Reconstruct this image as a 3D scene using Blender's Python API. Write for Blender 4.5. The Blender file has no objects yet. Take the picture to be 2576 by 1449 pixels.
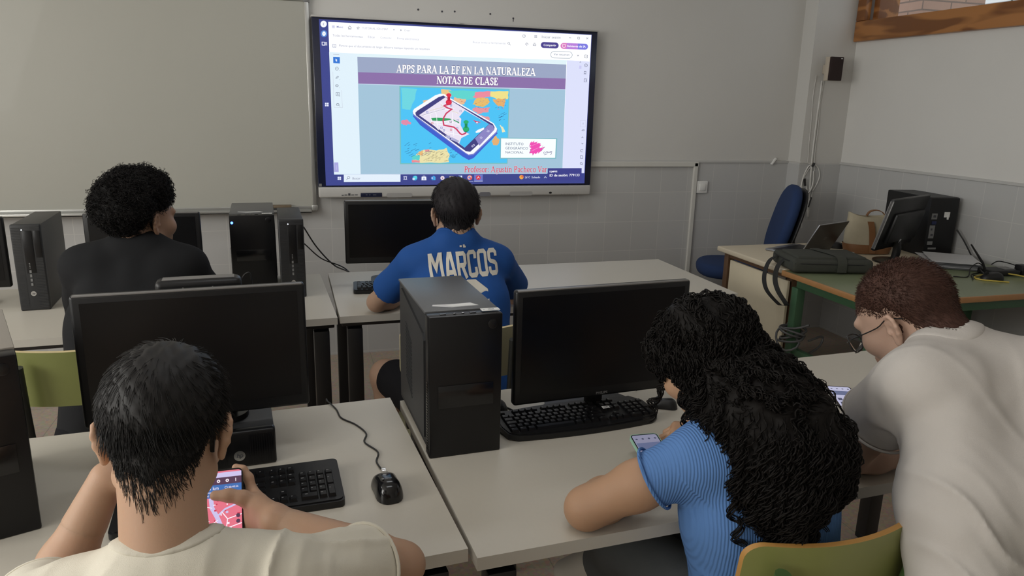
import bpy, bmesh, math, random
import numpy as np
from mathutils import Vector, Matrix, Euler
from mathutils.bvhtree import BVHTree

SC = bpy.context.scene
COL = SC.collection
R = math.radians
PI = math.pi

# ------------------------------------------------------------------ camera
FPX = 1847.77                                     # focal length for a 2576 px wide frame
YAW, PITCH, ROLL = 0.287030416, 0.246753429, 0.024455682
CAM = np.array([0.0, 0.0, 1.57])
_cy, _sy = math.cos(YAW), math.sin(YAW)
_fw = np.array([_sy * math.cos(PITCH), _cy * math.cos(PITCH), -math.sin(PITCH)])
_r0 = np.array([_cy, -_sy, 0.0])
_u0 = np.cross(_r0, _fw)
_rt = math.cos(ROLL) * _r0 + math.sin(ROLL) * _u0
_up = -math.sin(ROLL) * _r0 + math.cos(ROLL) * _u0
cam_d = bpy.data.cameras.new('camera')
cam_d.sensor_width = 36.0
cam_d.lens = FPX * 36.0 / 2576.0
cam_d.clip_start = 0.02
cam_o = bpy.data.objects.new('camera', cam_d)
COL.objects.link(cam_o)
cam_o.matrix_world = Matrix(((_rt[0], _up[0], -_fw[0], CAM[0]), (_rt[1], _up[1], -_fw[1], CAM[1]),
                             (_rt[2], _up[2], -_fw[2], CAM[2]), (0, 0, 0, 1)))
SC.camera = cam_o

# ------------------------------------------------------------------ world, daylight, exposure
SC.view_settings.view_transform = 'Standard'
SC.view_settings.look = 'None'
SC.view_settings.gamma = 1.0
SC.view_settings.use_curve_mapping = False
SC.view_settings.exposure = 0.0
wd = bpy.data.worlds.new('world')
SC.world = wd
wd.use_nodes = True
_bg = wd.node_tree.nodes['Background']
_bg.inputs[0].default_value = (0.86, 0.93, 1.0, 1)
_bg.inputs[1].default_value = 1.0


def area_light(name, loc, rot, sx, sy, power, colr):
    ld = bpy.data.lights.new(name, 'AREA')
    ld.shape = 'RECTANGLE'
    ld.size, ld.size_y = sx, sy
    ld.energy = power
    ld.color = colr
    lo = bpy.data.objects.new(name, ld)
    lo.location = loc
    lo.rotation_euler = rot
    COL.objects.link(lo)


# daylight entering through the three windows of the left wall (each lamp fills its own opening)
for _k, (_y, _p) in enumerate(((2.55, 27), (0.45, 68), (-1.75, 30))):
    area_light('window_daylight', (-3.36, _y, 2.0), (0, R(-68), 0), 1.5, 1.6, _p, (1.0, 0.97, 0.90))

# two added fill lamps, out of view, brighten the desk tops
for _x, _y, _p in ((0.2, 1.1, 5.5), (0.7, 3.3, 6.5)):
    area_light('added_desk_fill', (_x, _y, 2.93), (0, 0, 0), 1.2, .30, _p, (0.96, 0.98, 1.0))

# ------------------------------------------------------------------ helpers: materials


def s2l(c):
    return tuple(((x / 255.0) / 12.92 if x / 255.0 <= 0.04045 else ((x / 255.0 + 0.055) / 1.055) ** 2.4) for x in c)


MATS = {}


def mat(name, rgb, rough=0.5, metal=0.0, noise=0.0, nscale=40.0, bump=0.0, bscale=200.0, spec=0.5, emis=None, estr=1.0, coat=0.0):
    """Principled material; noise varies the colour, bump the relief."""
    if name in MATS:
        return MATS[name]
    m = bpy.data.materials.new(name)
    m.use_nodes = True
    nt = m.node_tree
    b = nt.nodes['Principled BSDF']
    b.inputs['Base Color'].default_value = (*rgb, 1)
    b.inputs['Roughness'].default_value = rough
    b.inputs['Metallic'].default_value = metal
    b.inputs['Specular IOR Level'].default_value = spec
    if coat:
        b.inputs['Coat Weight'].default_value = coat
    if emis is not None:
        b.inputs['Emission Color'].default_value = (*emis, 1)
        b.inputs['Emission Strength'].default_value = estr
    if noise or bump:
        tc = nt.nodes.new('ShaderNodeTexCoord')
    if noise:
        n = nt.nodes.new('ShaderNodeTexNoise')
        n.inputs['Scale'].default_value = nscale
        n.inputs['Detail'].default_value = 4
        nt.links.new(tc.outputs['Object'], n.inputs['Vector'])
        mx = nt.nodes.new('ShaderNodeMix')
        mx.data_type = 'RGBA'
        mx.inputs[6].default_value = (*[c * (1 - noise) for c in rgb], 1)
        mx.inputs[7].default_value = (*[min(1, c * (1 + noise)) for c in rgb], 1)
        nt.links.new(n.outputs['Fac'], mx.inputs[0])
        nt.links.new(mx.outputs[2], b.inputs['Base Color'])
    if bump:
        n2 = nt.nodes.new('ShaderNodeTexNoise')
        n2.inputs['Scale'].default_value = bscale
        n2.inputs['Detail'].default_value = 3
        nt.links.new(tc.outputs['Object'], n2.inputs['Vector'])
        bp = nt.nodes.new('ShaderNodeBump')
        bp.inputs['Strength'].default_value = bump
        bp.inputs['Distance'].default_value = 0.002
        nt.links.new(n2.outputs['Fac'], bp.inputs['Height'])
        nt.links.new(bp.outputs['Normal'], b.inputs['Normal'])
    MATS[name] = m
    return m


def emat(name, rgb, strength=1.0):
    """A lit piece of a screen."""
    if name in MATS:
        return MATS[name]
    m = bpy.data.materials.new(name)
    m.use_nodes = True
    nt = m.node_tree
    b = nt.nodes['Principled BSDF']
    b.inputs['Base Color'].default_value = (0.01, 0.01, 0.01, 1)
    b.inputs['Roughness'].default_value = 0.4
    b.inputs['Specular IOR Level'].default_value = 0.2
    b.inputs['Emission Color'].default_value = (*rgb, 1)
    b.inputs['Emission Strength'].default_value = strength
    MATS[name] = m
    return m


# ------------------------------------------------------------------ helpers: meshes and objects
class MB:
    """Collects geometry for ONE mesh."""

    def __init__(s):
        s.v = []
        s.f = []
        s.m = []

    def add(s, verts, faces, mi=0, M=None):
        o = len(s.v)
        if M is not None:
            verts = [tuple(M @ Vector(v)) for v in verts]
        s.v += [tuple(float(x) for x in v) for v in verts]
        s.f += [tuple(int(i) + o for i in f) for f in faces]
        s.m += [mi] * len(faces)

    def bm(s, bm, mi=0, M=None):
        bm.verts.ensure_lookup_table()
        bm.verts.index_update()
        s.add([v.co.copy() for v in bm.verts], [[v.index for v in f.verts] for f in bm.faces], mi, M)
        bm.free()

    def box(s, c, size, mi=0, rot=None, bev=0.0, seg=2, M=None):
        b = bmesh.new()
        bmesh.ops.create_cube(b, size=1.0)
        bmesh.ops.scale(b, vec=size, verts=b.verts)
        if bev > 0:
            bmesh.ops.bevel(b, geom=b.edges[:], offset=min(bev, min(size) * .49), segments=seg, profile=0.5, affect='EDGES')
        if rot is not None:
            bmesh.ops.rotate(b, cent=(0, 0, 0), matrix=Euler(rot).to_matrix(), verts=b.verts)
        bmesh.ops.translate(b, vec=c, verts=b.verts)
        s.bm(b, mi, M)

    def cyl(s, a, b, r, r2=None, n=16, mi=0, M=None):
        s.tube([a, b], [r, r if r2 is None else r2], n, mi, M)

    def tube(s, pts, r, n=8, mi=0, M=None, smooth=0):
        P = [np.array(p, float) for p in pts]
        if smooth:
            P = spline(P, smooth)
        m = len(P)
        if np.isscalar(r):
            rr = [r] * m
        else:
            rr = np.interp(np.linspace(0, 1, m), np.linspace(0, 1, len(r)), r)
        V = []
        ref = np.array([0.0, 0, 1])
        prev = None
        for i in range(m):
            t = P[min(i + 1, m - 1)] - P[max(i - 1, 0)]
            t = t / (np.linalg.norm(t) + 1e-12)
            if prev is None:
                if abs(t @ ref) > .9:
                    ref = np.array([1.0, 0, 0])
                x = np.cross(ref, t)
            else:
                x = prev - (prev @ t) * t
            x = x / (np.linalg.norm(x) + 1e-12)
            prev = x
            y = np.cross(t, x)
            for k in range(n):
                a = 2 * PI * k / n
                V.append(P[i] + rr[i] * (math.cos(a) * x + math.sin(a) * y))
        F = []
        for i in range(m - 1):
            for k in range(n):
                k2 = (k + 1) % n
                F.append((i * n + k, i * n + k2, (i + 1) * n + k2, (i + 1) * n + k))
        F.append(tuple(range(n - 1, -1, -1)))
        F.append(tuple((m - 1) * n + k for k in range(n)))
        s.add(V, F, mi, M)

    def prism(s, poly, z0, z1, mi=0, M=None):
        n = len(poly)
        V = [(x, y, z0) for x, y in poly] + [(x, y, z1) for x, y in poly]
        F = [tuple(range(n - 1, -1, -1)), tuple(range(n, 2 * n))]
        for i in range(n):
            j = (i + 1) % n
            F.append((i, j, n + j, n + i))
        s.add(V, F, mi, M)

    def lathe(s, prof, n=24, mi=0, M=None):
        V = []
        for r, z in prof:
            for k in range(n):
                a = 2 * PI * k / n
                V.append((r * math.cos(a), r * math.sin(a), z))
        F = []
        for i in range(len(prof) - 1):
            for k in range(n):
                k2 = (k + 1) % n
                F.append((i * n + k, i * n + k2, (i + 1) * n + k2, (i + 1) * n + k))
        F.append(tuple(range(n - 1, -1, -1)))
        F.append(tuple((len(prof) - 1) * n + k for k in range(n)))
        s.add(V, F, mi, M)

    def build(s, name, mats, parent=None, smooth=40, loc=None):
        me = bpy.data.meshes.new(name)
        me.from_pydata(s.v, [], s.f)
        if not isinstance(mats, (list, tuple)):
            mats = [mats]
        for m in mats:
            me.materials.append(m)
        if len(mats) > 1:
            me.polygons.foreach_set('material_index', s.m)
        if smooth:
            me.polygons.foreach_set('use_smooth', [True] * len(me.polygons))
            me.set_sharp_from_angle(angle=R(smooth))
        me.update()
        o = bpy.data.objects.new(name, me)
        COL.objects.link(o)
        if parent is not None:
            o.parent = parent
        if loc is not None:
            o.location = loc
        return o


def spline(P, k):
    """Catmull-Rom through the points, k steps per span."""
    P = [np.array(p, float) for p in P]
    Q = [2 * P[0] - P[1]] + P + [2 * P[-1] - P[-2]]
    out = []
    for i in range(1, len(Q) - 2):
        a, b, c, d = Q[i - 1], Q[i], Q[i + 1], Q[i + 2]
        for j in range(k):
            t = j / k
            out.append(.5 * ((2 * b) + (-a + c) * t + (2 * a - 5 * b + 4 * c - d) * t * t + (-a + 3 * b - 3 * c + d) * t ** 3))
    out.append(P[-1])
    return out


def rrect(w, h, r, n=5, cx=0, cy=0):
    out = []
    for sx, sy, a0 in ((1, 1, 0), (-1, 1, 90), (-1, -1, 180), (1, -1, 270)):
        for k in range(n + 1):
            a = R(a0 + 90 * k / n)
            out.append((cx + sx * (w / 2 - r) + r * math.cos(a), cy + sy * (h / 2 - r) + r * math.sin(a)))
    return out


def tag(o, label, cat, group=None, kind=None):
    if label:
        o['label'] = label
    if cat:
        o['category'] = cat
    if group:
        o['group'] = group
    if kind:
        o['kind'] = kind
    return o


def thing(name, label, cat, loc=(0, 0, 0), rz=0.0, group=None):
    o = bpy.data.objects.new(name, None)
    o.empty_display_size = 0.05
    COL.objects.link(o)
    o.location = loc
    o.rotation_euler = (0, 0, R(rz))
    return tag(o, label, cat, group)


def struct(name, mb, m, smooth=0):
    o = mb.build(name, m, None, smooth)
    o['kind'] = 'structure'
    return o


def copy_tree(o, parent=None):
    c = o.copy()
    COL.objects.link(c)
    if parent is not None:
        c.parent = parent
    for ch in list(o.children):
        copy_tree(ch, c)
    return c


_tc = {}


def text_geo(txt, size=1.0, bold=0.0, shear=0.0, align='LEFT', sx=1.0, res=3):
    """Outline of a line of writing as flat 2-D triangles."""
    cu = bpy.data.curves.new('t', 'FONT')
    cu.body = txt
    cu.size = size
    cu.offset = bold * size
    cu.shear = shear
    cu.align_x = align
    cu.resolution_u = res
    cu.fill_mode = 'FRONT'
    ob = bpy.data.objects.new('t', cu)
    COL.objects.link(ob)
    me = bpy.data.meshes.new_from_object(ob.evaluated_get(bpy.context.evaluated_depsgraph_get()))
    V = [(v.co.x * sx, v.co.y) for v in me.vertices]
    F = [tuple(p.vertices) for p in me.polygons]
    bpy.data.objects.remove(ob)
    bpy.data.curves.remove(cu)
    bpy.data.meshes.remove(me)
    return V, F


def ribbon(pts, w, closed=False, w2=None):
    """Flat mitred 2-D stroke -> verts, quads."""
    P = [np.array(p, float) for p in pts]
    n = len(P)
    V, F = [], []
    for i in range(n):
        a = P[(i - 1) % n] if (closed or i > 0) else None
        b = P[(i + 1) % n] if (closed or i < n - 1) else None
        d1 = (P[i] - a) / (np.linalg.norm(P[i] - a) + 1e-12) if a is not None else None
        d2 = (b - P[i]) / (np.linalg.norm(b - P[i]) + 1e-12) if b is not None else None
        if d1 is None:
            d1 = d2
        if d2 is None:
            d2 = d1
        n1 = np.array([-d1[1], d1[0]])
        n2 = np.array([-d2[1], d2[0]])
        mm = n1 + n2
        mm = mm / (np.linalg.norm(mm) + 1e-12)
        s = min(2.0, 1.0 / max(.3, mm @ n1))
        ww = w if w2 is None else w + (w2 - w) * i / max(1, n - 1)
        V += [tuple(P[i] + mm * s * ww / 2), tuple(P[i] - mm * s * ww / 2)]
    for i in range(n if closed else n - 1):
        j = (i + 1) % n
        F.append((2 * i, 2 * i + 1, 2 * j + 1, 2 * j))
    return V, F
# ------------------------------------------------------------------ the room
YW, XR, XL, ZC, YB = 4.53, 3.70, -3.5, 3.05, -3.0
TILE = 0.1985
WZ = 1.208           # top of the tiled dado
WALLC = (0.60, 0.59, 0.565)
TILEC = (0.50, 0.50, 0.495)


def plaster(name, rgb):
    return mat(name, rgb, 0.75, noise=0.03, nscale=3, bump=0.12, bscale=90)


def tile_mat(name, rgb, grout, ox, oz, axis):
    if name in MATS:
        return MATS[name]
    m = bpy.data.materials.new(name)
    m.use_nodes = True
    nt = m.node_tree
    b = nt.nodes['Principled BSDF']
    tc = nt.nodes.new('ShaderNodeTexCoord')
    sp = nt.nodes.new('ShaderNodeSeparateXYZ')
    cb = nt.nodes.new('ShaderNodeCombineXYZ')
    nt.links.new(tc.outputs['Object'], sp.inputs[0])
    nt.links.new(sp.outputs[axis], cb.inputs[0])
    nt.links.new(sp.outputs[2], cb.inputs[1])
    mp = nt.nodes.new('ShaderNodeMapping')
    mp.inputs['Location'].default_value = (-ox, -oz, 0)
    nt.links.new(cb.outputs[0], mp.inputs['Vector'])
    br = nt.nodes.new('ShaderNodeTexBrick')
    br.offset = 0.0
    br.inputs['Color1'].default_value = (*rgb, 1)
    br.inputs['Color2'].default_value = (*[c * .96 for c in rgb], 1)
    br.inputs['Mortar'].default_value = (*grout, 1)
    br.inputs['Scale'].default_value = 1.0
    br.inputs['Mortar Size'].default_value = 0.0016
    br.inputs['Mortar Smooth'].default_value = 0.2
    br.inputs['Brick Width'].default_value = TILE
    br.inputs['Row Height'].default_value = TILE
    nt.links.new(mp.outputs[0], br.inputs['Vector'])
    nt.links.new(br.outputs['Color'], b.inputs['Base Color'])
    b.inputs['Roughness'].default_value = 0.32
    MATS[name] = m
    return m


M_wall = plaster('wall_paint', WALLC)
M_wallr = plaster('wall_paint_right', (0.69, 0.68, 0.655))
OXF, OZF = 13.96 * 0.19843, 1.57 - 3.847 * 0.19843
M_tf = tile_mat('dado_tiles_front', TILEC, (0.60, 0.59, 0.57), OXF, OZF, 0)
M_tr = tile_mat('dado_tiles_right', TILEC, (0.60, 0.59, 0.57), 0.05, OZF, 1)
M_strip = mat('dado_edge', (0.52, 0.515, 0.50), 0.4)

# floor: pale terrazzo tiles
fm = bpy.data.materials.new('floor_terrazzo')
fm.use_nodes = True
_nt = fm.node_tree
_b = _nt.nodes['Principled BSDF']
_tcn = _nt.nodes.new('ShaderNodeTexCoord')
_br = _nt.nodes.new('ShaderNodeTexBrick')
_br.offset = 0
_br.inputs['Scale'].default_value = 1
_br.inputs['Brick Width'].default_value = 0.4
_br.inputs['Row Height'].default_value = 0.4
_br.inputs['Mortar Size'].default_value = 0.002
_br.inputs['Color1'].default_value = (0.44, 0.35, 0.27, 1)
_br.inputs['Color2'].default_value = (0.47, 0.375, 0.29, 1)
_br.inputs['Mortar'].default_value = (0.30, 0.25, 0.20, 1)
_vo = _nt.nodes.new('ShaderNodeTexVoronoi')
_vo.inputs['Scale'].default_value = 90
_mx = _nt.nodes.new('ShaderNodeMix')
_mx.data_type = 'RGBA'
_mx.blend_type = 'MULTIPLY'
_mx.inputs[0].default_value = 0.25
_nt.links.new(_tcn.outputs['Object'], _br.inputs['Vector'])
_nt.links.new(_tcn.outputs['Object'], _vo.inputs['Vector'])
_nt.links.new(_br.outputs['Color'], _mx.inputs[6])
_nt.links.new(_vo.outputs['Color'], _mx.inputs[7])
_nt.links.new(_mx.outputs[2], _b.inputs['Base Color'])
_b.inputs['Roughness'].default_value = 0.35
mb = MB()
mb.box(((XL + XR) / 2, (YB + YW) / 2, -0.05), (XR - XL + .4, YW - YB + .4, 0.1))
struct('floor', mb, fm)
mb = MB()
mb.box(((XL + XR) / 2, (YB + YW) / 2, ZC + .05), (XR - XL + .4, YW - YB + .4, 0.1))
struct('ceiling', mb, plaster('ceiling_paint', (0.82, 0.81, 0.79)))

# front wall: plaster above, tiles below, a thin cap along the top of the tiles
mb = MB()
mb.box(((XL + XR) / 2, YW + .1, (WZ + ZC) / 2), (XR - XL + .4, .2, ZC - WZ), 0)
mb.box(((XL + XR) / 2, YW + .1, WZ / 2), (XR - XL + .4, .2, WZ), 1)
mb.box(((XL + XR) / 2, YW - .003, WZ + .004), (XR - XL, .012, .018), 2, bev=.003)
struct('wall_front', mb, [M_wall, M_tf, M_strip])

# right wall with the high window opening
WY0, WY1, WZ0, WZ1 = 1.6, 4.36, 2.06, 2.85
mb = MB()
mb.box((XR + .1, (YB + YW) / 2, WZ / 2), (.2, YW - YB, WZ), 1)
mb.box((XR + .1, (YB + YW) / 2, (WZ + WZ0) / 2), (.2, YW - YB, WZ0 - WZ), 0)
mb.box((XR + .1, (YB + YW) / 2, (WZ1 + ZC) / 2), (.2, YW - YB, ZC - WZ1), 0)
mb.box((XR + .1, (YB + WY0) / 2, (WZ0 + WZ1) / 2), (.2, WY0 - YB, WZ1 - WZ0), 0)
mb.box((XR + .1, (WY1 + YW) / 2, (WZ0 + WZ1) / 2), (.2, YW - WY1, WZ1 - WZ0), 0)
mb.box((XR - .003, (YB + YW) / 2, WZ + .004), (.012, YW - YB, .018), 2, bev=.003)
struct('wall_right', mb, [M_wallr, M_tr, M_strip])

# corner column
CX0, CY0 = 3.36, 4.40
mb = MB()
mb.box(((CX0 + XR) / 2, (CY0 + YW) / 2, (WZ + ZC) / 2), (XR - CX0, YW - CY0, ZC - WZ), 0)
mb.box(((CX0 + XR) / 2, (CY0 + YW) / 2, WZ / 2), (XR - CX0, YW - CY0, WZ), 1)
struct('wall_column', mb, [M_wall, M_tf])

# back wall and left wall with three daylight windows (behind and beside the viewer)
mb = MB()
mb.box(((XL + XR) / 2, YB - .1, ZC / 2), (XR - XL + .4, .2, ZC))
struct('wall_back', mb, M_wall)
mb = MB()
ys = [YB, -2.6, -0.9, -0.4, 1.3, 1.7, 3.4, YW]
for i in range(0, len(ys), 2):
    mb.box((XL - .1, (ys[i] + ys[i + 1]) / 2, ZC / 2), (.2, ys[i + 1] - ys[i], ZC))
for i in range(1, len(ys) - 1, 2):
    mb.box((XL - .1, (ys[i] + ys[i + 1]) / 2, .5), (.2, ys[i + 1] - ys[i], 1.0))
    mb.box((XL - .1, (ys[i] + ys[i + 1]) / 2, (2.85 + ZC) / 2), (.2, ys[i + 1] - ys[i], ZC - 2.85))
struct('wall_left', mb, M_wall)
M_alu = mat('window_aluminium', (0.55, 0.55, 0.54), 0.4, 0.6)
for k, i in enumerate(range(1, len(ys) - 1, 2)):
    y0, y1 = ys[i], ys[i + 1]
    mb = MB()
    for y in (y0 + .03, y1 - .03, (y0 + y1) / 2):
        mb.box((XL - .08, y, 1.92), (.05, .06, 1.85), bev=.004)
    for z in (1.03, 2.82):
        mb.box((XL - .08, (y0 + y1) / 2, z), (.05, y1 - y0, .06), bev=.004)
    struct('window_%d' % (k + 2), mb, M_alu)

# wooden window high on the right wall
wm = bpy.data.materials.new('varnished_pine')
wm.use_nodes = True
_nt = wm.node_tree
_b = _nt.nodes['Principled BSDF']
_tcn = _nt.nodes.new('ShaderNodeTexCoord')
_mp = _nt.nodes.new('ShaderNodeMapping')
_mp.inputs['Scale'].default_value = (6.0, 1.1, 6.0)
_n = _nt.nodes.new('ShaderNodeTexNoise')
_n.inputs['Scale'].default_value = 2.2
_n.inputs['Detail'].default_value = 1.5
_n.inputs['Distortion'].default_value = 0.6
_cr = _nt.nodes.new('ShaderNodeValToRGB')
_cr.color_ramp.elements[0].position = .44
_cr.color_ramp.elements[0].color = (0.20, 0.075, 0.022, 1)
_cr.color_ramp.elements[1].position = .56
_cr.color_ramp.elements[1].color = (0.42, 0.18, 0.055, 1)
_nt.links.new(_tcn.outputs['Object'], _mp.inputs[0])
_nt.links.new(_mp.outputs[0], _n.inputs['Vector'])
_nt.links.new(_n.outputs['Fac'], _cr.inputs[0])
_nt.links.new(_cr.outputs[0], _b.inputs['Base Color'])
_b.inputs['Roughness'].default_value = 0.35
mb = MB()
FX = XR - .015
mb.box((FX, (WY0 + WY1) / 2, WZ0 + .03), (.05, WY1 - WY0 + .06, .13), bev=.006)
mb.box((FX, (WY0 + WY1) / 2, WZ1), (.05, WY1 - WY0 + .06, .1), bev=.006)
mb.box((FX, WY1 - .01, (WZ0 + .095 + WZ1 - .05) / 2), (.048, .078, WZ1 - WZ0 - .147), bev=.006)
mb.box((FX, WY0 + .01, (WZ0 + .095 + WZ1 - .05) / 2), (.048, .078, WZ1 - WZ0 - .147), bev=.006)
# sash set back in the opening
mb.box((XR + .105, WY1 - .075, (WZ0 + .065 + WZ1) / 2), (.16, .05, WZ1 - WZ0 - .08), bev=.004)
mb.box((XR + .105, (WY0 + WY1) / 2, WZ0 + .035), (.16, WY1 - WY0 - .1, .05), bev=.004)
struct('window_1', mb, wm, 30)
gm = bpy.data.materials.new('window_glass')
gm.use_nodes = True
_nt = gm.node_tree
_nt.nodes.remove(_nt.nodes['Principled BSDF'])
_tr = _nt.nodes.new('ShaderNodeBsdfTransparent')
_tr.inputs[0].default_value = (.97, .98, .98, 1)
_gl = _nt.nodes.new('ShaderNodeBsdfGlossy')
_gl.inputs['Roughness'].default_value = 0.02
_ms = _nt.nodes.new('ShaderNodeMixShader')
_ms.inputs[0].default_value = 0.06
_nt.links.new(_tr.outputs[0], _ms.inputs[1])
_nt.links.new(_gl.outputs[0], _ms.inputs[2])
_nt.links.new(_ms.outputs[0], _nt.nodes['Material Output'].inputs[0])
mb = MB()
mb.box((XR + .14, (WY0 + WY1) / 2, (WZ0 + WZ1) / 2), (.006, WY1 - WY0 - .1, WZ1 - WZ0 - .06))
mb.build('window_pane', gm, bpy.data.objects['window_1'], 0)

# what stands beyond that window: a brick pier and a white tiled wall
bmt = bpy.data.materials.new('pink_brick')
bmt.use_nodes = True
_nt = bmt.node_tree
_b = _nt.nodes['Principled BSDF']
_tcn = _nt.nodes.new('ShaderNodeTexCoord')
_sp = _nt.nodes.new('ShaderNodeSeparateXYZ')
_ad = _nt.nodes.new('ShaderNodeMath')
_ad.operation = 'ADD'
_cb = _nt.nodes.new('ShaderNodeCombineXYZ')
_nt.links.new(_tcn.outputs['Object'], _sp.inputs[0])
_nt.links.new(_sp.outputs[0], _ad.inputs[0])
_nt.links.new(_sp.outputs[1], _ad.inputs[1])
_nt.links.new(_ad.outputs[0], _cb.inputs[0])
_nt.links.new(_sp.outputs[2], _cb.inputs[1])
_br = _nt.nodes.new('ShaderNodeTexBrick')
_br.inputs['Scale'].default_value = 1
_br.inputs['Brick Width'].default_value = .25
_br.inputs['Row Height'].default_value = .065
_br.inputs['Mortar Size'].default_value = .006
_br.inputs['Color1'].default_value = (0.40, 0.25, 0.19, 1)
_br.inputs['Color2'].default_value = (0.45, 0.29, 0.22, 1)
_br.inputs['Mortar'].default_value = (0.22, 0.16, 0.13, 1)
_nt.links.new(_cb.outputs[0], _br.inputs['Vector'])
_nt.links.new(_br.outputs['Color'], _b.inputs['Base Color'])
_b.inputs['Roughness'].default_value = .9
mb = MB()
mb.box((4.55, 4.75, 1.7), (.55, .55, 3.4))
tag(mb.build('brick_pier', bmt, None, 0), 'pinkish brick pier seen through the high wooden window', 'pier')
wt = mat('white_cladding', (0.85, 0.85, 0.84), 0.4)
wj = mat('cladding_joint', (0.45, 0.45, 0.45), 0.6)
mb = MB()
mb.box((6.4, 4.0, 1.7), (.1, 8.0, 3.4), 0)
for k in range(18):
    mb.box((6.345, .2 + k * .45, 1.7), (.012, .02, 3.4), 1)
for k in range(9):
    mb.box((6.345, 4.0, .3 + k * .38), (.012, 8.0, .015), 1)
tag(mb.build('cladding_wall', [wt, wj], None, 0), 'bright white panelled wall outside the high wooden window', 'outdoor wall')
mb = MB()
mb.box((5.2, 4.2, -.06), (2.8, 7.6, .1))
struct('ground', mb, mat('outside_paving', (0.35, 0.33, 0.30), .9))
SUN = bpy.data.lights.new('sun', 'SUN')
SUN.energy = 2.0
SUN.angle = R(3)
_so = bpy.data.objects.new('sun', SUN)
_so.rotation_euler = Vector((0.40, 0.15, -1.0)).to_track_quat('-Z', 'Y').to_euler()
COL.objects.link(_so)

M_fill = mat('fill_lamp_housing', (0.75, 0.75, 0.74), .5)  # housings and panels of the added fill lamps, unseen overhead
for x, y, lab in ((0.2, 1.1, 'long added fill lamp above the near desks'), (0.7, 3.3, 'long added fill lamp above the back desks')):
    t = thing('added_fill_lamp', lab, 'lamp', (x, y, ZC), 0, 'added fill lamps')
    mb = MB()
    mb.box((0, 0, -.05), (1.3, .34, .10), bev=.01)
    mb.build('fill_lamp_housing', M_fill, t, 30)
    mb = MB()
    mb.box((0, 0, -.103), (1.2, .30, .006))
    mb.build('fill_lamp_diffuser', emat('fill_lamp_glow', (.96, .98, 1.0), .6), t, 0)

# slim trunking that frames the tiles right of the display
M_trunk = mat('cream_trunking', (0.62, 0.61, 0.57), 0.45)
mb = MB()
mb.box((2.24, YW - .01, WZ - .014), (.80, .02, .034), bev=.004)
mb.box((2.622, YW - .01, .605), (.030, .02, 1.20), bev=.004)
struct('trim_1', mb, M_trunk)
# ------------------------------------------------------------------ furniture
M_desk = mat('desk_laminate', (0.56, 0.525, 0.455), 0.38, noise=0.02, nscale=120)
M_edge = mat('desk_edge', (0.54, 0.52, 0.47), 0.45)
M_blk = mat('black_steel', (0.010, 0.010, 0.011), 0.42)
M_foot = mat('black_rubber', (0.012, 0.012, 0.012), 0.8)


def desk(label, loc, rz, w=1.8, d=0.777):
    """Origin on the floor under the front left corner."""
    t = thing('computer_desk', label, 'desk', loc, rz, 'white computer desks')
    mb = MB()
    mb.box((w / 2, d / 2, .726), (w, d, .028), 0)
    o = mb.build('tabletop', [M_desk, M_edge], t, 0)
    # side faces take the edge banding
    for p in o.data.polygons:
        p.material_index = 0 if p.normal.z > .5 else 1
    mb = MB()
    mb.box((w / 2, .045, .701), (w - .02, .03, .022), bev=.003)
    mb.box((w / 2, d - .035, .692), (w - .02, .03, .04), bev=.003)
    mb.box((.06, d / 2, .692), (.06, d - .1, .04), bev=.003)
    mb.box((w - .06, d / 2, .692), (.06, d - .1, .04), bev=.003)
    mb.build('apron_frame', M_blk, t, 30)
    for x in (.06, w - .06):
        for y in (.05, d - .05):
            mb = MB()
            mb.box((x, y, .35), (.06, .05, .66), bev=.005)
            mb.box((x, y, .012), (.06, .05, .024), 1, bev=.005)
            mb.build('leg', [M_blk, M_foot], t, 30)
    return t


desk('white desk nearest on the left, with keyboard, mouse and the cream-shirted boy', (.283 - 1.8 * math.cos(R(4)), 1.212 - 1.8 * math.sin(R(4)), 0), 4)
desk('white desk in the right foreground carrying the large black tower and the curly-haired girl', (.293, 1.178, 0), 2.9, 1.82, .78)
desk('white desk at the back left where the boy in black sits', (.128 - 1.8 * math.cos(R(3)), 2.832 - 1.8 * math.sin(R(3)), 0), 3)
desk('white desk in the middle where the boy in blue sits below the display', (.137, 2.842, 0), .8, 1.80, .775)

# teacher's table
M_cream = mat('cream_laminate', (0.78, 0.69, 0.50), 0.45, noise=.03, nscale=30)
M_creamt = mat('cream_table_edge', (0.64, 0.56, 0.42), 0.45)
M_brown = mat('brown_steel', (0.125, 0.066, 0.032), 0.45)
t = thing('teacher_table', "cream topped teacher's table with brown legs beside the green table", 'table', (2.43, 3.21, 0), 0)
mb = MB()
mb.box((.615, .32, .745), (1.23, .66, .03), bev=.008, seg=3)
mb.build('tabletop', M_creamt, t, 30)
mb = MB()
mb.box((.05, .285, .42), (.016, .55, .54), bev=.002)
mb.build('modesty_panel', M_cream, t, 30)
mb = MB()
mb.box((.06, .31, .715), (.03, .56, .03))
mb.box((1.17, .31, .715), (.03, .56, .03))
mb.box((.615, .60, .715), (1.1, .03, .03))
mb.box((.615, .03, .715), (1.1, .03, .03))
mb.build('apron_frame', M_brown, t, 0)
for x in (.06, 1.17):
    for y in (.04, .60):
        mb = MB()
        mb.box((x + (.035 if y < .1 and x < .5 else 0), y, .365), (.045, .045, .73), bev=.006)
        mb.build('leg', M_brown, t, 30)

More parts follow.
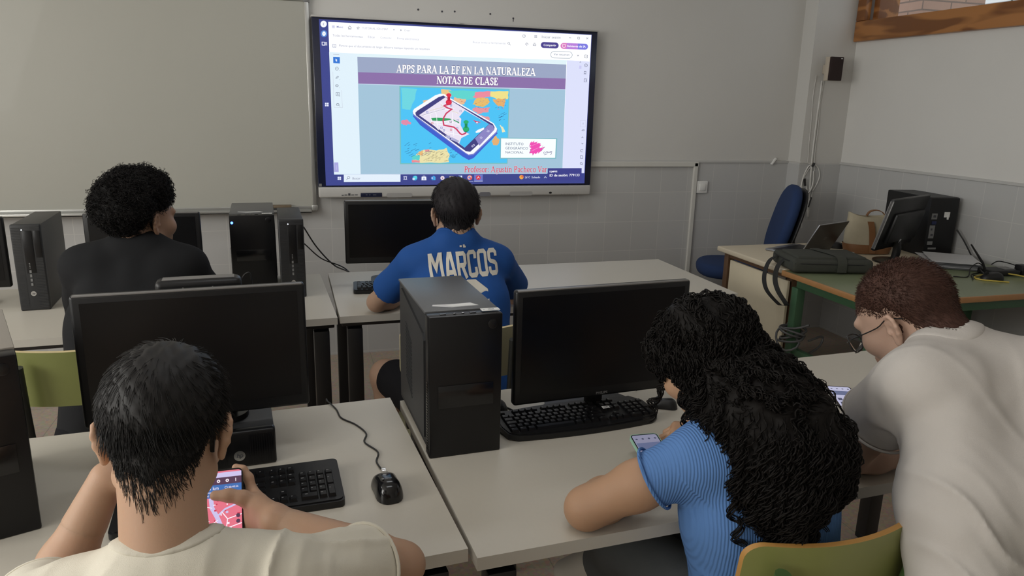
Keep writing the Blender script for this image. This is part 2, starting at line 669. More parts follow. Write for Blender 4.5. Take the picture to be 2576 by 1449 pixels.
# green table
M_green = mat('green_laminate', (0.225, 0.265, 0.155), 0.28, noise=.04, nscale=25)
M_owood = mat('orange_beech_edge', (0.40, 0.20, 0.075), 0.4, noise=.12, nscale=30)
M_gsteel = mat('green_steel', (0.045, 0.115, 0.055), 0.42)
t = thing('green_table', 'green topped table with orange wooden edge and green steel legs', 'table', (2.40, 2.525, 0), 0)
mb = MB()
mb.box((.645, .33, .748), (1.27, .64, .024), 0)
mb.build('tabletop', M_green, t, 0)
mb = MB()
mb.box((.645, .005, .747), (1.29, .012, .028), bev=.004)
mb.box((.645, .655, .747), (1.29, .012, .028), bev=.004)
mb.box((.005, .33, .747), (.012, .66, .028), bev=.004)
mb.build('wooden_edge', M_owood, t, 30)
mb = MB()
mb.box((.07, .33, .705), (.035, .54, .05), bev=.004)
mb.box((1.2, .33, .705), (.035, .54, .05), bev=.004)
mb.box((.64, .06, .705), (1.1, .03, .05), bev=.004)
mb.box((.64, .60, .705), (1.1, .03, .05), bev=.004)
mb.build('apron_frame', M_gsteel, t, 30)
for x in (.07, 1.2):
    for y in (.06, .60):
        mb = MB()
        mb.box((x, y, .34), (.05, .05, .68), bev=.005)
        mb.build('leg', M_gsteel, t, 30)
mb = MB()
mb.box((.07, .33, .34), (.03, .5, .04), bev=.004)
mb.box((1.2, .33, .34), (.03, .5, .04), bev=.004)
mb.box((.635, .33, .30), (1.1, .03, .04), bev=.004)
mb.build('stretcher', M_gsteel, t, 30)


# school chairs: curved plywood back and seat on a tube frame
def bent_panel(w, h, th, sag, rcorner, n=16):
    """Panel standing in xz, its ends bent towards +y."""
    e = rcorner * (1 - np.cos(np.linspace(0, PI / 2, 8)))
    xs = np.concatenate([-w / 2 + e[:-1], np.linspace(-w / 2 + rcorner, w / 2 - rcorner, n), (w / 2 - e[:-1])[::-1]])
    n = len(xs) - 1
    mb = MB()
    V = []
    for x in xs:
        ins = max(0.0, abs(x) - (w / 2 - rcorner))
        dz = rcorner - math.sqrt(max(0, rcorner ** 2 - ins ** 2))
        y = sag * (x / (w / 2)) ** 2
        V += [(x, y, dz), (x, y, h - dz), (x, y + th, dz), (x, y + th, h - dz)]
    F, Mi = [], []
    for i in range(n):
        a, b = 4 * i, 4 * (i + 1)
        F += [(a, b, b + 1, a + 1), (a + 2, a + 3, b + 3, b + 2), (a + 1, b + 1, b + 3, a + 3), (a, a + 2, b + 2, b)]
        Mi += [0, 0, 1, 1]
    F += [(0, 1, 3, 2), (4 * n, 4 * n + 2, 4 * n + 3, 4 * n + 1)]
    Mi += [1, 1]
    mb.v, mb.f, mb.m = V, F, Mi
    return mb


def school_chair(label, loc, rz, face, edge, tube, backh=.19, backz=.66):
    t = thing('school_chair', label, 'chair', loc, rz, 'classroom chairs')
    mb = bent_panel(.40, backh, .011, .045, .035)
    o = mb.build('backrest', [face, edge], t, 30, loc=(0, -.215, backz))
    o.rotation_euler = (R(8), 0, 0)
    mb = MB()
    mb.prism(rrect(.38, .38, .06), .435, .448, 0)
    o = mb.build('seat', [face], t, 30)
    for s in (-1, 1):
        mb = MB()
        x = s * .155
        mb.tube([(x, -.19, .40), (x, -.20, .55), (x, -.225, .70), (x, -.245, backz + backh * .82)], .015, 12, smooth=4)
        mb.build('back_post', tube, t, 50)
        mb = MB()
        mb.tube([(x, .15, .42), (x * 1.12, .19, .0)], .0125, 10)
        mb.build('leg', tube, t, 50)
        mb = MB()
        mb.tube([(x, -.19, .42), (x * 1.12, -.24, .0)], .0125, 10)
        mb.build('leg', tube, t, 50)
        mb = MB()
        mb.tube([(x, -.19, .418), (x, .15, .418)], .0125, 10)
        mb.build('seat_rail', tube, t, 50)
    return t


M_cg = mat('chair_green', (0.215, 0.235, 0.075), 0.42, noise=.05, nscale=20)
M_cgd = mat('chair_green_dark', (0.235, 0.255, 0.080), 0.40, noise=.05, nscale=20)
M_cb = mat('chair_beige', (0.33, 0.31, 0.20), 0.45, noise=.05, nscale=20)
M_ply = mat('plywood_edge', (0.60, 0.49, 0.27), 0.5, noise=.1, nscale=60)
M_plyo = mat('plywood_edge_orange', (0.46, 0.24, 0.065), 0.45, noise=.1, nscale=60)
M_tubeg = mat('chair_tube_green', (0.055, 0.105, 0.035), 0.38)
M_tubek = mat('chair_tube_dark', (0.02, 0.022, 0.02), 0.4)
school_chair('olive green chair behind the boy in black, pale plywood edge', (-.60, 2.36, 0), 6, M_cg, M_ply, M_tubek, .165, .73)
school_chair('beige backed chair under the boy in blue, partly behind the big tower', (.50, 2.38, 0), -4, M_cb, M_ply, M_tubek, .175, .70)
school_chair('green chair with orange edge and green posts behind the curly-haired girl', (.927, 1.186, 0), 2, M_cgd, M_plyo, M_tubeg, .19, .630)
school_chair('green chair at the right border under the boy with glasses', (1.27, .80, 0), -18, M_cgd, M_plyo, M_tubeg, .19, .665)
school_chair('green chair under the cream-shirted boy at the near left desk', (-.19, .72, 0), 2, M_cgd, M_plyo, M_tubeg, .19, .665)

# blue office chair behind the teacher's table
M_blue = mat('blue_upholstery', (0.012, 0.035, 0.115), 0.85, bump=.4, bscale=600)
M_plk = mat('black_plastic', (0.008, 0.008, 0.009), 0.45)
t = thing('office_chair', "dark blue upholstered swivel chair behind the teacher's table", 'chair', (2.79, 4.20, 0), 66)


def cushion(w, h, th, sup=2.6):
    """Rounded pad lying in xz, thickness along y (front face at y=0)."""
    b = bmesh.new()
    n, m = 28, 8
    mb = MB()
    V, F = [], []
    for j in range(m + 1):
        f = j / m
        for k in range(n):
            a = 2 * PI * k / n
            ca, sa = math.cos(a), math.sin(a)
            px = w / 2 * np.sign(ca) * abs(ca) ** (2 / sup)
            pz = h / 2 * np.sign(sa) * abs(sa) ** (2 / sup)
            ang = PI * f
            sc = 1 - .18 * (1 - math.sin(ang)) ** 1.2 if f not in (0, 1) else .80
            V.append((px * sc, th * (.5 - .5 * math.cos(ang)), pz * sc))
    for j in range(m):
        for k in range(n):
            k2 = (k + 1) % n
            F.append((j * n + k, j * n + k2, (j + 1) * n + k2, (j + 1) * n + k))
    F += [tuple(range(n - 1, -1, -1)), tuple(m * n + k for k in range(n))]
    mb.add(V, F)
    b.free()
    return mb


o = cushion(.42, .50, .07).build('backrest', M_blue, t, 60, loc=(0, -.31, .85))
o.rotation_euler = (R(14), 0, 0)
o2 = cushion(.40, .48, .025).build('backrest_shell', M_plk, t, 60, loc=(0, -.345, .845))
o2.rotation_euler = (R(14), 0, 0)
o = cushion(.46, .46, .09).build('seat', M_blue, t, 60, loc=(0, .02, .47))
o.rotation_euler = (R(90), 0, 0)
o.location = (0, .02, .49)
mb = MB()
mb.tube([(0, -.15, .40), (0, -.30, .41), (0, -.36, .50), (0, -.35, .75)], .018, 8, smooth=4)
mb.build('back_bar', M_plk, t, 50)
mb = MB()
mb.cyl((0, 0, .10), (0, 0, .41), .028, n=14)
mb.build('gas_column', M_plk, t, 50)
for k in range(5):
    a = 2 * PI * k / 5 + .3
    mb = MB()
    mb.tube([(0, 0, .11), (.27 * math.cos(a), .27 * math.sin(a), .075)], [.028, .018], 8)
    leg = mb.build('leg', M_plk, t, 50)
    mb = MB()
    mb.cyl((.27 * math.cos(a) - .02 * math.sin(a), .27 * math.sin(a) + .02 * math.cos(a), .028), (.27 * math.cos(a) + .02 * math.sin(a), .27 * math.sin(a) - .02 * math.cos(a), .028), .028, n=14)
    mb.build('castor', M_plk, leg, 50)
# ------------------------------------------------------------------ computers
M_case = mat('case_black', (0.022, 0.023, 0.025), 0.48, bump=.15, bscale=900)
M_caseg = mat('case_grey_steel', (0.060, 0.058, 0.055), 0.5, bump=.15, bscale=900)
M_caset = mat('case_top_grey', (0.080, 0.082, 0.085), 0.36, bump=.15, bscale=900)  # plain grey, lighter than the case
M_gloss = mat('gloss_black', (0.006, 0.006, 0.007), 0.16)
M_semi = mat('semi_gloss_black', (0.007, 0.007, 0.008), 0.30, spec=.35)
M_scr = mat('screen_off', (0.005, 0.005, 0.0058), 0.28, spec=.3)
M_bez = mat('bezel_black', (0.010, 0.010, 0.011), 0.38, spec=.35)
M_rim = mat('bezel_rim', (0.17, 0.165, 0.16), 0.35)  # grey lifted to carry the highlight along the monitor top edges
M_silv = mat('silver_badge', (0.62, 0.62, 0.62), 0.25, 0.9)
M_wht = mat('white_paint', (0.75, 0.75, 0.73), 0.5)
M_paper = mat('white_paper', (0.62, 0.62, 0.63), 0.75)
M_dkp = mat('dark_print', (0.05, 0.05, 0.06), 0.6)
M_greyt = mat('grey_print', (0.20, 0.20, 0.20), 0.5)
M_led = emat('led_white', (.9, .95, 1), 3.0)
M_ledb = emat('led_blue', (.06, .16, 1.0), 7.0)


def XZ(y, flip=1):
    """Maps flat (x, y) art onto a vertical face looking towards -y at that depth."""
    return Matrix(((flip, 0, 0, 0), (0, 0, 1, y), (0, 1, 0, 0), (0, 0, 0, 1)))


def XYp(z):
    return Matrix.Translation((0, 0, z))


def art_text(mb, txt, x, y, size, mi, M, **k):
    V, F = text_geo(txt, size, **k)
    mb.add([(a + x, b + y, 0) for a, b in V], F, mi, M)


def art_rect(mb, x0, y0, x1, y1, mi, M):
    mb.add([(x0, y0, 0), (x1, y0, 0), (x1, y1, 0), (x0, y1, 0)], [(0, 1, 2, 3)], mi, M)


def art_poly(mb, P, mi, M):
    mb.add([(x, y, 0) for x, y in P], [tuple(range(len(P)))], mi, M)


def art_line(mb, P, w, mi, M, closed=False):
    V, F = ribbon(P, w, closed)
    mb.add([(x, y, 0) for x, y in V], F, mi, M)


def circ(cx, cy, r, n=24, a0=0, a1=360):
    return [(cx + r * math.cos(R(a0 + (a1 - a0) * k / n)), cy + r * math.sin(R(a0 + (a1 - a0) * k / n))) for k in range(n if a1 - a0 == 360 else n + 1)]


def hp_badge(parent, c, r, M):
    mb = MB()
    art_poly(mb, circ(c[0], c[1], r), 0, M @ Matrix.Translation((0, 0, -.0012)))
    Mo = M @ Matrix.Translation((0, 0, -.0016))
    art_text(mb, 'hp', c[0], c[1] - r * .30, r * 1.15, 1, Mo, shear=.25, align='CENTER', bold=.01)
    mb.build('round_badge', [M_silv, M_dkp], parent, 0)


def sff_pc(label, loc, rz, top=None, shell=None):
    """Slim vertical office computer."""
    w, h, d = .102, .339, .366
    t = thing('desktop_computer', label, 'computer', loc, rz, 'slim office computers')
    mb = MB()
    mb.box((0, d / 2 + .012, h / 2), (w - .004, d - .024, h - .004), 0, bev=.003)
    mb.build('case', shell or M_caseg, t, 30)
    mb = MB()
    mb.box((0, .012, h / 2), (w, .026, h), 0, bev=.006, seg=3)
    # fine horizontal ribs either side of the drive column
    for k in range(52):
        z = .014 + k * (h - .028) / 51
        mb.box((-w * .32, -.0012, z), (w * .28, .0016, .0030), 0)
        if z < .205 or z > .32:
            mb.box((w * .30, -.0012, z), (w * .32, .0016, .0030), 0)
    front = mb.build('front_panel', M_case, t, 30)
    mb = MB()
    mb.box((.004, -.0015, .232), (.032, .003, .165), 0, bev=.001)
    mb.box((.036, -.0015, .262), (.022, .003, .105), 0, bev=.001)
    mb.build('drive_bay', M_semi, front, 30)
    mb = MB()
    for k in range(4):
        mb.box((.0, -.002, .105 + k * .017), (.007, .003, .011), 0)
        mb.box((.0, -.002, .17 + k * .006), (.004, .003, .003), 0)
    mb.build('front_ports', M_greyt, front, 0)
    mb = MB()
    art_poly(mb, circ(-.012, .318, .0022, 12), 0, XZ(-.0022))
    mb.build('power_light', M_led, front, 0)
    hp_badge(front, (.0, .068), .0095, XZ(-.0008))
    return t


sff_pc('dark slim computer standing upright left of the boy in black', (-1.002, 3.165, .74), 3.4)
sff_pc('slim upright computer touching the tower with the blue light', (-.033, 3.173, .74), 2.1, shell=M_case)


def tower(name, label, loc, rz, w=.178, h=.352, d=.40, led=False, sticker=False, side_rib=True, topm=None):
    t = thing(name, label, 'computer', loc, rz, 'black tower computers')
    mb = MB()
    mb.box((0, d / 2 + .02, h / 2 + .004), (w - .006, d - .04, h - .012), 0, bev=.003)
    mb.build('case', M_case, t, 30)
    mb = MB()
    mb.box((0, d / 2 + .022, h - .001), (w, d - .044, .006), 0, bev=.002)
    mb.build('top_panel', topm or M_caset, t, 30)
    mb = MB()
    mb.box((0, .02, h / 2), (w, .04, h), 0, bev=.004)
    front = mb.build('front_panel', M_semi, t, 30)
    mb = MB()
    mb.box((-.0, -.0012, h * .44), (w * .76, .003, h * .16), 0, bev=.001)
    mb.build('drive_bay', M_gloss, front, 30)
    # perforated strip down the left side of the front
    mb = MB()
    for k in range(26):
        mb.box((-w / 2 - .0006, .016, .02 + k * h * .5 / 26), (.002, .012, .0035))
    mb.build('vent_strip', M_gloss, front, 0)
    # ports along the top edge of the front
    mb = MB()
    for x, ww in ((-.052, .014), (-.024, .006), (-.004, .006), (.020, .014)):
        mb.box((x, .018, h + .0006), (ww, .007, .002))
    mb.build('front_ports', M_gloss, front, 0)
    mb = MB()
    for x in (-.024, -.004):
        mb.cyl((x, .018, h + .0012), (x, .018, h + .002), .0022, n=10)
    mb.build('audio_jack', M_silv, front, 30)
    mb = MB()
    mb.lathe([(.0, 0), (.012, 0), (.012, .002), (.010, .003), (.0, .003)], 24, 0, Matrix.Translation((w * .36, 0, h * .93)) @ Matrix.Rotation(R(90), 4, 'X'))
    mb.build('power_button', M_semi, front, 40)
    if side_rib:
        for s in (-1, 1):
            mb = MB()
            P = [(.05, h * .10), (.05, h * .80), (.065, h * .84), (d - .05, h * .965), (d - .03, h * .95), (d - .03, h * .10)]
            V, F = ribbon([(y, z) for y, z in P], .014, True)
            n = len(P)
            mb.prism([(y, z) for y, z in P], 0, .006, 0, Matrix(((0, 0, s, s * (w / 2 - .004)), (1, 0, 0, 0), (0, 1, 0, 0), (0, 0, 0, 1))))
            for k in range(15):
                z = h * .28 + k * h * .03
                mb.box((s * (w / 2 + .0025), d * .60, z), (.0012, d * .22, .003), 0, rot=(R(25), 0, 0))
            mb.build('side_panel', M_case, t, 30)
    if led:
        mb = MB()
        mb.lathe([(.0, 0), (.0055, 0), (.0055, .002), (.0, .003)], 16, 0, Matrix.Translation((-w * .44, 0, h * .90)) @ Matrix.Rotation(R(90), 4, 'X'))
        mb.build('power_light', M_ledb, front, 40)
    if sticker:
        Mt = XYp(h + .0024)
        mb = MB()
        art_poly(mb, [(-.062, .085), (-.058, .098), (-.02, .094), (.036, .098), (.050, .070), (-.018, .066)], 0, Mt)
        art_poly(mb, [(-.030, .090), (.034, .093), (.048, .073), (-.014, .070)], 1, XYp(h + .0028))
        mb.build('torn_paper_label', [M_paper, M_wht], t, 0)
        mb = MB()
        mb.box((.065, .026, h + .003), (.044, .020, .0012), 0)
        for k in range(5):
            art_rect(mb, .060 + k * .003, .020, .0615 + k * .003, .031, 1, XYp(h + .0038))
        art_rect(mb, .048, .024, .051, .028, 1, XYp(h + .0038))
        mb.build('inventory_sticker', [M_wht, M_greyt], t, 0)
    return t


tower('tower_computer', 'large black tower with torn paper label on its grey top, on the right foreground desk', (.362, 1.592, .74), 2.6, sticker=True, d=.385)
tower('tower_computer', 'black tower with a glowing blue light beside the slim computer', (-.20, 3.414, .74), 2.3, w=.190, h=.322, led=True, sticker=True)
M_beige = mat('case_top_beige', (0.36, 0.33, 0.29), 0.45)
tower('tower_computer', 'black tower with pale beige top cut off by the left border', (-.594, 1.447, .74), 21.2, w=.18, h=.361, d=.352, topm=M_beige)


def monitor(label, loc, rz, w, h, z0, foot='plate', tilt=0, logo=None, dot=None, curve_top=True, base_w=.24, rim=M_rim, neck_w=.07):
    """loc: centre of the lower edge of the front face on the table; z0: height of that edge above it."""
    t = thing('monitor', label, 'monitor', loc, rz, 'black computer monitors')
    mb = MB()
    mb.box((0, .013, z0 + h / 2), (w, .026, h), 0, bev=.007, seg=3)
    hd = mb.build('housing', M_bez, t, 30)
    mb = MB()
    mb.box((0, .006, z0 + h - .0015), (w - .012, .012, .004), bev=.0015)
    mb.build('top_rim_highlight', rim, hd, 30)  # pale strip: the top edge highlight is put into its colour
    mb = MB()
    mb.box((0, .034, z0 + h * .5), (w * .72, .03, h * .62), 0, bev=.01)
    mb.build('back_cover', M_plk, hd, 30)
    mb = MB()
    mb.box((0, -.0002, z0 + h / 2 + .006), (w - .036, .0016, h - .046), 0)
    sc = mb.build('screen', M_scr, t, 0)
    if logo:
        mb = MB()
        art_text(mb, logo, 0, z0 + .007, .0095, 0, XZ(-.0006), align='CENTER', bold=.02, sx=1.15)
        mb.build('maker_mark', M_greyt, hd, 0)
    if dot is not None:
        hp_badge(hd, (dot, z0 + .010), .007, XZ(.0002))
    mb = MB()
    if foot == 'plate':
        mb.box((0, .05, z0 / 2 + .03), (neck_w, .025, z0 + .06), 0, bev=.006)
        st = mb.build('stand_neck', M_plk, t, 30)
        mb = MB()
        mb.prism(rrect(base_w, .17, .05, cy=.085), 0, .012, 0)
        mb.build('stand_base', M_semi, t, 30)
    else:
        mb.box((0, .05, z0 / 2 + .03), (.05, .022, z0 + .06), 0, bev=.006)
        mb.build('stand_neck', M_plk, t, 30)
        mb = MB()
        mb.prism([(-.13, .082), (.13, .082), (.085, .20), (-.085, .20)], 0, .010, 0)
        mb.build('stand_base', M_bez, t, 30)
    return t


monitor('black monitor just in front of the cream-shirted boy, standing on a flat computer', (-.233, 1.698, .829), 4.1, .478, .301, .025, base_w=.2, neck_w=.15)
monitor('black monitor with maker name below the screen, facing the curly-haired girl', (.770, 1.723, .74), 3.8, .510, .310, .062, foot='trap', logo='PHILIPS')
monitor('dark monitor in front of the boy in blue, under the display', (.430, 3.314, .74), -3.1, .471, .287, .105, dot=.02)
monitor('black monitor half hidden behind the head of the boy in black', (-.603, 3.212, .74), -1.5, .430, .276, .093)
monitor('black monitor cut off by the left border beside the slim computer', (-1.30, 3.19, .74), 3, .43, .275, .088)

# flat desktop computer under the near monitor
w, h, d = .338, .089, .33
t = thing('desktop_computer', 'flat black desktop computer under the near left monitor', 'computer', (-.243, 1.642, .74), 4.6)
mb = MB()
mb.box((0, d / 2 + .01, h / 2), (w - .004, d - .02, h - .004), 0, bev=.003)
mb.build('case', M_case, t, 30)
mb = MB()
mb.box((0, .012, h / 2), (w, .026, h), 0, bev=.006, seg=3)
for k in range(62):
    x = -w / 2 + .010 + k * (w - .02) / 61
    if not (.065 < x < .11):
        mb.box((x, -.0012, h / 2), (.0028, .0018, h - .02), 0)
fp = mb.build('front_panel', M_semi, t, 30)
hp_badge(fp, (.088, .030), .0125, XZ(-.0008))


def keyboard(label, loc, rz, w=.445, d=.155, curved=False, sticker=None, logo_at=None):
    t = thing('keyboard', label, 'keyboard', loc, rz, 'black keyboards')
    mb = MB()
    if curved:
        P = []
        n = 14
        for k in range(n + 1):
            x = -w / 2 + .03 + (w - .06) * k / n
            P.append((x, -.012 * (1 - (2 * k / n - 1) ** 2) + .004))
        P += [(w / 2 - .008, .02), (w / 2, .06), (w / 2 - .004, .11), (w / 2 - .03, .145)]
        for k in range(n + 1):
            x = w / 2 - .05 - (w - .10) * k / n
            P.append((x, d - .012 + .012 * (1 - (2 * k / n - 1) ** 2)))
        P += [(-w / 2 + .03, .145), (-w / 2 + .004, .11), (-w / 2, .06), (-w / 2 + .008, .02)]
    else:
        P = rrect(w, d, .012, cy=d / 2)
    Mt = Matrix.Rotation(R(3.5), 4, 'X')
    mb.prism(P, 0.002, .016, 0, Mt)
    mb.prism([(x * .985, d / 2 + (y - d / 2) * .94) for x, y in P], .016, .0185, 0, Mt)
    body = mb.build('keyboard_body', M_bez, t, 30)
    u = (w - .03) / 22.6
    mb = MB()
    rows = [(5, [(0, 1)] + [(2 + i + (i // 4) * .5, 1) for i in range(12)] + [(15.3 + i, 1) for i in range(3)]),
            (3.7, [(i, 1) for i in range(13)] + [(13, 2)] + [(15.3 + i, 1) for i in range(3)] + [(18.6 + i, 1) for i in range(4)]),
            (2.7, [(0, 1.5)] + [(1.5 + i, 1) for i in range(12)] + [(13.5, 1.5)] + [(15.3 + i, 1) for i in range(3)] + [(18.6 + i, 1) for i in range(3)] + [(21.6, 1, 2)]),
            (1.7, [(0, 1.75)] + [(1.75 + i, 1) for i in range(11)] + [(12.75, 2.25)] + [(18.6 + i, 1) for i in range(3)]),
            (.7, [(0, 1.25)] + [(1.25 + i, 1) for i in range(11)] + [(12.25, 2.75), (16.3, 1)] + [(18.6 + i, 1) for i in range(3)] + [(21.6, 1, 2)]),
            (-.3, [(0, 1.25), (1.25, 1.25), (2.5, 1.25), (3.75, 6), (9.75, 1.25), (11, 1.25), (12.25, 1.25), (13.5, 1.5), (15.3, 1), (16.3, 1), (17.3, 1), (18.6, 2), (20.6, 1)])]
    ky = (d - .035) / 6.6
    mk = MB()
    rnd = random.Random(4)
    for ry, keys in rows:
        for kk in keys:
            kx, kw = kk[0], kk[1]
            kh = kk[2] if len(kk) > 2 else 1
            x = -w / 2 + .015 + (kx + kw / 2) * u
            y = .022 + (ry + .5 - (kh - 1) / 2 * 1.0) * ky
            sx, sy = kw * u - .0025, kh * ky - .0025
            V = []
            for z, q, oy in ((.018, 0, 0), (.0255, .0022, .0008)):
                V += [(x - sx / 2 + q, y - sy / 2 + q + oy, z), (x + sx / 2 - q, y - sy / 2 + q + oy, z), (x + sx / 2 - q, y + sy / 2 - q + oy, z), (x - sx / 2 + q, y + sy / 2 - q + oy, z)]
            mk.add(V, [(4, 5, 6, 7), (0, 1, 5, 4), (1, 2, 6, 5), (2, 3, 7, 6), (3, 0, 4, 7)], 0, Mt)
            # printed legend
            lx, ly = x - sx * .28, y + sy * .12
            ww = min(.005, sx * .35) if kw < 3 else 0
            if ww:
                art_rect(mk, lx, ly, lx + ww * rnd.uniform(.5, 1.1), ly + .0022, 1, Mt @ XYp(.0258))
    mk.build('keys', [M_semi, M_greyt], t, 0)
    if sticker:
        mb = MB()
        art_poly(mb, [(sticker[0], sticker[1]), (sticker[0] + .022, sticker[1] + .001), (sticker[0] + .021, sticker[1] + .013), (sticker[0] + .001, sticker[1] + .014)], 0, Mt @ XYp(.0268))
        art_text(mb, 'OK', sticker[0] + .004, sticker[1] + .003, .010, 1, Mt @ XYp(.0272), bold=.02)
        mb.build('white_sticker', [M_wht, M_dkp], t, 0)
    return t


keyboard('black keyboard on the near left desk beside the wired mouse', (-.155, 1.408, .74), 3, .445, .175)
keyboard('black curved keyboard with white OK sticker in front of the named monitor', (.70, 1.635, .74), 3.5, .445, .155, True, sticker=(.075, .070))
keyboard('small black keyboard half hidden by the boy in blue', (.43, 3.165, .74), -4, .43, .14)


def mouse(name, label, loc, rz, l=.115, w=.064, h=.038, mark=False, m=None):
    t = thing(name, label, 'mouse', loc, rz, 'black computer mice')
    V, F = [], []
    n, k = 16, 24
    mb = MB()
    for i in range(n + 1):
        f = i / n
        a = f * PI / 2
        for j in range(k):
            b = 2 * PI * j / k
            ca, sa = math.cos(b), math.sin(b)
            px = np.sign(ca) * abs(ca) ** .75 * w / 2 * (1 - .12 * math.exp(-((sa) / .35) ** 2))
            py = np.sign(sa) * abs(sa) ** .8 * l / 2
            rr = math.cos(a) ** .55
            z = h * math.sin(a) * (1 - .25 * (sa * rr) - .12 * (sa * rr) ** 2)
            V.append((px * rr, py * rr, max(0.001, z)))
    for i in range(n):
        for j in range(k):
            j2 = (j + 1) % k
            F.append((i * k + j, i * k + j2, (i + 1) * k + j2, (i + 1) * k + j))
    F.append(tuple(range(k - 1, -1, -1)))
    mb.add(V, F)
    body = mb.build('mouse_body', m or M_gloss, t, 60)
    mb = MB()
    mb.cyl((-.004, l * .27, h * .80), (.004, l * .27, h * .80), .010, n=16)
    mb.build('scroll_wheel', M_silv if mark else M_plk, t, 40)
    if mark:
        mb = MB()
        Mm = Matrix.Translation((0, 0, h + .0022)) @ Matrix.Rotation(R(-3), 4, 'X')
        art_poly(mb, circ(-.012, -.016, .0032, 14), 0, Mm)
        art_text(mb, 'NGS', -.006, -.0185, .007, 0, Mm)
        mb.build('printed_mark', M_greyt, body, 0)
    return t


mouse('computer_mouse', 'glossy black wired mouse alone on the near left desk', (.158, 1.462, .74), 6, mark=True)
mouse('computer_mouse', 'black mouse tucked between the big tower and the curved keyboard', (.492, 1.835, .74), 30, .10, .06, .034, m=M_plk)
mouse('computer_mouse', 'black mouse beyond the right end of the curved keyboard', (.975, 1.74, .74), 60, .07, .035, .028, m=M_plk)
mouse('computer_mouse', 'black mouse on the teacher table behind the open laptop', (3.12, 3.68, .76), 60, .11, .062, .036, m=M_plk)
mouse('computer_mouse', 'black mouse beside the yellow cable on the green table', (3.36, 2.80, .76), 70, .11, .062, .036, m=M_plk)


def cable(label, pts, r, m, name='cable', group='loose cables', k=8, n=6):
    mb = MB()
    mb.tube(pts, r, n, smooth=k)
    return tag(mb.build(name, m, None, 60), label, 'cable', group)


M_cab = mat('black_cable', (0.014, 0.014, 0.014), 0.5)
M_cabg = mat('grey_cable', (0.10, 0.10, 0.10), 0.5)
M_cabw = mat('white_cable', (0.66, 0.65, 0.62), 0.5)
M_caby = mat('yellow_cable', (0.55, 0.42, 0.08), 0.45)
cable('thin black cable of the wired mouse running to the back desk edge', [(.166, 1.518, .755), (.160, 1.545, .745), (.150, 1.60, .7425), (.158, 1.65, .7425), (.132, 1.71, .7425), (.140, 1.76, .7425), (.118, 1.82, .7425), (.085, 1.87, .7425), (.075, 1.93, .7425), (.055, 1.985, .7445), (.052, 2.012, .730), (.052, 2.02, .60)], .0022, M_cab)
cable('grey cable dropping over the back desk edge left of the near boy', [(-.44, 1.85, .7425), (-.46, 1.90, .7425), (-.475, 1.935, .745), (-.50, 1.972, .735), (-.51, 1.98, .6)], .0022, M_cabg)
cable('black cables hanging from the slim computer down behind the middle desk, upper one', [(.02, 3.56, .98), (.08, 3.66, .86), (.16, 3.70, .76), (.26, 3.66, .70), (.30, 3.68, .5)], .0035, M_cab)
cable('second black cable behind the middle desk, hanging straighter', [(.02, 3.56, .90), (.10, 3.68, .80), (.22, 3.70, .735), (.28, 3.67, .62), (.26, 3.68, .4)], .003, M_cab)
cable('thin dark cable hanging below the middle desk beside its left legs', [(.03, 3.62, .66), (.07, 3.60, .5), (.10, 3.62, .3), (.09, 3.6, .02)], .003, M_cab)
cable('black cable sagging under the middle desk', [(.21, 3.40, .66), (.28, 3.38, .60), (.36, 3.36, .56), (.46, 3.38, .60), (.55, 3.4, .67)], .003, M_cab)
cable('grey cable lying on the floor below the middle desk', [(.1, 3.3, .006), (.28, 3.42, .006), (.42, 3.50, .02), (.5, 3.5, .10), (.55, 3.5, .2)], .003, M_cabg)
cable('black cable lying on the near desk between tower and named monitor', [(.46, 1.90, .7425), (.52, 1.86, .7425), (.56, 1.80, .7425), (.62, 1.815, .7425), (.66, 1.84, .7425)], .0028, M_cab)
cable('black cable looping behind the named monitor', [(.83, 1.85, .7425), (.87, 1.89, .755), (.90, 1.91, .79), (.93, 1.90, .77), (.95, 1.87, .7425)], .0022, M_cab)
cable('black cable between the left border monitor and the slim computer', [(-1.12, 3.40, .84), (-1.08, 3.42, .80), (-1.02, 3.56, .78)], .004, M_cab)

# small black computer hung on the back of the near monitor, peeping over its top edge
t = thing('mini_computer', 'small rounded black box with two tiny lights peeping over the near left monitor', 'computer', (-.228, 1.772, .965), 4.1)
mb = MB()
mb.box((0, .028, .097), (.186, .050, .194), 0, bev=.014, seg=4)
b = mb.build('box_body', M_bez, t, 40)
mb = MB()
mb.box((0, .028, .1938), (.155, .030, .002), bev=.0008)
mb.build('box_lid', M_rim, b, 30)
mb = MB()
for x in (-.035, .028):
    art_rect(mb, x, .172, x + .0025, .177, 0, XZ(.0028))
mb.build('indicator_light', M_wht, b, 0)
mb = MB()
mb.box((0, .0, .06), (.08, .02, .08), 0, bev=.003)
mb.build('mount_plate', M_plk, t, 30)
cable('thin wires sticking out on the right of the small black box', [(-.137, 1.81, 1.150), (-.128, 1.815, 1.160), (-.118, 1.82, 1.158), (-.115, 1.825, 1.12)], .0016, M_cab)

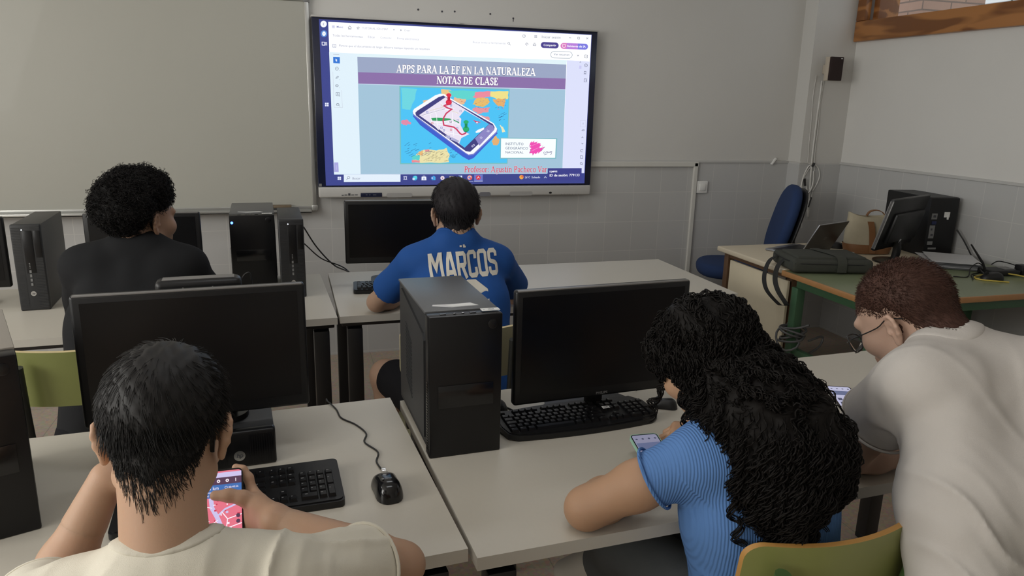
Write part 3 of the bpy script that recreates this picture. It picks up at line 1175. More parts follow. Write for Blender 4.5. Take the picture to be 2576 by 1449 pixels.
# ------------------------------------------------------------------ teacher's corner
# laptop, open, seen from behind its lid
M_alul = mat('laptop_silver', (0.38, 0.38, 0.39), 0.32, .8)
M_lid = mat('laptop_lid', (0.060, 0.060, 0.063), 0.35, .5)
t = thing('laptop', 'open silver laptop with dark lid seen from behind', 'laptop', (2.867, 3.528, .76), 21)
mb = MB()
mb.box((0, .115, .007), (.31, .22, .013), 0, bev=.005)
mb.box((0, .125, .0138), (.28, .12, .001), 1)
mb.build('laptop_base', [M_alul, M_plk], t, 30)
Ml = Matrix.Translation((0, 0, .012)) @ Matrix.Rotation(R(28), 4, 'X')
mb = MB()
mb.box((0, 0, .105), (.31, .007, .21), 0, bev=.003, M=Ml)
mb.box((0, .0036, .108), (.29, .001, .185), 1, M=Ml)
lid = mb.build('lid', [M_alul, M_plk], t, 30)
mb = MB()
mb.box((0, -.0036, .105), (.306, .001, .206), 0, M=Ml)
V, F = text_geo('hp', .035, shear=.25, align='CENTER')
mb.add([(x, -.0045, y + .095) for x, y in V], F, 1, Ml)
mb.build('lid_cover', [M_lid, M_rim], lid, 0)

# laptop bag lying at the corner of the green table
M_bag = mat('dark_green_canvas', (0.042, 0.045, 0.036), 0.85, bump=.5, bscale=500, noise=.1)
M_bagd = mat('bag_strap_black', (0.016, 0.016, 0.016), 0.8)
t = thing('laptop_bag', 'dark green laptop bag lying at the corner of the green table', 'bag', (2.40, 3.10, .762), -14)
mb = MB()
mb.box((.21, .14, .038), (.42, .29, .070), 0, bev=.022, seg=4)
mb.box((.21, .13, .073), (.36, .22, .022), 0, bev=.010, seg=3)
body = mb.build('bag_body', M_bag, t, 50)
mb = MB()
mb.tube([(.01, .0, .050), (.10, -.006, .052), (.30, -.006, .050), (.41, .0, .048)], .003, 6, smooth=4)
mb.tube([(.0, .05, .055), (-.004, .15, .055), (.0, .26, .055)], .003, 6, smooth=4)
mb.build('zip', M_bagd, body, 50)
mb = MB()
V = []
P = spline([(.20, .22, .088), (.235, .10, .088), (.25, .02, .084), (.25, -.010, .055), (.25, -.012, .01)], 5)
for i, q in enumerate(P):
    V += [tuple(q + np.array([-.024, 0, 0])), tuple(q + np.array([.024, 0, 0])), tuple(q + np.array([-.024, .003, .003])), tuple(q + np.array([.024, .003, .003]))]
F = []
for i in range(len(P) - 1):
    a, b = 4 * i, 4 * i + 4
    F += [(a, a + 1, b + 1, b), (a + 2, b + 2, b + 3, a + 3), (a, b, b + 2, a + 2), (a + 1, a + 3, b + 3, b + 1)]
mb.add(V, F)
mb.build('flap_strap', M_bag, body, 40)


def webbing(mb, P, w, side, th=.0025, k=6):
    P = spline(P, k)
    s = np.array(side, float)
    s /= np.linalg.norm(s)
    V, F = [], []
    for i, q in enumerate(P):
        tdir = P[min(i + 1, len(P) - 1)] - P[max(i - 1, 0)]
        nn = np.cross(s, tdir)
        nn /= np.linalg.norm(nn) + 1e-9
        for a, b in ((-1, -1), (1, -1), (1, 1), (-1, 1)):
            V.append(q + a * s * w / 2 + b * nn * th / 2)
    for i in range(len(P) - 1):
        for j in range(4):
            j2 = (j + 1) % 4
            F.append((4 * i + j, 4 * i + j2, 4 * i + 4 + j2, 4 * i + 4 + j))
    mb.add(V, F)


mb = MB()
webbing(mb, [(.02, .20, .06), (-.045, .19, .03), (-.075, .17, -.05), (-.070, .13, -.12), (-.025, .07, -.178), (-.010, .05, -.182)], .026, (.5, -.8, .2))
webbing(mb, [(.02, .12, .06), (-.025, .12, .02), (-.040, .11, -.05), (-.030, .08, -.11), (.0, .04, -.165), (.01, .04, -.18)], .026, (.7, -.6, .2))
mb.build('shoulder_strap', M_bagd, t, 50)

# handbag: cream fabric with tan leather trim
M_crbag = mat('cream_fabric', (0.40, 0.35, 0.25), 0.8, noise=.06)
M_tan = mat('tan_leather', (0.20, 0.090, 0.035), 0.5, noise=.12, nscale=40)
t = thing('handbag', 'cream and tan leather handbag between laptop and tilted monitor', 'bag', (3.22, 3.52, .762), -20)
mb = MB()
V, F = [], []
n = 28
prof = [(0.0, .12, .062), (.03, .13, .068), (.10, .135, .06), (.16, .130, .05), (.225, .128, .045)]
for z, a, b in prof:
    for k in range(n):
        q = 2 * PI * k / n
        V.append((a * np.sign(math.cos(q)) * abs(math.cos(q)) ** .7, b * np.sign(math.sin(q)) * abs(math.sin(q)) ** .7, z + (.012 * math.cos(2 * q) if z > .2 else 0)))
for i in range(len(prof) - 1):
    for k in range(n):
        k2 = (k + 1) % n
        F.append((i * n + k, i * n + k2, (i + 1) * n + k2, (i + 1) * n + k))
F.append(tuple(range(n - 1, -1, -1)))
m0 = len(V)
for z, s in ((.225, .94), (.15, .88)):
    for k in range(n):
        x, y, zz = V[(len(prof) - 1) * n + k]
        V.append((x * s, y * s, zz - (.225 - z)))
top = (len(prof) - 1) * n
for a0, b0 in ((top, m0), (m0, m0 + n)):
    for k in range(n):
        k2 = (k + 1) % n
        F.append((a0 + k, a0 + k2, b0 + k2, b0 + k))
F.append(tuple(m0 + n + k for k in range(n)))
mb.add(V, F)
mb.build('bag_body', M_crbag, t, 60)
mb = MB()
prof = [(0.001, .124, .066), (.03, .134, .072), (.055, .138, .070)]
V, F = [], []
for z, a, b in prof:
    for k in range(n):
        q = 2 * PI * k / n
        V.append((a * np.sign(math.cos(q)) * abs(math.cos(q)) ** .7, b * np.sign(math.sin(q)) * abs(math.sin(q)) ** .7, z))
for i in range(2):
    for k in range(n):
        k2 = (k + 1) % n
        F.append((i * n + k, i * n + k2, (i + 1) * n + k2, (i + 1) * n + k))
F.append(tuple(range(n - 1, -1, -1)))
mb.add(V, F)
mb.build('leather_base', M_tan, t, 60)
mb = MB()
webbing(mb, [(-.02, -.056, .19), (-.01, -.064, .15), (-.005, -.072, .10), (-.0, -.082, .03), (-.0, -.083, .01)], .034, (1, 0, 0), .004)
mb.build('leather_strap', M_tan, t, 50)
mb = MB()
webbing(mb, [(-.01, .04, .21), (.01, .048, .235), (.045, .05, .245), (.08, .048, .235), (.10, .04, .21)], .022, (0, 1, 0.1), .004)
mb.build('handle', M_tan, t, 50)

# tilted monitor seen from behind
t = thing('monitor', 'black monitor on the teacher table tilted back, seen from behind', 'monitor', (3.16, 3.26, .76), 0, 'black computer monitors')
Mm = Matrix.Translation((0, 0, .085)) @ Matrix.Rotation(R(24), 4, 'Z') @ Matrix.Rotation(R(14), 4, 'X')
mb = MB()
mb.box((0, .012, .145), (.46, .022, .29), 0, bev=.006, M=Mm)
mb.box((.02, -.008, .125), (.36, .024, .17), 0, bev=.010, M=Mm)
hd = mb.build('housing', M_bez, t, 30)
mb = MB()
mb.box((-.227, .012, .145), (.006, .02, .27), 0, bev=.002, M=Mm)
mb.build('side_trim', M_rim, hd, 30)
mb = MB()
mb.box((0, .0235, .147), (.43, .0015, .255), 0, M=Mm)
mb.build('screen', M_scr, t, 0)
mb = MB()
mb.box((-.0, -.021, .045), (.022, .001, .024), 0, rot=(0, R(8), 0), M=Mm)
mb.build('silver_sticker', M_silv, hd, 0)
mb = MB()
mb.tube([(.02, 0, .01), (.02, -.01, .08), (.0, -.005, .15)], .022, 12, smooth=3)
mb.build('stand_neck', M_plk, t, 50)
mb = MB()
mb.lathe([(.0, 0), (.11, 0), (.11, .008), (.03, .016), (.0, .016)], 32, 0, Matrix.Translation((.02, 0, .001)))
mb.build('stand_base', M_semi, t, 40)

# tower in the corner, its back panel turned to the room
t = thing('tower_computer', "black tower in the corner showing its back panel with grey ports", 'computer', (3.565, 3.345, .76), -8.6, 'black tower computers')
w, h, d = .18, .341, .40
mb = MB()
mb.box((0, d / 2, h / 2), (w, d, h), 0, bev=.004)
mb.build('case', M_bez, t, 30)
mb = MB()
mb.box((0, d / 2, h + .0005), (w - .004, d - .02, .003), 0)
mb.build('top_panel', M_case, t, 0)
mb = MB()
mb.box((-.055, -.001, .235), (.034, .003, .034), 0)
mb.box((-.058, -.001, .145), (.032, .003, .075), 0)
mb.box((-.058, -.001, .080), (.032, .003, .020), 0)
mb.box((-.04, -.001, .048), (.05, .003, .010), 0)
mb.box((-.055, -.0028, .236), (.016, .002, .014), 1)
mb.box((-.062, -.0028, .160), (.010, .002, .012), 1)
mb.box((-.056, -.0028, .128), (.014, .002, .012), 1)
mb.build('port_plate', [M_greyt, M_dkp], t, 0)
mb = MB()
mb.box((-.052, -.002, .198), (.028, .005, .02), 0, bev=.002)
mb.build('video_plug', mat('plug_blue', (.012, .02, .08), .5), t, 30)
mb = MB()
mb.box((.022, -.001, .245), (.034, .003, .030), 0)
mb.box((.026, -.006, .232), (.007, .010, .030), 0, bev=.002)
mb.build('power_socket', M_wht, t, 30)
cable('black cables hanging behind the corner tower beside the wall', [(3.655, 3.32, .92), (3.668, 3.27, .86), (3.66, 3.20, .79), (3.64, 3.16, .77), (3.62, 3.10, .766)], .004, M_cab)

# keyboard on the green table and the black notebook by it
keyboard('black keyboard on the green table behind the bag', (3.04, 2.975, .762), 14, .43, .14)

# papers
M_sheet = mat('paper_sheet', (0.60, 0.605, 0.62), 0.8)
rnd = random.Random(7)
for k in range(9):
    t = None
    mb = MB()
    n, m = 10, 8
    V, F = [], []
    a = R(58 + rnd.uniform(-8, 8))
    ox, oy = 3.46 + rnd.uniform(-.02, .02), 3.145 + rnd.uniform(-.012, .012)
    for top in (0, 1):
        for i in range(n + 1):
            for j in range(m + 1):
                x, y = (i / n - .5) * .31, (j / m - .5) * .25
                z = .762 + k * .0032 + .0008 + top * .0008 + (.0045 * (2 * i / n - 1) ** 2 * rnd.uniform(.6, 1) if k > 5 else 0)
                if k == 8:
                    z += .008 * max(0, (j / m - .55)) * math.sin(i * .9) ** 2 + .004
                V.append((ox + x * math.cos(a) - y * math.sin(a), oy + x * math.sin(a) + y * math.cos(a), z))
    w1 = (n + 1) * (m + 1)
    for i in range(n):
        for j in range(m):
            p = i * (m + 1) + j
            F.append((w1 + p, w1 + p + m + 1, w1 + p + m + 2, w1 + p + 1))
            F.append((p, p + 1, p + m + 2, p + m + 1))
    mb.add(V, F)
    lab = 'white paper sheet within the untidy pile on the green table' if k < 8 else 'topmost curled white paper sheet on the pile on the green table'
    tag(mb.build('paper_sheet', M_sheet, None, 40), lab, 'paper', 'papers on the green table')

# router with one raised aerial
t = thing('router', 'black router with one raised aerial on the green table by the wall', 'router', (3.50, 2.845, .76), -6)
mb = MB()
mb.box((0, .045, .015), (.17, .10, .030), 0, bev=.005)
mb.build('router_body', M_plk, t, 30)
mb = MB()
mb.box((.045, .05, .0315), (.06, .06, .002), 0)
mb.build('router_label', M_greyt, t, 0)
mb = MB()
mb.tube([(-.075, .05, .02), (-.095, .055, .06), (-.165, .075, .155)], [.006, .007, .004], 8)
mb.build('aerial', M_plk, t, 50)
mb = MB()
mb.box((3.625, 2.86, .787), (.05, .05, .052), bev=.004)
tag(mb.build('power_adapter', M_bez, None, 30), 'black power adapter block right of the router', 'adapter')
cable('yellow network cable looped on the green table', [(3.69, 2.70, .764), (3.60, 2.76, .765), (3.50, 2.85, .775), (3.42, 2.87, .77), (3.33, 2.86, .765), (3.285, 2.83, .7645), (3.285, 2.79, .7645), (3.33, 2.75, .7645), (3.38, 2.72, .7645)], .0038, M_caby)
for k, (lab, P) in enumerate((('black cable curling in front of the papers', [(3.20, 2.88, .764), (3.27, 2.86, .764), (3.36, 2.93, .79), (3.43, 2.95, .81), (3.46, 2.93, .78), (3.40, 2.86, .764), (3.33, 2.88, .764)]),
                              ('black cable tangled left of the router', [(3.48, 2.97, .775), (3.42, 2.93, .764), (3.34, 2.90, .764), (3.27, 2.83, .764), (3.24, 2.80, .765)]),
                              ('black cable of the mouse by the yellow cable', [(3.38, 2.85, .768), (3.38, 2.89, .79), (3.44, 2.92, .775), (3.50, 2.93, .77)]),
                              ('black cable arched over the router', [(3.52, 2.95, .80), (3.56, 2.95, .815), (3.60, 2.93, .81), (3.63, 2.90, .80)]))):
    cable(lab, P, .003, M_cab)
cable('black cable of the mouse behind the open laptop', [(3.15, 3.72, .775), (3.16, 3.77, .79), (3.22, 3.78, .775), (3.28, 3.72, .765)], .003, M_cab)
mb = MB()
mb.box((3.10, 3.50, .766), (.07, .02, .008), rot=(0, 0, R(20)), bev=.002)
tag(mb.build('cable_adapter', M_wht, None, 30), 'small white adapter stick lying before the handbag', 'adapter')
mb = MB()
mb.box((3.22, 3.72, .764), (.15, .10, .006), rot=(0, 0, R(-10)))
tag(mb.build('note_pad', M_paper, None, 0), 'white note pad behind the handbag on the teacher table', 'notepad')

# grey cable coiled round the leg of the green table
lx, ly = 2.47, 3.125
mb = MB()
P = []
for k in range(64):
    a = k * .42
    P.append((lx + (.047 + .012 * math.sin(k * .37)) * math.cos(a) * 1.25, ly + (.047 + .012 * math.cos(k * .51)) * math.sin(a) * 1.25, .425 + .035 * math.sin(k * .23)))
P += [(lx - .02, ly - .08, .40), (lx - .08, ly - .06, .36), (lx - .11, ly - .02, .40), (lx - .07, ly + .03, .45), (lx - .02, ly - .04, .47), (lx + .02, ly - .09, .50)]
mb.tube(P, .006, 7, smooth=3)
mb.tube([(lx + .06, ly - .05, .40), (lx + .16, ly - .03, .41), (lx + .14, ly - .04, .36), (lx + .04, ly - .07, .33)], .006, 7, smooth=6)
tag(mb.build('cable_coil', M_cabg, None, 60), 'grey cable wound in a coil round a green table leg', 'cable', 'loose cables')

# ------------------------------------------------------------------ wall things
# loudspeaker on the column
t = thing('wall_speaker', 'small brown loudspeaker mounted on the corner column', 'speaker', (3.475, 4.30, 1.764), 0)
M_spk = mat('speaker_brown', (0.020, 0.008, 0.007), 0.7, bump=.5, bscale=900)
M_spc = mat('speaker_cream', (0.50, 0.44, 0.36), 0.5)
mb = MB()
mb.box((0, .024, .077), (.104, .042, .154), 0, bev=.004)
mb.build('speaker_case', M_spc, t, 30)
mb = MB()
mb.box((.0, -.004, .077), (.098, .018, .152), 0, bev=.004)
g = mb.build('speaker_grille', M_spk, t, 30)
mb = MB()
art_rect(mb, .024, .140, .040, .145, 0, XZ(-.0135))
mb.build('speaker_badge', M_silv, g, 0)
mb = MB()
mb.box((.0, .070, .077), (.05, .056, .06), 0, bev=.003)
mb.build('wall_bracket', M_spc, t, 30)

cy = CY0 - .006
for lab, P, r, m in (
    ('white cable running straight down the corner column', [(3.455, cy, 1.765), (3.452, cy, 1.6), (3.450, cy, 1.4), (3.452, cy, 1.22), (3.462, cy, 1.05), (3.470, cy, .90), (3.475, cy, .86)], .0045, M_cabw),
    ('thin white cable left of the straight one on the column', [(3.405, cy, 1.80), (3.398, cy, 1.66), (3.408, cy, 1.5), (3.412, cy, 1.35), (3.42, cy, 1.22)], .002, M_cabw),
    ('thin white cable right of the straight one on the column', [(3.47, cy, 1.765), (3.462, cy, 1.62), (3.470, cy, 1.45), (3.468, cy, 1.3), (3.478, cy, 1.2), (3.49, cy, 1.06), (3.475, cy, .90)], .002, M_cabw),
    ('big loose loop of white cable hanging on the column', [(3.46, cy, 1.205), (3.43, cy, 1.19), (3.405, cy, 1.14), (3.392, cy, 1.08), (3.40, cy, 1.03), (3.43, cy, 1.0), (3.46, cy - .01, 1.02), (3.475, cy - .01, 1.08), (3.468, cy - .01, 1.16)], .0035, M_cabw),
    ('white cable loop on the right of the column knot', [(3.475, cy, 1.205), (3.51, cy, 1.18), (3.53, cy, 1.13), (3.52, cy, 1.08), (3.495, cy, 1.03), (3.485, cy, 1.02)], .0035, M_cabw),
    ('long thin white cable falling left behind the blue chair', [(3.455, cy, 1.20), (3.41, cy, 1.13), (3.385, cy, 1.05), (3.37, cy - .01, .98), (3.385, cy - .02, .88), (3.41, cy - .02, .82), (3.42, cy - .02, .76)], .0025, M_cabw),
    ('thin white cable crossing down to the wall plug', [(3.42, cy, 1.09), (3.44, cy - .005, 1.02), (3.47, cy - .005, .96), (3.465, cy - .005, .90), (3.47, cy, .82)], .0025, M_cabw),
):
    cable(lab, P, r * 1.35, m, group='white cables on the column')
for lab, a, b, r in (('dark plug joint on the upper left cable loop', (3.408, cy - .004, 1.105), (3.418, cy - .004, 1.055), .008),
                     ('dark plug joint low on the crossing cable', (3.478, cy - .008, .975), (3.462, cy - .010, .905), .006),
                     ('dark cable knot where the loops meet', (3.468, cy - .008, 1.212), (3.452, cy - .008, 1.19), .009)):
    mb = MB()
    mb.cyl(a, b, r, r * .8, n=10)
    tag(mb.build('cable_joint', M_cab, None, 50), lab, 'plug', 'dark joints on the column cables')
mb = MB()
mb.cyl((3.467, cy - .004, .885), (3.470, cy - .004, .835), .011, .007, n=12)
tag(mb.build('cable_plug', M_cabw, None, 50), 'white plug hanging low on the column', 'plug')
cable('white cable along the top of the tiles to the column', [(3.245, YW - .01, 1.225), (3.30, YW - .012, 1.222), (3.345, YW - .014, 1.222), (3.352, CY0 + .06, 1.222), (3.352, CY0 - .008, 1.220), (3.39, CY0 - .010, 1.215), (3.45, CY0 - .010, 1.207)], .003, M_cabw, group='white cables on the column')
mb = MB()
mb.box((3.232, YW - .012, 1.214), (.012, .02, .056), rot=(0, R(38), 0), bev=.003)
tag(mb.build('cable_clip', M_wht, None, 30), 'white plastic clip holding the cable on the tile edge', 'clip')

# light switch
t = thing('light_switch', 'square white light switch on the tiles beside the trunking', 'switch', (2.683, YW - .002, 1.038), 0)
mb = MB()
mb.box((0, -.008, 0), (.084, .012, .084), 0, bev=.005, seg=3)
mb.build('switch_plate', M_wht, t, 30)
mb = MB()
mb.box((.0, -.016, 0), (.046, .008, .048), 0, bev=.003)
mb.build('switch_rocker', M_wht, t, 30)

# drilled holes above the display
for x, z, lab in ((.725, 2.085, 'leftmost drilled hole in the wall above the display'), (.866, 2.082, 'second drilled hole from the left above the display'),
                  (.942, 2.086, 'third drilled hole from the left above the display'), (1.159, 2.084, 'fourth drilled hole from the left above the display'),
                  (1.303, 2.067, 'rightmost drilled hole above the display, with a scratch')):
    mb = MB()
    mb.cyl((x, YW - .0025, z), (x, YW + .002, z), .0055, n=14)
    if x > 1.2:
        mb.box((x, YW - .001, z - .012), (.004, .002, .016))
    tag(mb.build('drill_hole', M_dkp, None, 40), lab, 'hole', 'drilled holes above the display')

# whiteboard
t = thing('whiteboard', 'large white writing board with thin aluminium frame on the left', 'whiteboard', (-1.5, YW, .94), 0)
M_wb = mat('whiteboard_enamel', (0.42, 0.415, 0.37), 0.42, noise=.02, nscale=2, coat=.10)
M_frm = mat('board_aluminium', (0.50, 0.50, 0.48), 0.35, .7)
mb = MB()
mb.box((0, -.014, .58), (3.18, .02, 1.14), 0)
mb.build('writing_surface', M_wb, t, 0)
mb = MB()
for s in (-1, 1):
    mb.box((s * 1.595, -.016, .58), (.024, .032, 1.19), 0, bev=.003)
mb.box((0, -.016, 1.163), (3.2, .032, .024), 0, bev=.003)
mb.box((0, -.016, -.002), (3.2, .032, .024), 0, bev=.003)
mb.build('board_frame', M_frm, t, 30)
for x, z in ((1.595, 1.163), (1.595, -.002), (-1.595, 1.163), (-1.595, -.002)):
    mb = MB()
    mb.box((x, -.016, z), (.034, .036, .034), 0, bev=.003)
    mb.build('frame_corner', M_greyt if z > 1 else M_frm, t, 30)
mb = MB()
mb.box((0, -.055, -.020), (3.15, .07, .008), 0, bev=.002)
mb.box((0, -.088, -.014), (3.15, .004, .018), 0, bev=.001)
mb.build('pen_tray', M_frm, t, 30)
t = thing('board_eraser', 'wooden board eraser with black felt on the whiteboard tray', 'eraser', (-.095, YW - .055, .928), 0)
mb = MB()
mb.box((.01, 0, .009), (.13, .045, .016), bev=.003)
mb.build('felt_pad', M_cab, t, 30)
mb = MB()
mb.box((0, 0, .025), (.115, .04, .015), bev=.003)
mb.build('wooden_grip', mat('eraser_wood', (.16, .12, .075), .6, noise=.1), t, 30)
# ------------------------------------------------------------------ interactive display
SY = YW - .085                   # depth of the glass


def on_wall(px, py, y):
    """Photo coordinates -> point of the vertical plane at depth y (used to lay out the flat picture on the display)."""
    d = _fw * FPX + _rt * (px - 1288.0) - _up * (py - 724.5)
    p = CAM + d * (y / d[1])
    return p[0], p[2]


M_whp = mat('display_white_plastic', (0.50, 0.49, 0.47), 0.4)
M_navy = mat('display_bezel', (0.010, 0.014, 0.042), 0.22)  # navy tint: the bluish glare of the screen put into the bezel colour
M_grl = mat('display_grille', (0.38, 0.37, 0.36), 0.6, bump=.6, bscale=1500)
M_grld = mat('display_grille_dark', (0.16, 0.16, 0.18), 0.6)
x0, zt = on_wall(783, 40, SY)
x1, zt2 = on_wall(1506, 74, SY)
_, zb = on_wall(801, 498, SY)
x0, x1 = x0, x1
DW, DX = x1 - x0, (x0 + x1) / 2
zbar = on_wall(805, 471, SY)[1]
t = thing('interactive_display', 'large lit interactive display showing a slide, on the front wall', 'display', (DX, SY, zb), 0)
mb = MB()
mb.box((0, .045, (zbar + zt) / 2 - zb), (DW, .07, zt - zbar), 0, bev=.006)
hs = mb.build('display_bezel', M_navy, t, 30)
mb = MB()
mb.box((0, .04, zt - zb + .002), (DW + .006, .085, .010), 0, bev=.003)
mb.build('top_cover', M_whp, t, 30)
mb = MB()
mb.box((0, .040, (zbar - zb) / 2), (DW - .004, .088, zbar - zb), 0, bev=.010, seg=3)
bar = mb.build('speaker_bar', M_whp, t, 30)


def loc(px, py):
    x, z = on_wall(px, py, SY)
    return x - DX, z - zb


LYR = [0]
ART = MB()
AM = []
AMI = {}


def col(rgb, k=1.0):
    key = (tuple(rgb), k)
    if key not in AMI:
        AMI[key] = len(AM)
        AM.append(emat('lit_%03d_%03d_%03d_%d' % (*[int(c) for c in rgb], int(k * 100)), s2l(rgb), k))
    return AMI[key]


def q_poly(P, c, k=1.0, lift=None):
    LYR[0] += 1
    y = -.0006 - LYR[0] * .000012
    ART.add([(loc(a, b)[0], y, loc(a, b)[1]) for a, b in P], [tuple(range(len(P)))], col(c, k))


def q_line(P, w, c, closed=False, k=1.0):
    LYR[0] += 1
    y = -.0006 - LYR[0] * .000012
    V, F = ribbon(P, w, closed)
    ART.add([(loc(a, b)[0], y, loc(a, b)[1]) for a, b in V], F, col(c, k))


def q_geo(V, F, P0, P1, c, wid, hpx=None, k=1.0):
    """Writing (V in text units, width wid) laid from P0 to P1 in photo coordinates."""
    LYR[0] += 1
    y = -.0006 - LYR[0] * .000012
    s = (P1[0] - P0[0]) / wid
    sl = (P1[1] - P0[1]) / (P1[0] - P0[0])
    sv = s if hpx is None else hpx
    pts = []
    for a, b in V:
        px = P0[0] + a * s + b * sv * .035
        py = P0[1] + a * s * sl - b * sv
        lx, lz = loc(px, py)
        pts.append((lx, y, lz))
    ART.add(pts, F, col(c, k))


def q_text(txt, P0, P1, c, h=None, bold=0.0, shear=0.0, k=1.0):
    V, F = text_geo(txt, 1.0, bold=bold, shear=shear, res=2)
    wid = max(a for a, b in V)
    q_geo(V, F, P0, P1, c, wid, None if h is None else h / .73, k)


# a bold book face and a jersey face drawn with strokes
def arc(cx, cy, rx, ry, a0, a1, n=10):
    return [(cx + rx * math.cos(R(a0 + (a1 - a0) * i / n)), cy + ry * math.sin(R(a0 + (a1 - a0) * i / n))) for i in range(n + 1)]


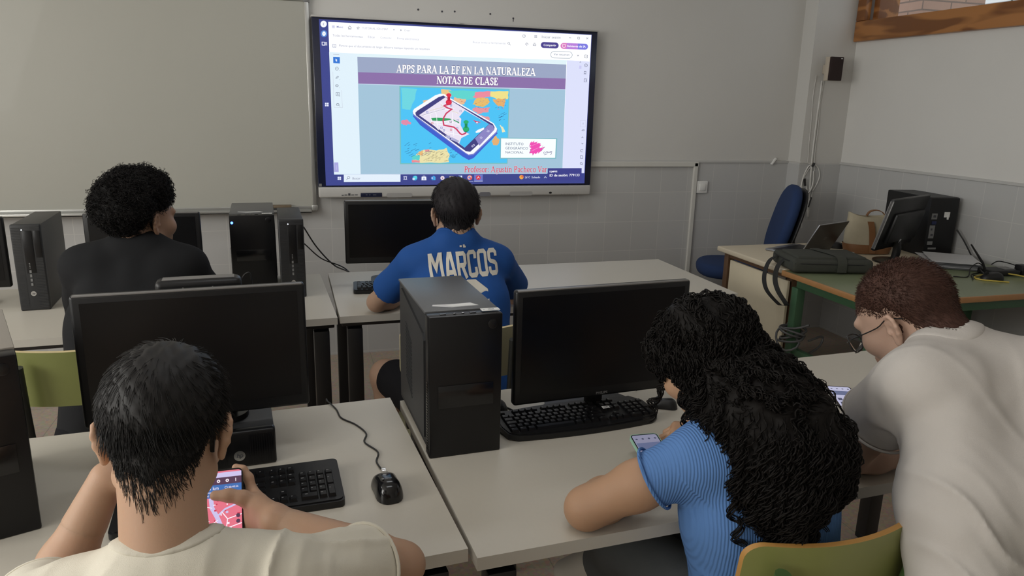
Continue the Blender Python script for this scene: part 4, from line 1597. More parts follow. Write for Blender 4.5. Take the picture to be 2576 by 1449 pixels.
def serif_glyph(ch, T, h):
    """-> (list of (points, width), advance). Cap height 1."""
    s = .07

    def foot(x, w=.30, y=0.0):
        return ([(x - w / 2, y + (s / 2 if y < .5 else -s / 2)), (x + w / 2, y + (s / 2 if y < .5 else -s / 2))], s)
    X = .68
    G = {
        'A': ([([(.10, 0), (.42, 1)], h), ([(.40, 1), (.76, 0)], T), ([(.22, .30), (.62, .30)], h), foot(.10, .26), foot(.76, .32)], .90),
        'P': ([([(.20, 0), (.20, 1)], T), ([(.2, .96), (.42, .96)] + arc(.42, .72, .20, .24, 90, -90) + [(.2, .48)], h * 1.3), (arc(.42, .72, .19, .2, 70, -70), T), foot(.2), foot(.14, .2, 1)], .72),
        'R': ([([(.20, 0), (.20, 1)], T), ([(.2, .96), (.42, .96)] + arc(.42, .74, .20, .22, 90, -90) + [(.2, .52)], h * 1.3), (arc(.42, .74, .19, .18, 70, -70), T), ([(.40, .5), (.68, .02)], T), foot(.2), foot(.72, .22), foot(.14, .2, 1)], .82),
        'S': ([([(.55, .74), (.52, .90)] + arc(.34, .74, .19, .22, 60, 200) + [(.30, .55), (.46, .44)] + arc(.34, .26, .21, .22, 40, -120) + [(.13, .12), (.10, .28)], T * .75)], .66),
        'L': ([([(.20, 0), (.20, 1)], T), ([(.2, .04), (.62, .04)], h * 1.2), ([(.62, 0), (.64, .30)], h), foot(.2, .32, 1), foot(.16, .2)], .72),
        'E': ([([(.20, 0), (.20, 1)], T), ([(.2, .04), (.62, .04)], h * 1.2), ([(.2, .96), (.58, .96)], h * 1.2), ([(.2, .52), (.46, .52)], h), ([(.46, .40), (.46, .64)], h), ([(.62, 0), (.64, .28)], h), ([(.58, 1), (.59, .74)], h), foot(.14, .2), foot(.14, .2, 1)], .74),
        'F': ([([(.20, 0), (.20, 1)], T), ([(.2, .96), (.58, .96)], h * 1.2), ([(.2, .50), (.46, .50)], h), ([(.46, .38), (.46, .62)], h), ([(.58, 1), (.59, .72)], h), foot(.2, .32), foot(.14, .2, 1)], .68),
        'N': ([([(.16, 0), (.16, 1)], h), ([(.16, .98), (.72, .04)], T), ([(.74, 0), (.74, 1)], h), foot(.16, .26), foot(.12, .22, 1), foot(.74, .26, 1)], .90),
        'T': ([([(.36, 0), (.36, 1)], T), ([(.06, .96), (.66, .96)], h * 1.2), ([(.07, .72), (.06, 1)], h), ([(.66, 1), (.65, .72)], h), foot(.36, .32)], .72),
        'U': ([([(.18, 1), (.18, .30)] + arc(.43, .30, .25, .26, 180, 360) + [(.68, 1)], h * 1.2), ([(.18, 1), (.18, .25)], T), foot(.18, .3, 1), foot(.68, .26, 1)], .86),
        'Z': ([([(.08, .96), (.60, .96)], h * 1.2), ([(.58, .96), (.10, .04)], T), ([(.08, .04), (.62, .04)], h * 1.2), ([(.08, 1), (.07, .74)], h), ([(.63, 0), (.64, .27)], h)], .70),
        'O': ([(arc(.43, .5, .34, .47, 0, 360, 24), h * 1.2), (arc(.43, .5, .30, .40, 125, 235), T), (arc(.43, .5, .30, .40, -55, 55), T)], .86),
        'D': ([([(.20, 0), (.20, 1)], T), ([(.2, .96), (.40, .96)] + arc(.40, .5, .36, .46, 90, -90) + [(.2, .04)], h * 1.3), (arc(.40, .5, .33, .40, 55, -55), T), foot(.14, .2), foot(.14, .2, 1)], .86),
        'C': ([(arc(.44, .5, .34, .47, 40, 320, 18), h * 1.3), (arc(.44, .5, .30, .40, 120, 240), T), ([(.71, 1), (.71, .70)], h)], .80),
        'V': ([([(.10, 1), (.38, .02)], T), ([(.38, .02), (.66, 1)], h), foot(.10, .3, 1), foot(.66, .26, 1)], .76),
        'r': ([([(.16, 0), (.16, X)], T), ([(.16, X * .72)] + arc(.34, X * .75, .16, .14, 150, 60) + [(.46, X * .88)], T * .8), foot(.16, .3), foot(.11, .16, X)], .50),
        'o': ([(arc(.31, X / 2, .23, X / 2 - .03, 0, 360, 18), T * .8)], .62),
        'f': ([([(.20, 0), (.20, .80)] + arc(.34, .80, .14, .17, 180, 60), T), ([(.06, X - .03), (.40, X - .03)], h), foot(.2, .32)], .42),
        'e': ([([(.10, .36), (.52, .36)] + arc(.31, X / 2, .22, X / 2 - .03, 10, 320, 16), T * .75)], .60),
        's': ([([(.40, .52)] + arc(.25, .50, .15, .14, 50, 220, 8) + [(.22, .38), (.34, .30)] + arc(.26, .18, .16, .15, 40, -140, 8) + [(.09, .18)], T * .75)], .50),
        'A_': ([], .4),
        'g': ([(arc(.29, X * .62, .19, X * .32, 0, 360, 16), T * .7), ([(.44, X - .06), (.58, X - .02)], h), ([(.18, .20), (.14, .08), (.44, .02)] + arc(.30, -.12, .22, .14, 40, -200, 12), T * .65)], .58),
        'u': ([([(.15, X), (.15, .2)] + arc(.31, .2, .16, .17, 180, 340, 8) + [(.48, .25)], T * .85), ([(.50, X), (.50, 0)], T), foot(.10, .18, X), foot(.55, .18), foot(.44, .16, X)], .66),
        't': ([([(.18, .88), (.18, .16)] + arc(.30, .16, .12, .12, 180, 320, 6), T), ([(.04, X - .03), (.38, X - .03)], h)], .42),
        'í': ([([(.16, 0), (.16, X)], T), foot(.16, .3), foot(.11, .16, X), ([(.13, .80), (.28, 1.0)], h)], .34),
        'n': ([([(.16, 0), (.16, X)], T), ([(.16, X * .7)] + arc(.33, X * .72, .17, .17, 150, 0, 8) + [(.50, 0)], T * .9), foot(.16, .28), foot(.50, .28), foot(.11, .16, X)], .66),
        'a': ([([(.12, .52)] + arc(.27, .48, .16, .17, 140, 0, 8) + [(.43, .1), (.52, .03)], T * .85), (arc(.26, .20, .16, .16, 60, 330, 10), T * .75)], .56),
        'c': ([(arc(.31, X / 2, .22, X / 2 - .03, 50, 310, 14), T * .75)], .55),
        'h': ([([(.16, 0), (.16, 1)], T), ([(.16, X * .7)] + arc(.33, X * .72, .17, .17, 150, 0, 8) + [(.50, 0)], T * .9), foot(.16, .28), foot(.50, .28), foot(.10, .18, 1)], .66),
        ':': ([([(.14, .03), (.14, .17)], T), ([(.14, .50), (.14, .64)], T)], .30),
        ' ': ([], .34),
    }
    return G[ch]


def serif_text(txt, T=.2, h=.085):
    V, F = [], []
    x = 0.0
    for ch in txt:
        st, adv = serif_glyph(ch, T, h)
        for P, w in st:
            v, f = ribbon([(a + x, b) for a, b in P], w)
            o = len(V)
            V += v
            F += [tuple(i + o for i in q) for q in f]
        x += adv
    return V, F, x


def q_serif(txt, P0, P1, c, hpx, T=.2, h=.085, k=1.0):
    V, F, wid = serif_text(txt, T, h)
    q_geo(V, F, P0, P1, c, wid, hpx, k)


def A(x, y):      # detail view of the display used for measuring
    return (790 + x * 350 / 2305.0, 30 + y * 220 / 1449.0)


def B(x, y):
    return (1140 + x * 380 / 2503.0, 30 + y * 220 / 1449.0)


def Cc(x, y):
    return (790 + x * 370 / 2576.0, 330 + y * 180 / 1253.0)


def D(x, y):
    return (1140 + x * 380 / 2576.0, 330 + y * 180 / 1220.0)


def E8(x, y):
    return (960 + x * 360 / 2087.0, 180 + y * 250 / 1449.0)


NAVYUI = (70, 76, 148)
INK = (88, 92, 120)
# whole lit area, then the white window
q_poly([(802, 48), (1489, 87), (1470, 461), (820, 467)], (62, 70, 140))
q_poly([A(235, 165), B(2290, 382), D(2235, 715), Cc(350, 752)], (250, 252, 255), 1.12)
# paler lower parts of the window
q_poly([A(250, 664), A(717, 690), Cc(795, -180), Cc(812, 752), Cc(350, 752)], (226, 242, 252), 1.0)
q_poly([B(1885, 800), B(2262, 822), D(2235, 715), D(1858, 715)], (222, 226, 252), 1.0)
q_poly([A(717, 690), B(1885, 800), B(1875, 872), A(717, 742)], (226, 244, 250), 1.0)
# slide
q_poly([A(717, 742), B(1875, 872), D(1858, 718), Cc(815, 750)], (170, 204, 226), .92)
q_poly([A(717, 742), B(1875, 872), B(1866, 1105), A(727, 998)], (162, 174, 204), .92)
q_poly([A(727, 998), B(1866, 1105), B(1856, 1282), A(733, 1188)], (146, 118, 176), .92)
q_line([A(735, 1194), B(1856, 1288)], 1.4, (205, 222, 242))
q_serif('APPS PARA LA EF EN LA NATURALEZA', (997, 183.0), (1347, 191.5), (96, 88, 130), 20.5, .27, .15)
q_serif('APPS PARA LA EF EN LA NATURALEZA', (997, 182.4), (1347, 191.0), (255, 255, 255), 19.5, .2, .09, 1.1)
q_serif('NOTAS DE CLASE', (1098, 211.3), (1253, 215.0), (80, 62, 118), 20.0, .27, .15)
q_serif('NOTAS DE CLASE', (1098, 210.8), (1253, 214.5), (255, 255, 255), 19.0, .2, .09, 1.1)

# --- the map picture on the slide
q_poly([E8(258, 210), E8(1866, 255), E8(1836, 1345), E8(268, 1350)], (120, 190, 190))
q_poly([E8(275, 228), E8(1855, 268), E8(1826, 1332), E8(284, 1336)], (78, 196, 246))
rnd = random.Random(11)


def land(P, c, jag=10, n=4, k=1.0):
    out = []
    for i in range(len(P)):
        a, b = P[i], P[(i + 1) % len(P)]
        for j in range(n):
            t_ = j / n
            out.append(E8(a[0] + (b[0] - a[0]) * t_ + rnd.uniform(-jag, jag), a[1] + (b[1] - a[1]) * t_ + rnd.uniform(-jag, jag)))
    q_poly(out, c, k)


land([(285, 240), (520, 250), (480, 400), (420, 560), (300, 540)], (110, 215, 226), 6)
land([(870, 262), (1010, 268), (1045, 330), (1000, 380), (880, 330)], (236, 200, 140), 8)
land([(960, 270), (1400, 280), (1360, 400), (1180, 420), (1040, 360)], (96, 214, 208), 8)
land([(1380, 290), (1600, 285), (1580, 370), (1460, 400), (1330, 380)], (238, 140, 160), 12)
land([(1590, 285), (1845, 280), (1840, 400), (1700, 410), (1590, 360)], (240, 226, 140), 8)
land([(1620, 400), (1800, 400), (1790, 520), (1700, 500), (1640, 450)], (230, 176, 110), 12)
land([(1360, 400), (1560, 380), (1570, 470), (1440, 520), (1330, 480)], (232, 190, 110), 12)
land([(1050, 380), (1230, 400), (1200, 470), (1120, 480), (1050, 420)], (236, 190, 150), 12)
land([(1330, 530), (1570, 520), (1560, 590), (1400, 610), (1320, 570)], (232, 150, 160), 12)
land([(1440, 640), (1570, 660), (1580, 730), (1500, 710)], (228, 150, 160), 10)
land([(590, 430), (670, 410), (640, 470)], (236, 190, 140), 8)
land([(285, 720), (380, 700), (430, 760), (360, 790), (295, 770)], (226, 140, 170), 10)
land([(1720, 780), (1770, 810), (1800, 880), (1760, 880)], (236, 232, 190), 8)
land([(1600, 1020), (1660, 930), (1720, 1000), (1690, 1070), (1640, 1080)], (230, 176, 116), 8)
land([(500, 1200), (620, 1140), (800, 1150), (950, 1120), (985, 1200), (975, 1325), (440, 1328), (480, 1270)], (236, 226, 172), 9)
land([(440, 1230), (560, 1210), (550, 1290), (450, 1290)], (92, 212, 206), 6)
land([(540, 1170), (600, 1150), (600, 1220), (550, 1220)], (236, 186, 120), 6)
land([(440, 1290), (560, 1296), (550, 1325), (440, 1325)], (234, 140, 150), 5)
land([(630, 1140), (690, 1130), (700, 1165), (640, 1170)], (234, 150, 150), 4)
for k_ in range(46):                      # the dark lettering strokes of place names
    if k_ < 26:
        x, y = rnd.uniform(290, 700), rnd.uniform(1040, 1250)
    elif k_ < 38:
        x, y = rnd.uniform(985, 1080), rnd.uniform(1130, 1260)
    else:
        x, y = rnd.uniform(1660, 1800), rnd.uniform(600, 760)
    ln = rnd.uniform(18, 70)
    q_line([E8(x, y), E8(x + ln, y - ln * .45)], .8, (50, 90, 140))
for k_ in range(60):
    x, y = rnd.uniform(600, 950), rnd.uniform(1170, 1310)
    ln = rnd.uniform(14, 40)
    q_line([E8(x, y), E8(x + ln, y - ln * rnd.uniform(.2, .7))], .7, (150, 140, 110))
for k_ in range(70):
    x, y = rnd.choice(((1060, 1220), (1340, 1580), (1640, 1800)))
    x = rnd.uniform(x, y)
    y = rnd.uniform(390, 560)
    q_line([E8(x, y), E8(x + rnd.uniform(8, 26), y - rnd.uniform(-10, 16))], .7, rnd.choice(((190, 120, 70), (60, 110, 170), (210, 90, 110))))
# phone: shadow, rim, glass, map
q_poly([E8(*p) for p in ((455, 650), (560, 780), (1180, 1240), (1270, 1290), (1340, 1260), (1690, 900), (1660, 860), (1250, 1180), (480, 600))], (64, 96, 206))
rim = [(450, 590), (470, 560), (780, 362), (850, 340), (920, 345), (960, 380), (1640, 770), (1690, 850), (1680, 890), (1340, 1215), (1270, 1225), (1220, 1195), (490, 660), (455, 630)]
q_poly([E8(*p) for p in rim], (120, 128, 205))
q_poly([E8(450 + (x - 450) * .99 + 4, y - 16) for x, y in rim], (244, 246, 255), 1.05)
q_poly([E8(*p) for p in ((490, 600), (520, 570), (830, 372), (900, 350), (935, 372), (1620, 765), (1645, 810), (1640, 850), (1290, 1170), (1225, 1160), (500, 640))], (66, 64, 128))
q_poly([E8(*p) for p in ((1360, 975), (1570, 765), (1625, 790), (1640, 850), (1425, 1080))], (140, 134, 196))
q_poly([E8(*p) for p in ((545, 635), (930, 375), (1565, 765), (1210, 1110))], (236, 228, 244))
q_poly([E8(*p) for p in ((1210, 565), (1565, 765), (1210, 1110), (1130, 1050), (1160, 970), (1280, 910), (1200, 880), (1150, 780), (1160, 690), (1130, 660), (1170, 610))], (70, 190, 244))
q_poly([E8(*p) for p in ((720, 680), (800, 672), (1000, 685), (1020, 705), (900, 720), (740, 715))], (50, 160, 96))
q_poly([E8(*p) for p in ((1040, 695), (1130, 740), (1130, 755), (1050, 715))], (50, 160, 96))
q_poly([E8(*p) for p in ((930, 930), (1000, 935), (990, 990), (950, 970))], (176, 176, 214))
q_poly([E8(*p) for p in ((1020, 955), (1130, 1010), (1110, 1035), (1000, 990))], (176, 176, 214))
q_poly([E8(*p) for p in ((1365, 880), (1400, 850), (1490, 815), (1495, 840), (1430, 885), (1380, 895))], (250, 250, 255))
for P in ([(700, 600), (730, 740), (830, 850)], [(760, 530), (800, 640), (810, 800)], [(620, 640), (880, 560), (1060, 540)], [(850, 450), (900, 500), (1100, 610)],
          [(800, 760), (900, 780), (1040, 800), (1050, 940)], [(1030, 600), (1030, 720), (1040, 800)], [(900, 780), (1000, 730), (1150, 780)], [(880, 860), (1000, 900), (1160, 930)], [(720, 740), (860, 740), (1000, 720)]):
    q_line([E8(*p) for p in P], 1.3, (252, 252, 255))
for P in ([(700, 570), (850, 530), (960, 500)], [(860, 470), (890, 510)], [(1020, 570), (1120, 610)]):
    q_line([E8(*p) for p in P], 1.2, (226, 214, 190))
q_line([E8(580, 640), E8(920, 545)], .7, (140, 140, 160))
for x, y, c in ((662, 592, (110, 120, 200)), (737, 752, (210, 80, 90)), (872, 818, (100, 120, 200)), (906, 858, (90, 110, 190)), (1010, 848, (210, 80, 90)), (1100, 825, (110, 120, 190)), (1006, 730, (110, 110, 130)), (1150, 575, (110, 130, 190)), (1110, 710, (120, 130, 190)), (1010, 492, (80, 90, 180))):
    q_line([E8(x - 12, y - 10), E8(x + 12, y - 10), E8(x + 12, y + 12), E8(x - 12, y + 12)], .9, c, True)
q_line([E8(*p) for p in ((985, 478), (930, 488), (910, 500), (960, 530), (1020, 550), (985, 575), (940, 610), (905, 670), (895, 720), (905, 780), (960, 792), (1050, 810), (1090, 840), (1140, 900), (1170, 920), (1210, 905), (1235, 885))], 3.6, (206, 62, 100))
q_poly([E8(1330, 705), E8(1450, 740), E8(1390, 745), E8(1405, 778)], (214, 70, 110))
q_poly([E8(1378, 735), E8(1400, 735), E8(1400, 752), E8(1378, 752)], (250, 240, 250))


def pin(cx, cy, s, c, dk):
    q_poly([E8(cx + 45 * s * math.cos(R(a)), cy + 42 * s * math.sin(R(a))) for a in range(0, 360, 20)], dk)
    q_poly([E8(cx + 42 * s * math.cos(R(a)), cy - 6 * s + 38 * s * math.sin(R(a))) for a in range(0, 360, 20)], c)
    q_poly([E8(cx - 22 * s, cy - 105 * s), E8(cx + 22 * s, cy - 105 * s), E8(cx + 18 * s, cy - 20 * s), E8(cx - 18 * s, cy - 20 * s)], dk)
    q_poly([E8(cx + 38 * s * math.cos(R(a)), cy - 105 * s + 26 * s * math.sin(R(a))) for a in range(0, 360, 20)], c)


pin(978, 448, 1.0, (226, 48, 76), (190, 36, 66))
pin(1230, 840, 1.0, (44, 176, 110), (30, 140, 86))
for P in ([(1535, 850), (1570, 865), (1560, 880), (1530, 875)], [(1430, 965), (1450, 950), (1465, 965), (1450, 980), (1435, 980)]):
    q_line([E8(*p) for p in P], .9, (226, 224, 250))
q_line([E8(1310, 1085), E8(1345, 1060), E8(1355, 1075), E8(1320, 1100)], 1.2, (214, 212, 244), True)

# --- institute card
q_poly([D(800, 108), D(1772, 122), D(1752, 470), D(800, 470)], (128, 186, 196))
q_poly([D(815, 124), D(1750, 136), D(1736, 454), D(810, 454)], (244, 252, 255), 1.05)
q_text('INSTITUTO', D(884, 236), D(1196, 240), (84, 96, 128), bold=.0)
q_text('GEOGRÁFICO', D(884, 308), D(1272, 313), (84, 96, 128))
q_text('NACIONAL', D(884, 379), D(1196, 382), (84, 96, 128))
mag = [(1310, 200), (1345, 165), (1340, 195), (1385, 158), (1372, 196), (1440, 176), (1420, 205), (1490, 205), (1478, 226), (1500, 235), (1472, 262), (1470, 290), (1560, 265), (1520, 300), (1500, 335), (1440, 385), (1450, 350), (1400, 395), (1388, 372), (1352, 410), (1345, 372), (1296, 376), (1322, 330), (1300, 318), (1330, 290), (1296, 270), (1326, 246), (1300, 236)]
q_poly([D(*p) for p in mag], (240, 80, 180))
for x, y, l in ((1330, 250, 90), (1360, 320, 100), (1380, 230, 80), (1330, 340, 60)):
    q_line([D(x, y), D(x + l, y - l * .4)], .8, (250, 150, 214))
for P in ([(1296, 376), (1320, 320)], [(1352, 410), (1362, 396)], [(1500, 335), (1560, 265)], [(1520, 262), (1530, 246)], [(1300, 236), (1292, 262)]):
    q_line([D(*p) for p in P], .9, (110, 60, 130))
q_line([D(*p) for p in ((1562, 352), (1545, 355), (1537, 372), (1552, 378), (1575, 366))], .9, (90, 70, 130))
q_line([D(*p) for p in ((1578, 372), (1584, 350), (1590, 356), (1605, 346), (1606, 368), (1622, 362), (1634, 344), (1632, 366), (1655, 350), (1675, 346), (1660, 344), (1652, 360), (1672, 358), (1682, 340), (1672, 390), (1650, 396))], .9, (90, 70, 130))
q_line([D(1545, 402), D(1600, 388)], .9, (90, 70, 130))
q_serif('Profesor: Agustín Pacheco Var', (1166.5, 433.4), (1376, 433.4), (236, 196, 210), 15.2, .20, .16)
q_serif('Profesor: Agustín Pacheco Var', (1167, 433.0), (1376, 433.0), (208, 70, 96), 14.6, .13, .075)
q_text('Caumaro', Cc(2220, 695), Cc(2440, 692), (150, 186, 212), h=3.0)

# --- window furniture
for k_ in range(4):
    q_line([A(296, 228 + k_ * 12), A(343, 230 + k_ * 12)], .9, (150, 150, 206))
q_text('Menú', A(372, 263), A(476, 268), (120, 122, 180), bold=.01)
q_line([A(562, 262), A(590, 233), A(620, 262)], 1.0, INK)
q_line([A(568, 262), A(570, 286), A(612, 288), A(614, 262)], 1.0, INK, False)
q_line([A(586, 286), A(586, 272), A(598, 272), A(598, 287)], .8, INK)
q_line([A(730 + (24 if i % 2 == 0 else 11) * math.sin(R(i * 36)), 268 - (24 if i % 2 == 0 else 11) * math.cos(R(i * 36))) for i in range(10)], .8, INK, True)
q_text('TUTORIAL IGN MAP', A(795, 286), A(1222, 305), (168, 168, 186))
q_line([A(1312, 287), A(1332, 305)], .8, (120, 120, 136))
q_line([A(1332, 287), A(1312, 305)], .8, (120, 120, 136))
q_line([A(1425, 303), A(1452, 304)], .9, INK)
q_line([A(1438, 289), A(1438, 318)], .9, INK)
q_text('Crear', A(1490, 320), A(1590, 324), (160, 160, 176))
q_text('Todas las herramientas', A(304, 405), A(806, 430), (160, 160, 178))
q_text('Editar', A(890, 430), A(1010, 437), (176, 176, 192))
q_text('Convertir', A(1095, 440), A(1286, 450), (184, 184, 198))
q_text('Firma electrónica', A(1372, 455), A(1732, 472), (180, 180, 196))
q_line([A(308, 540), A(362, 545), A(360, 588), A(310, 584)], .9, (110, 120, 160), True)
q_line([A(326, 556), A(342, 566), A(328, 576)], .8, (110, 120, 160))
q_text('Parece que el documento es largo. Ahorra tiempo leyendo un resumen', A(412, 574), A(1912, 634), (150, 152, 172))
q_line([A(318, 704), A(416, 709)], .8, (170, 172, 190))
q_poly([A(316, 744), A(426, 748), A(428, 856), A(318, 848)], (54, 120, 214))
q_poly([A(356, 772), A(386, 800), A(374, 804), A(382, 822), A(374, 826), A(366, 808), A(357, 816)], (255, 255, 255))
for y in (940, 1085, 1222, 1362, 1530):
    if y in (940, 1222):
        q_line([A(378 + 26 * math.cos(R(a)), y + (26 if y == 940 else 17) * math.sin(R(a))) for a in range(0, 360, 30)], .8, INK, True)
        q_line([A(368, y), A(388, y + 1)], .8, INK)
    elif y == 1085:
        q_line([A(358, y + 15), A(390, y - 22), A(406, y - 10), A(378, y + 16)], .9, INK, True)
    elif y == 1362:
        q_line([A(364, y - 28), A(420, y - 26), A(420, y + 28), A(366, y + 26)], .8, INK, True)
        q_line([A(380, y + 14), A(392, y - 16), A(404, y + 14)], .9, INK)
    else:
        q_line([A(366, y + 14), A(380, y - 14), A(408, y - 10), A(416, y + 18)], .9, INK, True)
    q_poly([A(418, y + 38), A(428, y + 30), A(428, y + 40)], INK)
q_line([A(312, 990), A(330, 1580), A(470, 1585), A(456, 1296)], .6, (196, 198, 214))
# right part of the window head
q_line([B(1170 + 24 * math.cos(R(a)), 401 + 24 * math.sin(R(a))) for a in range(0, 360, 30)], .8, INK, True)
q_text('?', B(1160, 414), B(1180, 414), INK, h=4)
for i in range(3):
    for j in range(3):
        q_poly([B(1344 + i * 15, 388 + j * 15), B(1354 + i * 15, 389 + j * 15), B(1354 + i * 15, 399 + j * 15), B(1344 + i * 15, 398 + j * 15)], INK)
q_text('Iniciar sesión', B(1462, 432), B(1774, 446), (110, 114, 136))
q_line([B(1912, 428), B(1950, 430)], .9, INK)
q_line([B(2060, 420), B(2090, 422), B(2090, 452), B(2060, 450)], .9, INK, True)
q_line([B(2202, 424), B(2232, 456)], .9, INK)
q_line([B(2232, 424), B(2202, 456)], .9, INK)
q_text('Buscar texto o herramientas', B(320, 516), B(870, 538), (186, 186, 200))
q_line([B(918 + 16 * math.cos(R(a)), 520 + 16 * math.sin(R(a))) for a in range(0, 360, 30)], .8, INK, True)
q_line([B(930, 534), B(946, 552)], .9, INK)
q_line([B(1194, 548), B(1196, 528), B(1216, 514), B(1236, 528), B(1240, 548)], .9, INK)
q_line([B(1217, 562), B(1217, 532)], .9, INK)
q_line([B(1322, 534), B(1366, 536), B(1366, 560), B(1322, 558)], .9, INK, True)
q_line([B(1330, 520), B(1358, 521)], .9, INK)


def pill(P0, P1, r, f):
    """Rounded bar between two points of the detail view, r its half height."""
    sl = (P1[1] - P0[1]) / (P1[0] - P0[0])
    pts = []
    for a in range(90, 271, 15):
        pts.append((P0[0] + r + r * math.cos(R(a)), P0[1] + r * math.sin(R(a)) + sl * r))
    for a in range(-90, 91, 15):
        pts.append((P1[0] - r + r * math.cos(R(a)), P1[1] + r * math.sin(R(a)) - sl * r))
    return [f(*p) for p in pts]


q_poly(pill((1448, 546), (1744, 560), 50, B), (76, 66, 142))
q_text('Compartir', B(1492, 564), B(1702, 572), (255, 255, 255), bold=.012, k=1.1)
pl = pill((1774, 562), (2230, 578), 50, B)
q_poly(pl, (186, 128, 220))
q_poly(pill((1774, 562), (1950, 568), 50, B)[:13] + [B(1880, 517), B(1870, 615)][::1], (222, 128, 196))
q_poly([B(2060, 524)] + pl[13:] + [B(2060, 622)], (126, 124, 226))
q_text('Asistente de IA', B(1880, 580), B(2190, 592), (255, 255, 255), bold=.012, k=1.1)
q_line([B(1810, 540), B(1856, 542), B(1854, 580), B(1830, 592), B(1810, 580)], 1.0, (255, 255, 255), True)
q_line(pill((1612, 708), (1968, 716), 54, B), .9, (96, 120, 140), True)
q_text('Ver resumen', B(1662, 718), B(1922, 728), (110, 118, 140))
q_line([B(2052, 710), B(2076, 736)], .9, INK)
q_line([B(2076, 710), B(2052, 736)], .9, INK)
q_poly([B(2084, 890), B(2122, 892), B(2120, 946), B(2080, 942)], (206, 206, 244))
q_line([B(2092, 838), B(2103, 826), B(2114, 839)], .8, INK)
for y in (738, 885, 1010, 1135):
    if y == 885:
        q_line([B(2196 + 24 * math.cos(R(a)), y + 24 * math.sin(R(a))) for a in range(0, 360, 30)], .9, INK, True)
        q_line([B(2186, y + 6), B(2206, y - 8)], .8, INK)
    elif y == 1010:
        q_line([B(2166, y - 26), B(2196, y - 24), B(2194, y + 22), B(2180, y + 8), B(2164, y + 22)], .9, INK, True)
    else:
        q_line([B(2178 - (y - 738) * .03, y - 26), B(2220 - (y - 738) * .03, y - 24), B(2218 - (y - 738) * .03, y + 26), B(2176 - (y - 738) * .03, y + 24)], .9, INK, True)
        q_line([B(2190, y - 6), B(2204, y + 6)], .9, INK)
for y in (104, 210):
    s_ = 1 if y == 104 else -1
    q_line([D(2186, y + 8 * s_), D(2200, y - 8 * s_), D(2214, y + 8 * s_)], .9, INK)
q_line([D(2190 + 22 * math.cos(R(a)), 332 + 22 * math.sin(R(a))) for a in range(-20, -320, -20)], 1.0, INK)
q_line([D(2166, 416), D(2196, 416), D(2206, 428), D(2204, 464), D(2166, 462)], .9, INK, True)
q_line([D(2178 + 18 * math.cos(R(a)), 548 + 18 * math.sin(R(a))) for a in range(0, 360, 30)], .9, INK, True)
q_line([D(2190, 562), D(2204, 576)], 1.0, INK)
q_line([(1459, 303), (1473, 303), (1472, 319), (1459, 319)], .6, (200, 200, 224), True)
q_text('1', (1464.5, 313), (1466.5, 313), INK, h=5)
q_text('49', (1462, 330), (1469.5, 330), INK, h=5)
q_poly([Cc(350, 545), Cc(424, 545), Cc(432, 714), Cc(352, 712)], (172, 170, 226))
V_, F_ = text_geo('MENU', 1.0, res=2)
q_geo([(b * .8 + .2, a * .28) for a, b in V_], F_, Cc(380, 672), Cc(402, 672), (226, 226, 250), 1.0, 14)

# --- dark side bar and task bar
q_poly([A(158 + 52 * math.cos(R(a)), 202 + 55 * math.sin(R(a))) for a in range(0, 360, 15)], (244, 246, 255), 1.05)
q_line([A(166, 182), A(148, 202), A(164, 222)], 1.0, (120, 124, 160))
q_poly([A(164 + 54 * math.cos(R(a)), 362 + 58 * math.sin(R(a))) for a in range(0, 360, 15)], (84, 132, 206))
q_poly([A(164 + 30 * math.cos(R(a)), 362 + 38 * math.sin(R(a))) for a in range(0, 360, 15)], (246, 250, 255))
for x in (152, 176):
    q_poly([A(x + 4 * math.cos(R(a)), 362 + 5 * math.sin(R(a))) for a in range(0, 360, 45)], (84, 132, 206))
q_line([A(132, 500), A(174, 502), A(176, 552), A(134, 550)], 1.6, (240, 242, 255), True)
q_line([A(192, 498), A(194, 556)], 1.4, (240, 242, 255))
q_line([A(210, 498), A(213, 556)], 1.4, (240, 242, 255))
for dx, dy in ((0, 0), (1, 0), (0, 1), (1, 1)):
    q_poly([(817.5 + dx * 5, 258.5 + dy * 5), (821.5 + dx * 5, 258.5 + dy * 5), (821.5 + dx * 5, 262.5 + dy * 5), (817.5 + dx * 5, 262.5 + dy * 5)], (232, 236, 255))
q_poly([Cc(520, 756), Cc(1512, 756), Cc(1512, 886), Cc(522, 890)], (228, 240, 252), 1.0)
q_poly([Cc(350, 752), D(1600, 716), D(1600, 722), Cc(352, 760)], (200, 216, 240))
q_line([Cc(604 + 22 * math.cos(R(a)), 812 + 20 * math.sin(R(a))) for a in range(0, 360, 30)], .8, INK, True)
q_line([Cc(588, 828), Cc(566, 850)], .9, INK)
q_text('Buscar', Cc(668, 843), Cc(812, 841), (130, 134, 160))
for dx, dy in ((0, 0), (1, 0), (0, 1), (1, 1)):
    q_poly([Cc(412 + dx * 32, 798 + dy * 30), Cc(440 + dx * 32, 796 + dy * 30), Cc(440 + dx * 32, 823 + dy * 30), Cc(412 + dx * 32, 822 + dy * 30)], (230, 236, 255))
q_line([Cc(1570, 795), Cc(1620, 795), Cc(1612, 820), Cc(1622, 842), Cc(1570, 842), Cc(1582, 820)], 1.4, (220, 224, 250), True)


def dot(x, y, r, c, f=Cc, k=1.0):
    q_poly([f(x + r * math.cos(R(a)), y + r * math.sin(R(a))) for a in range(0, 360, 20)], c, k)


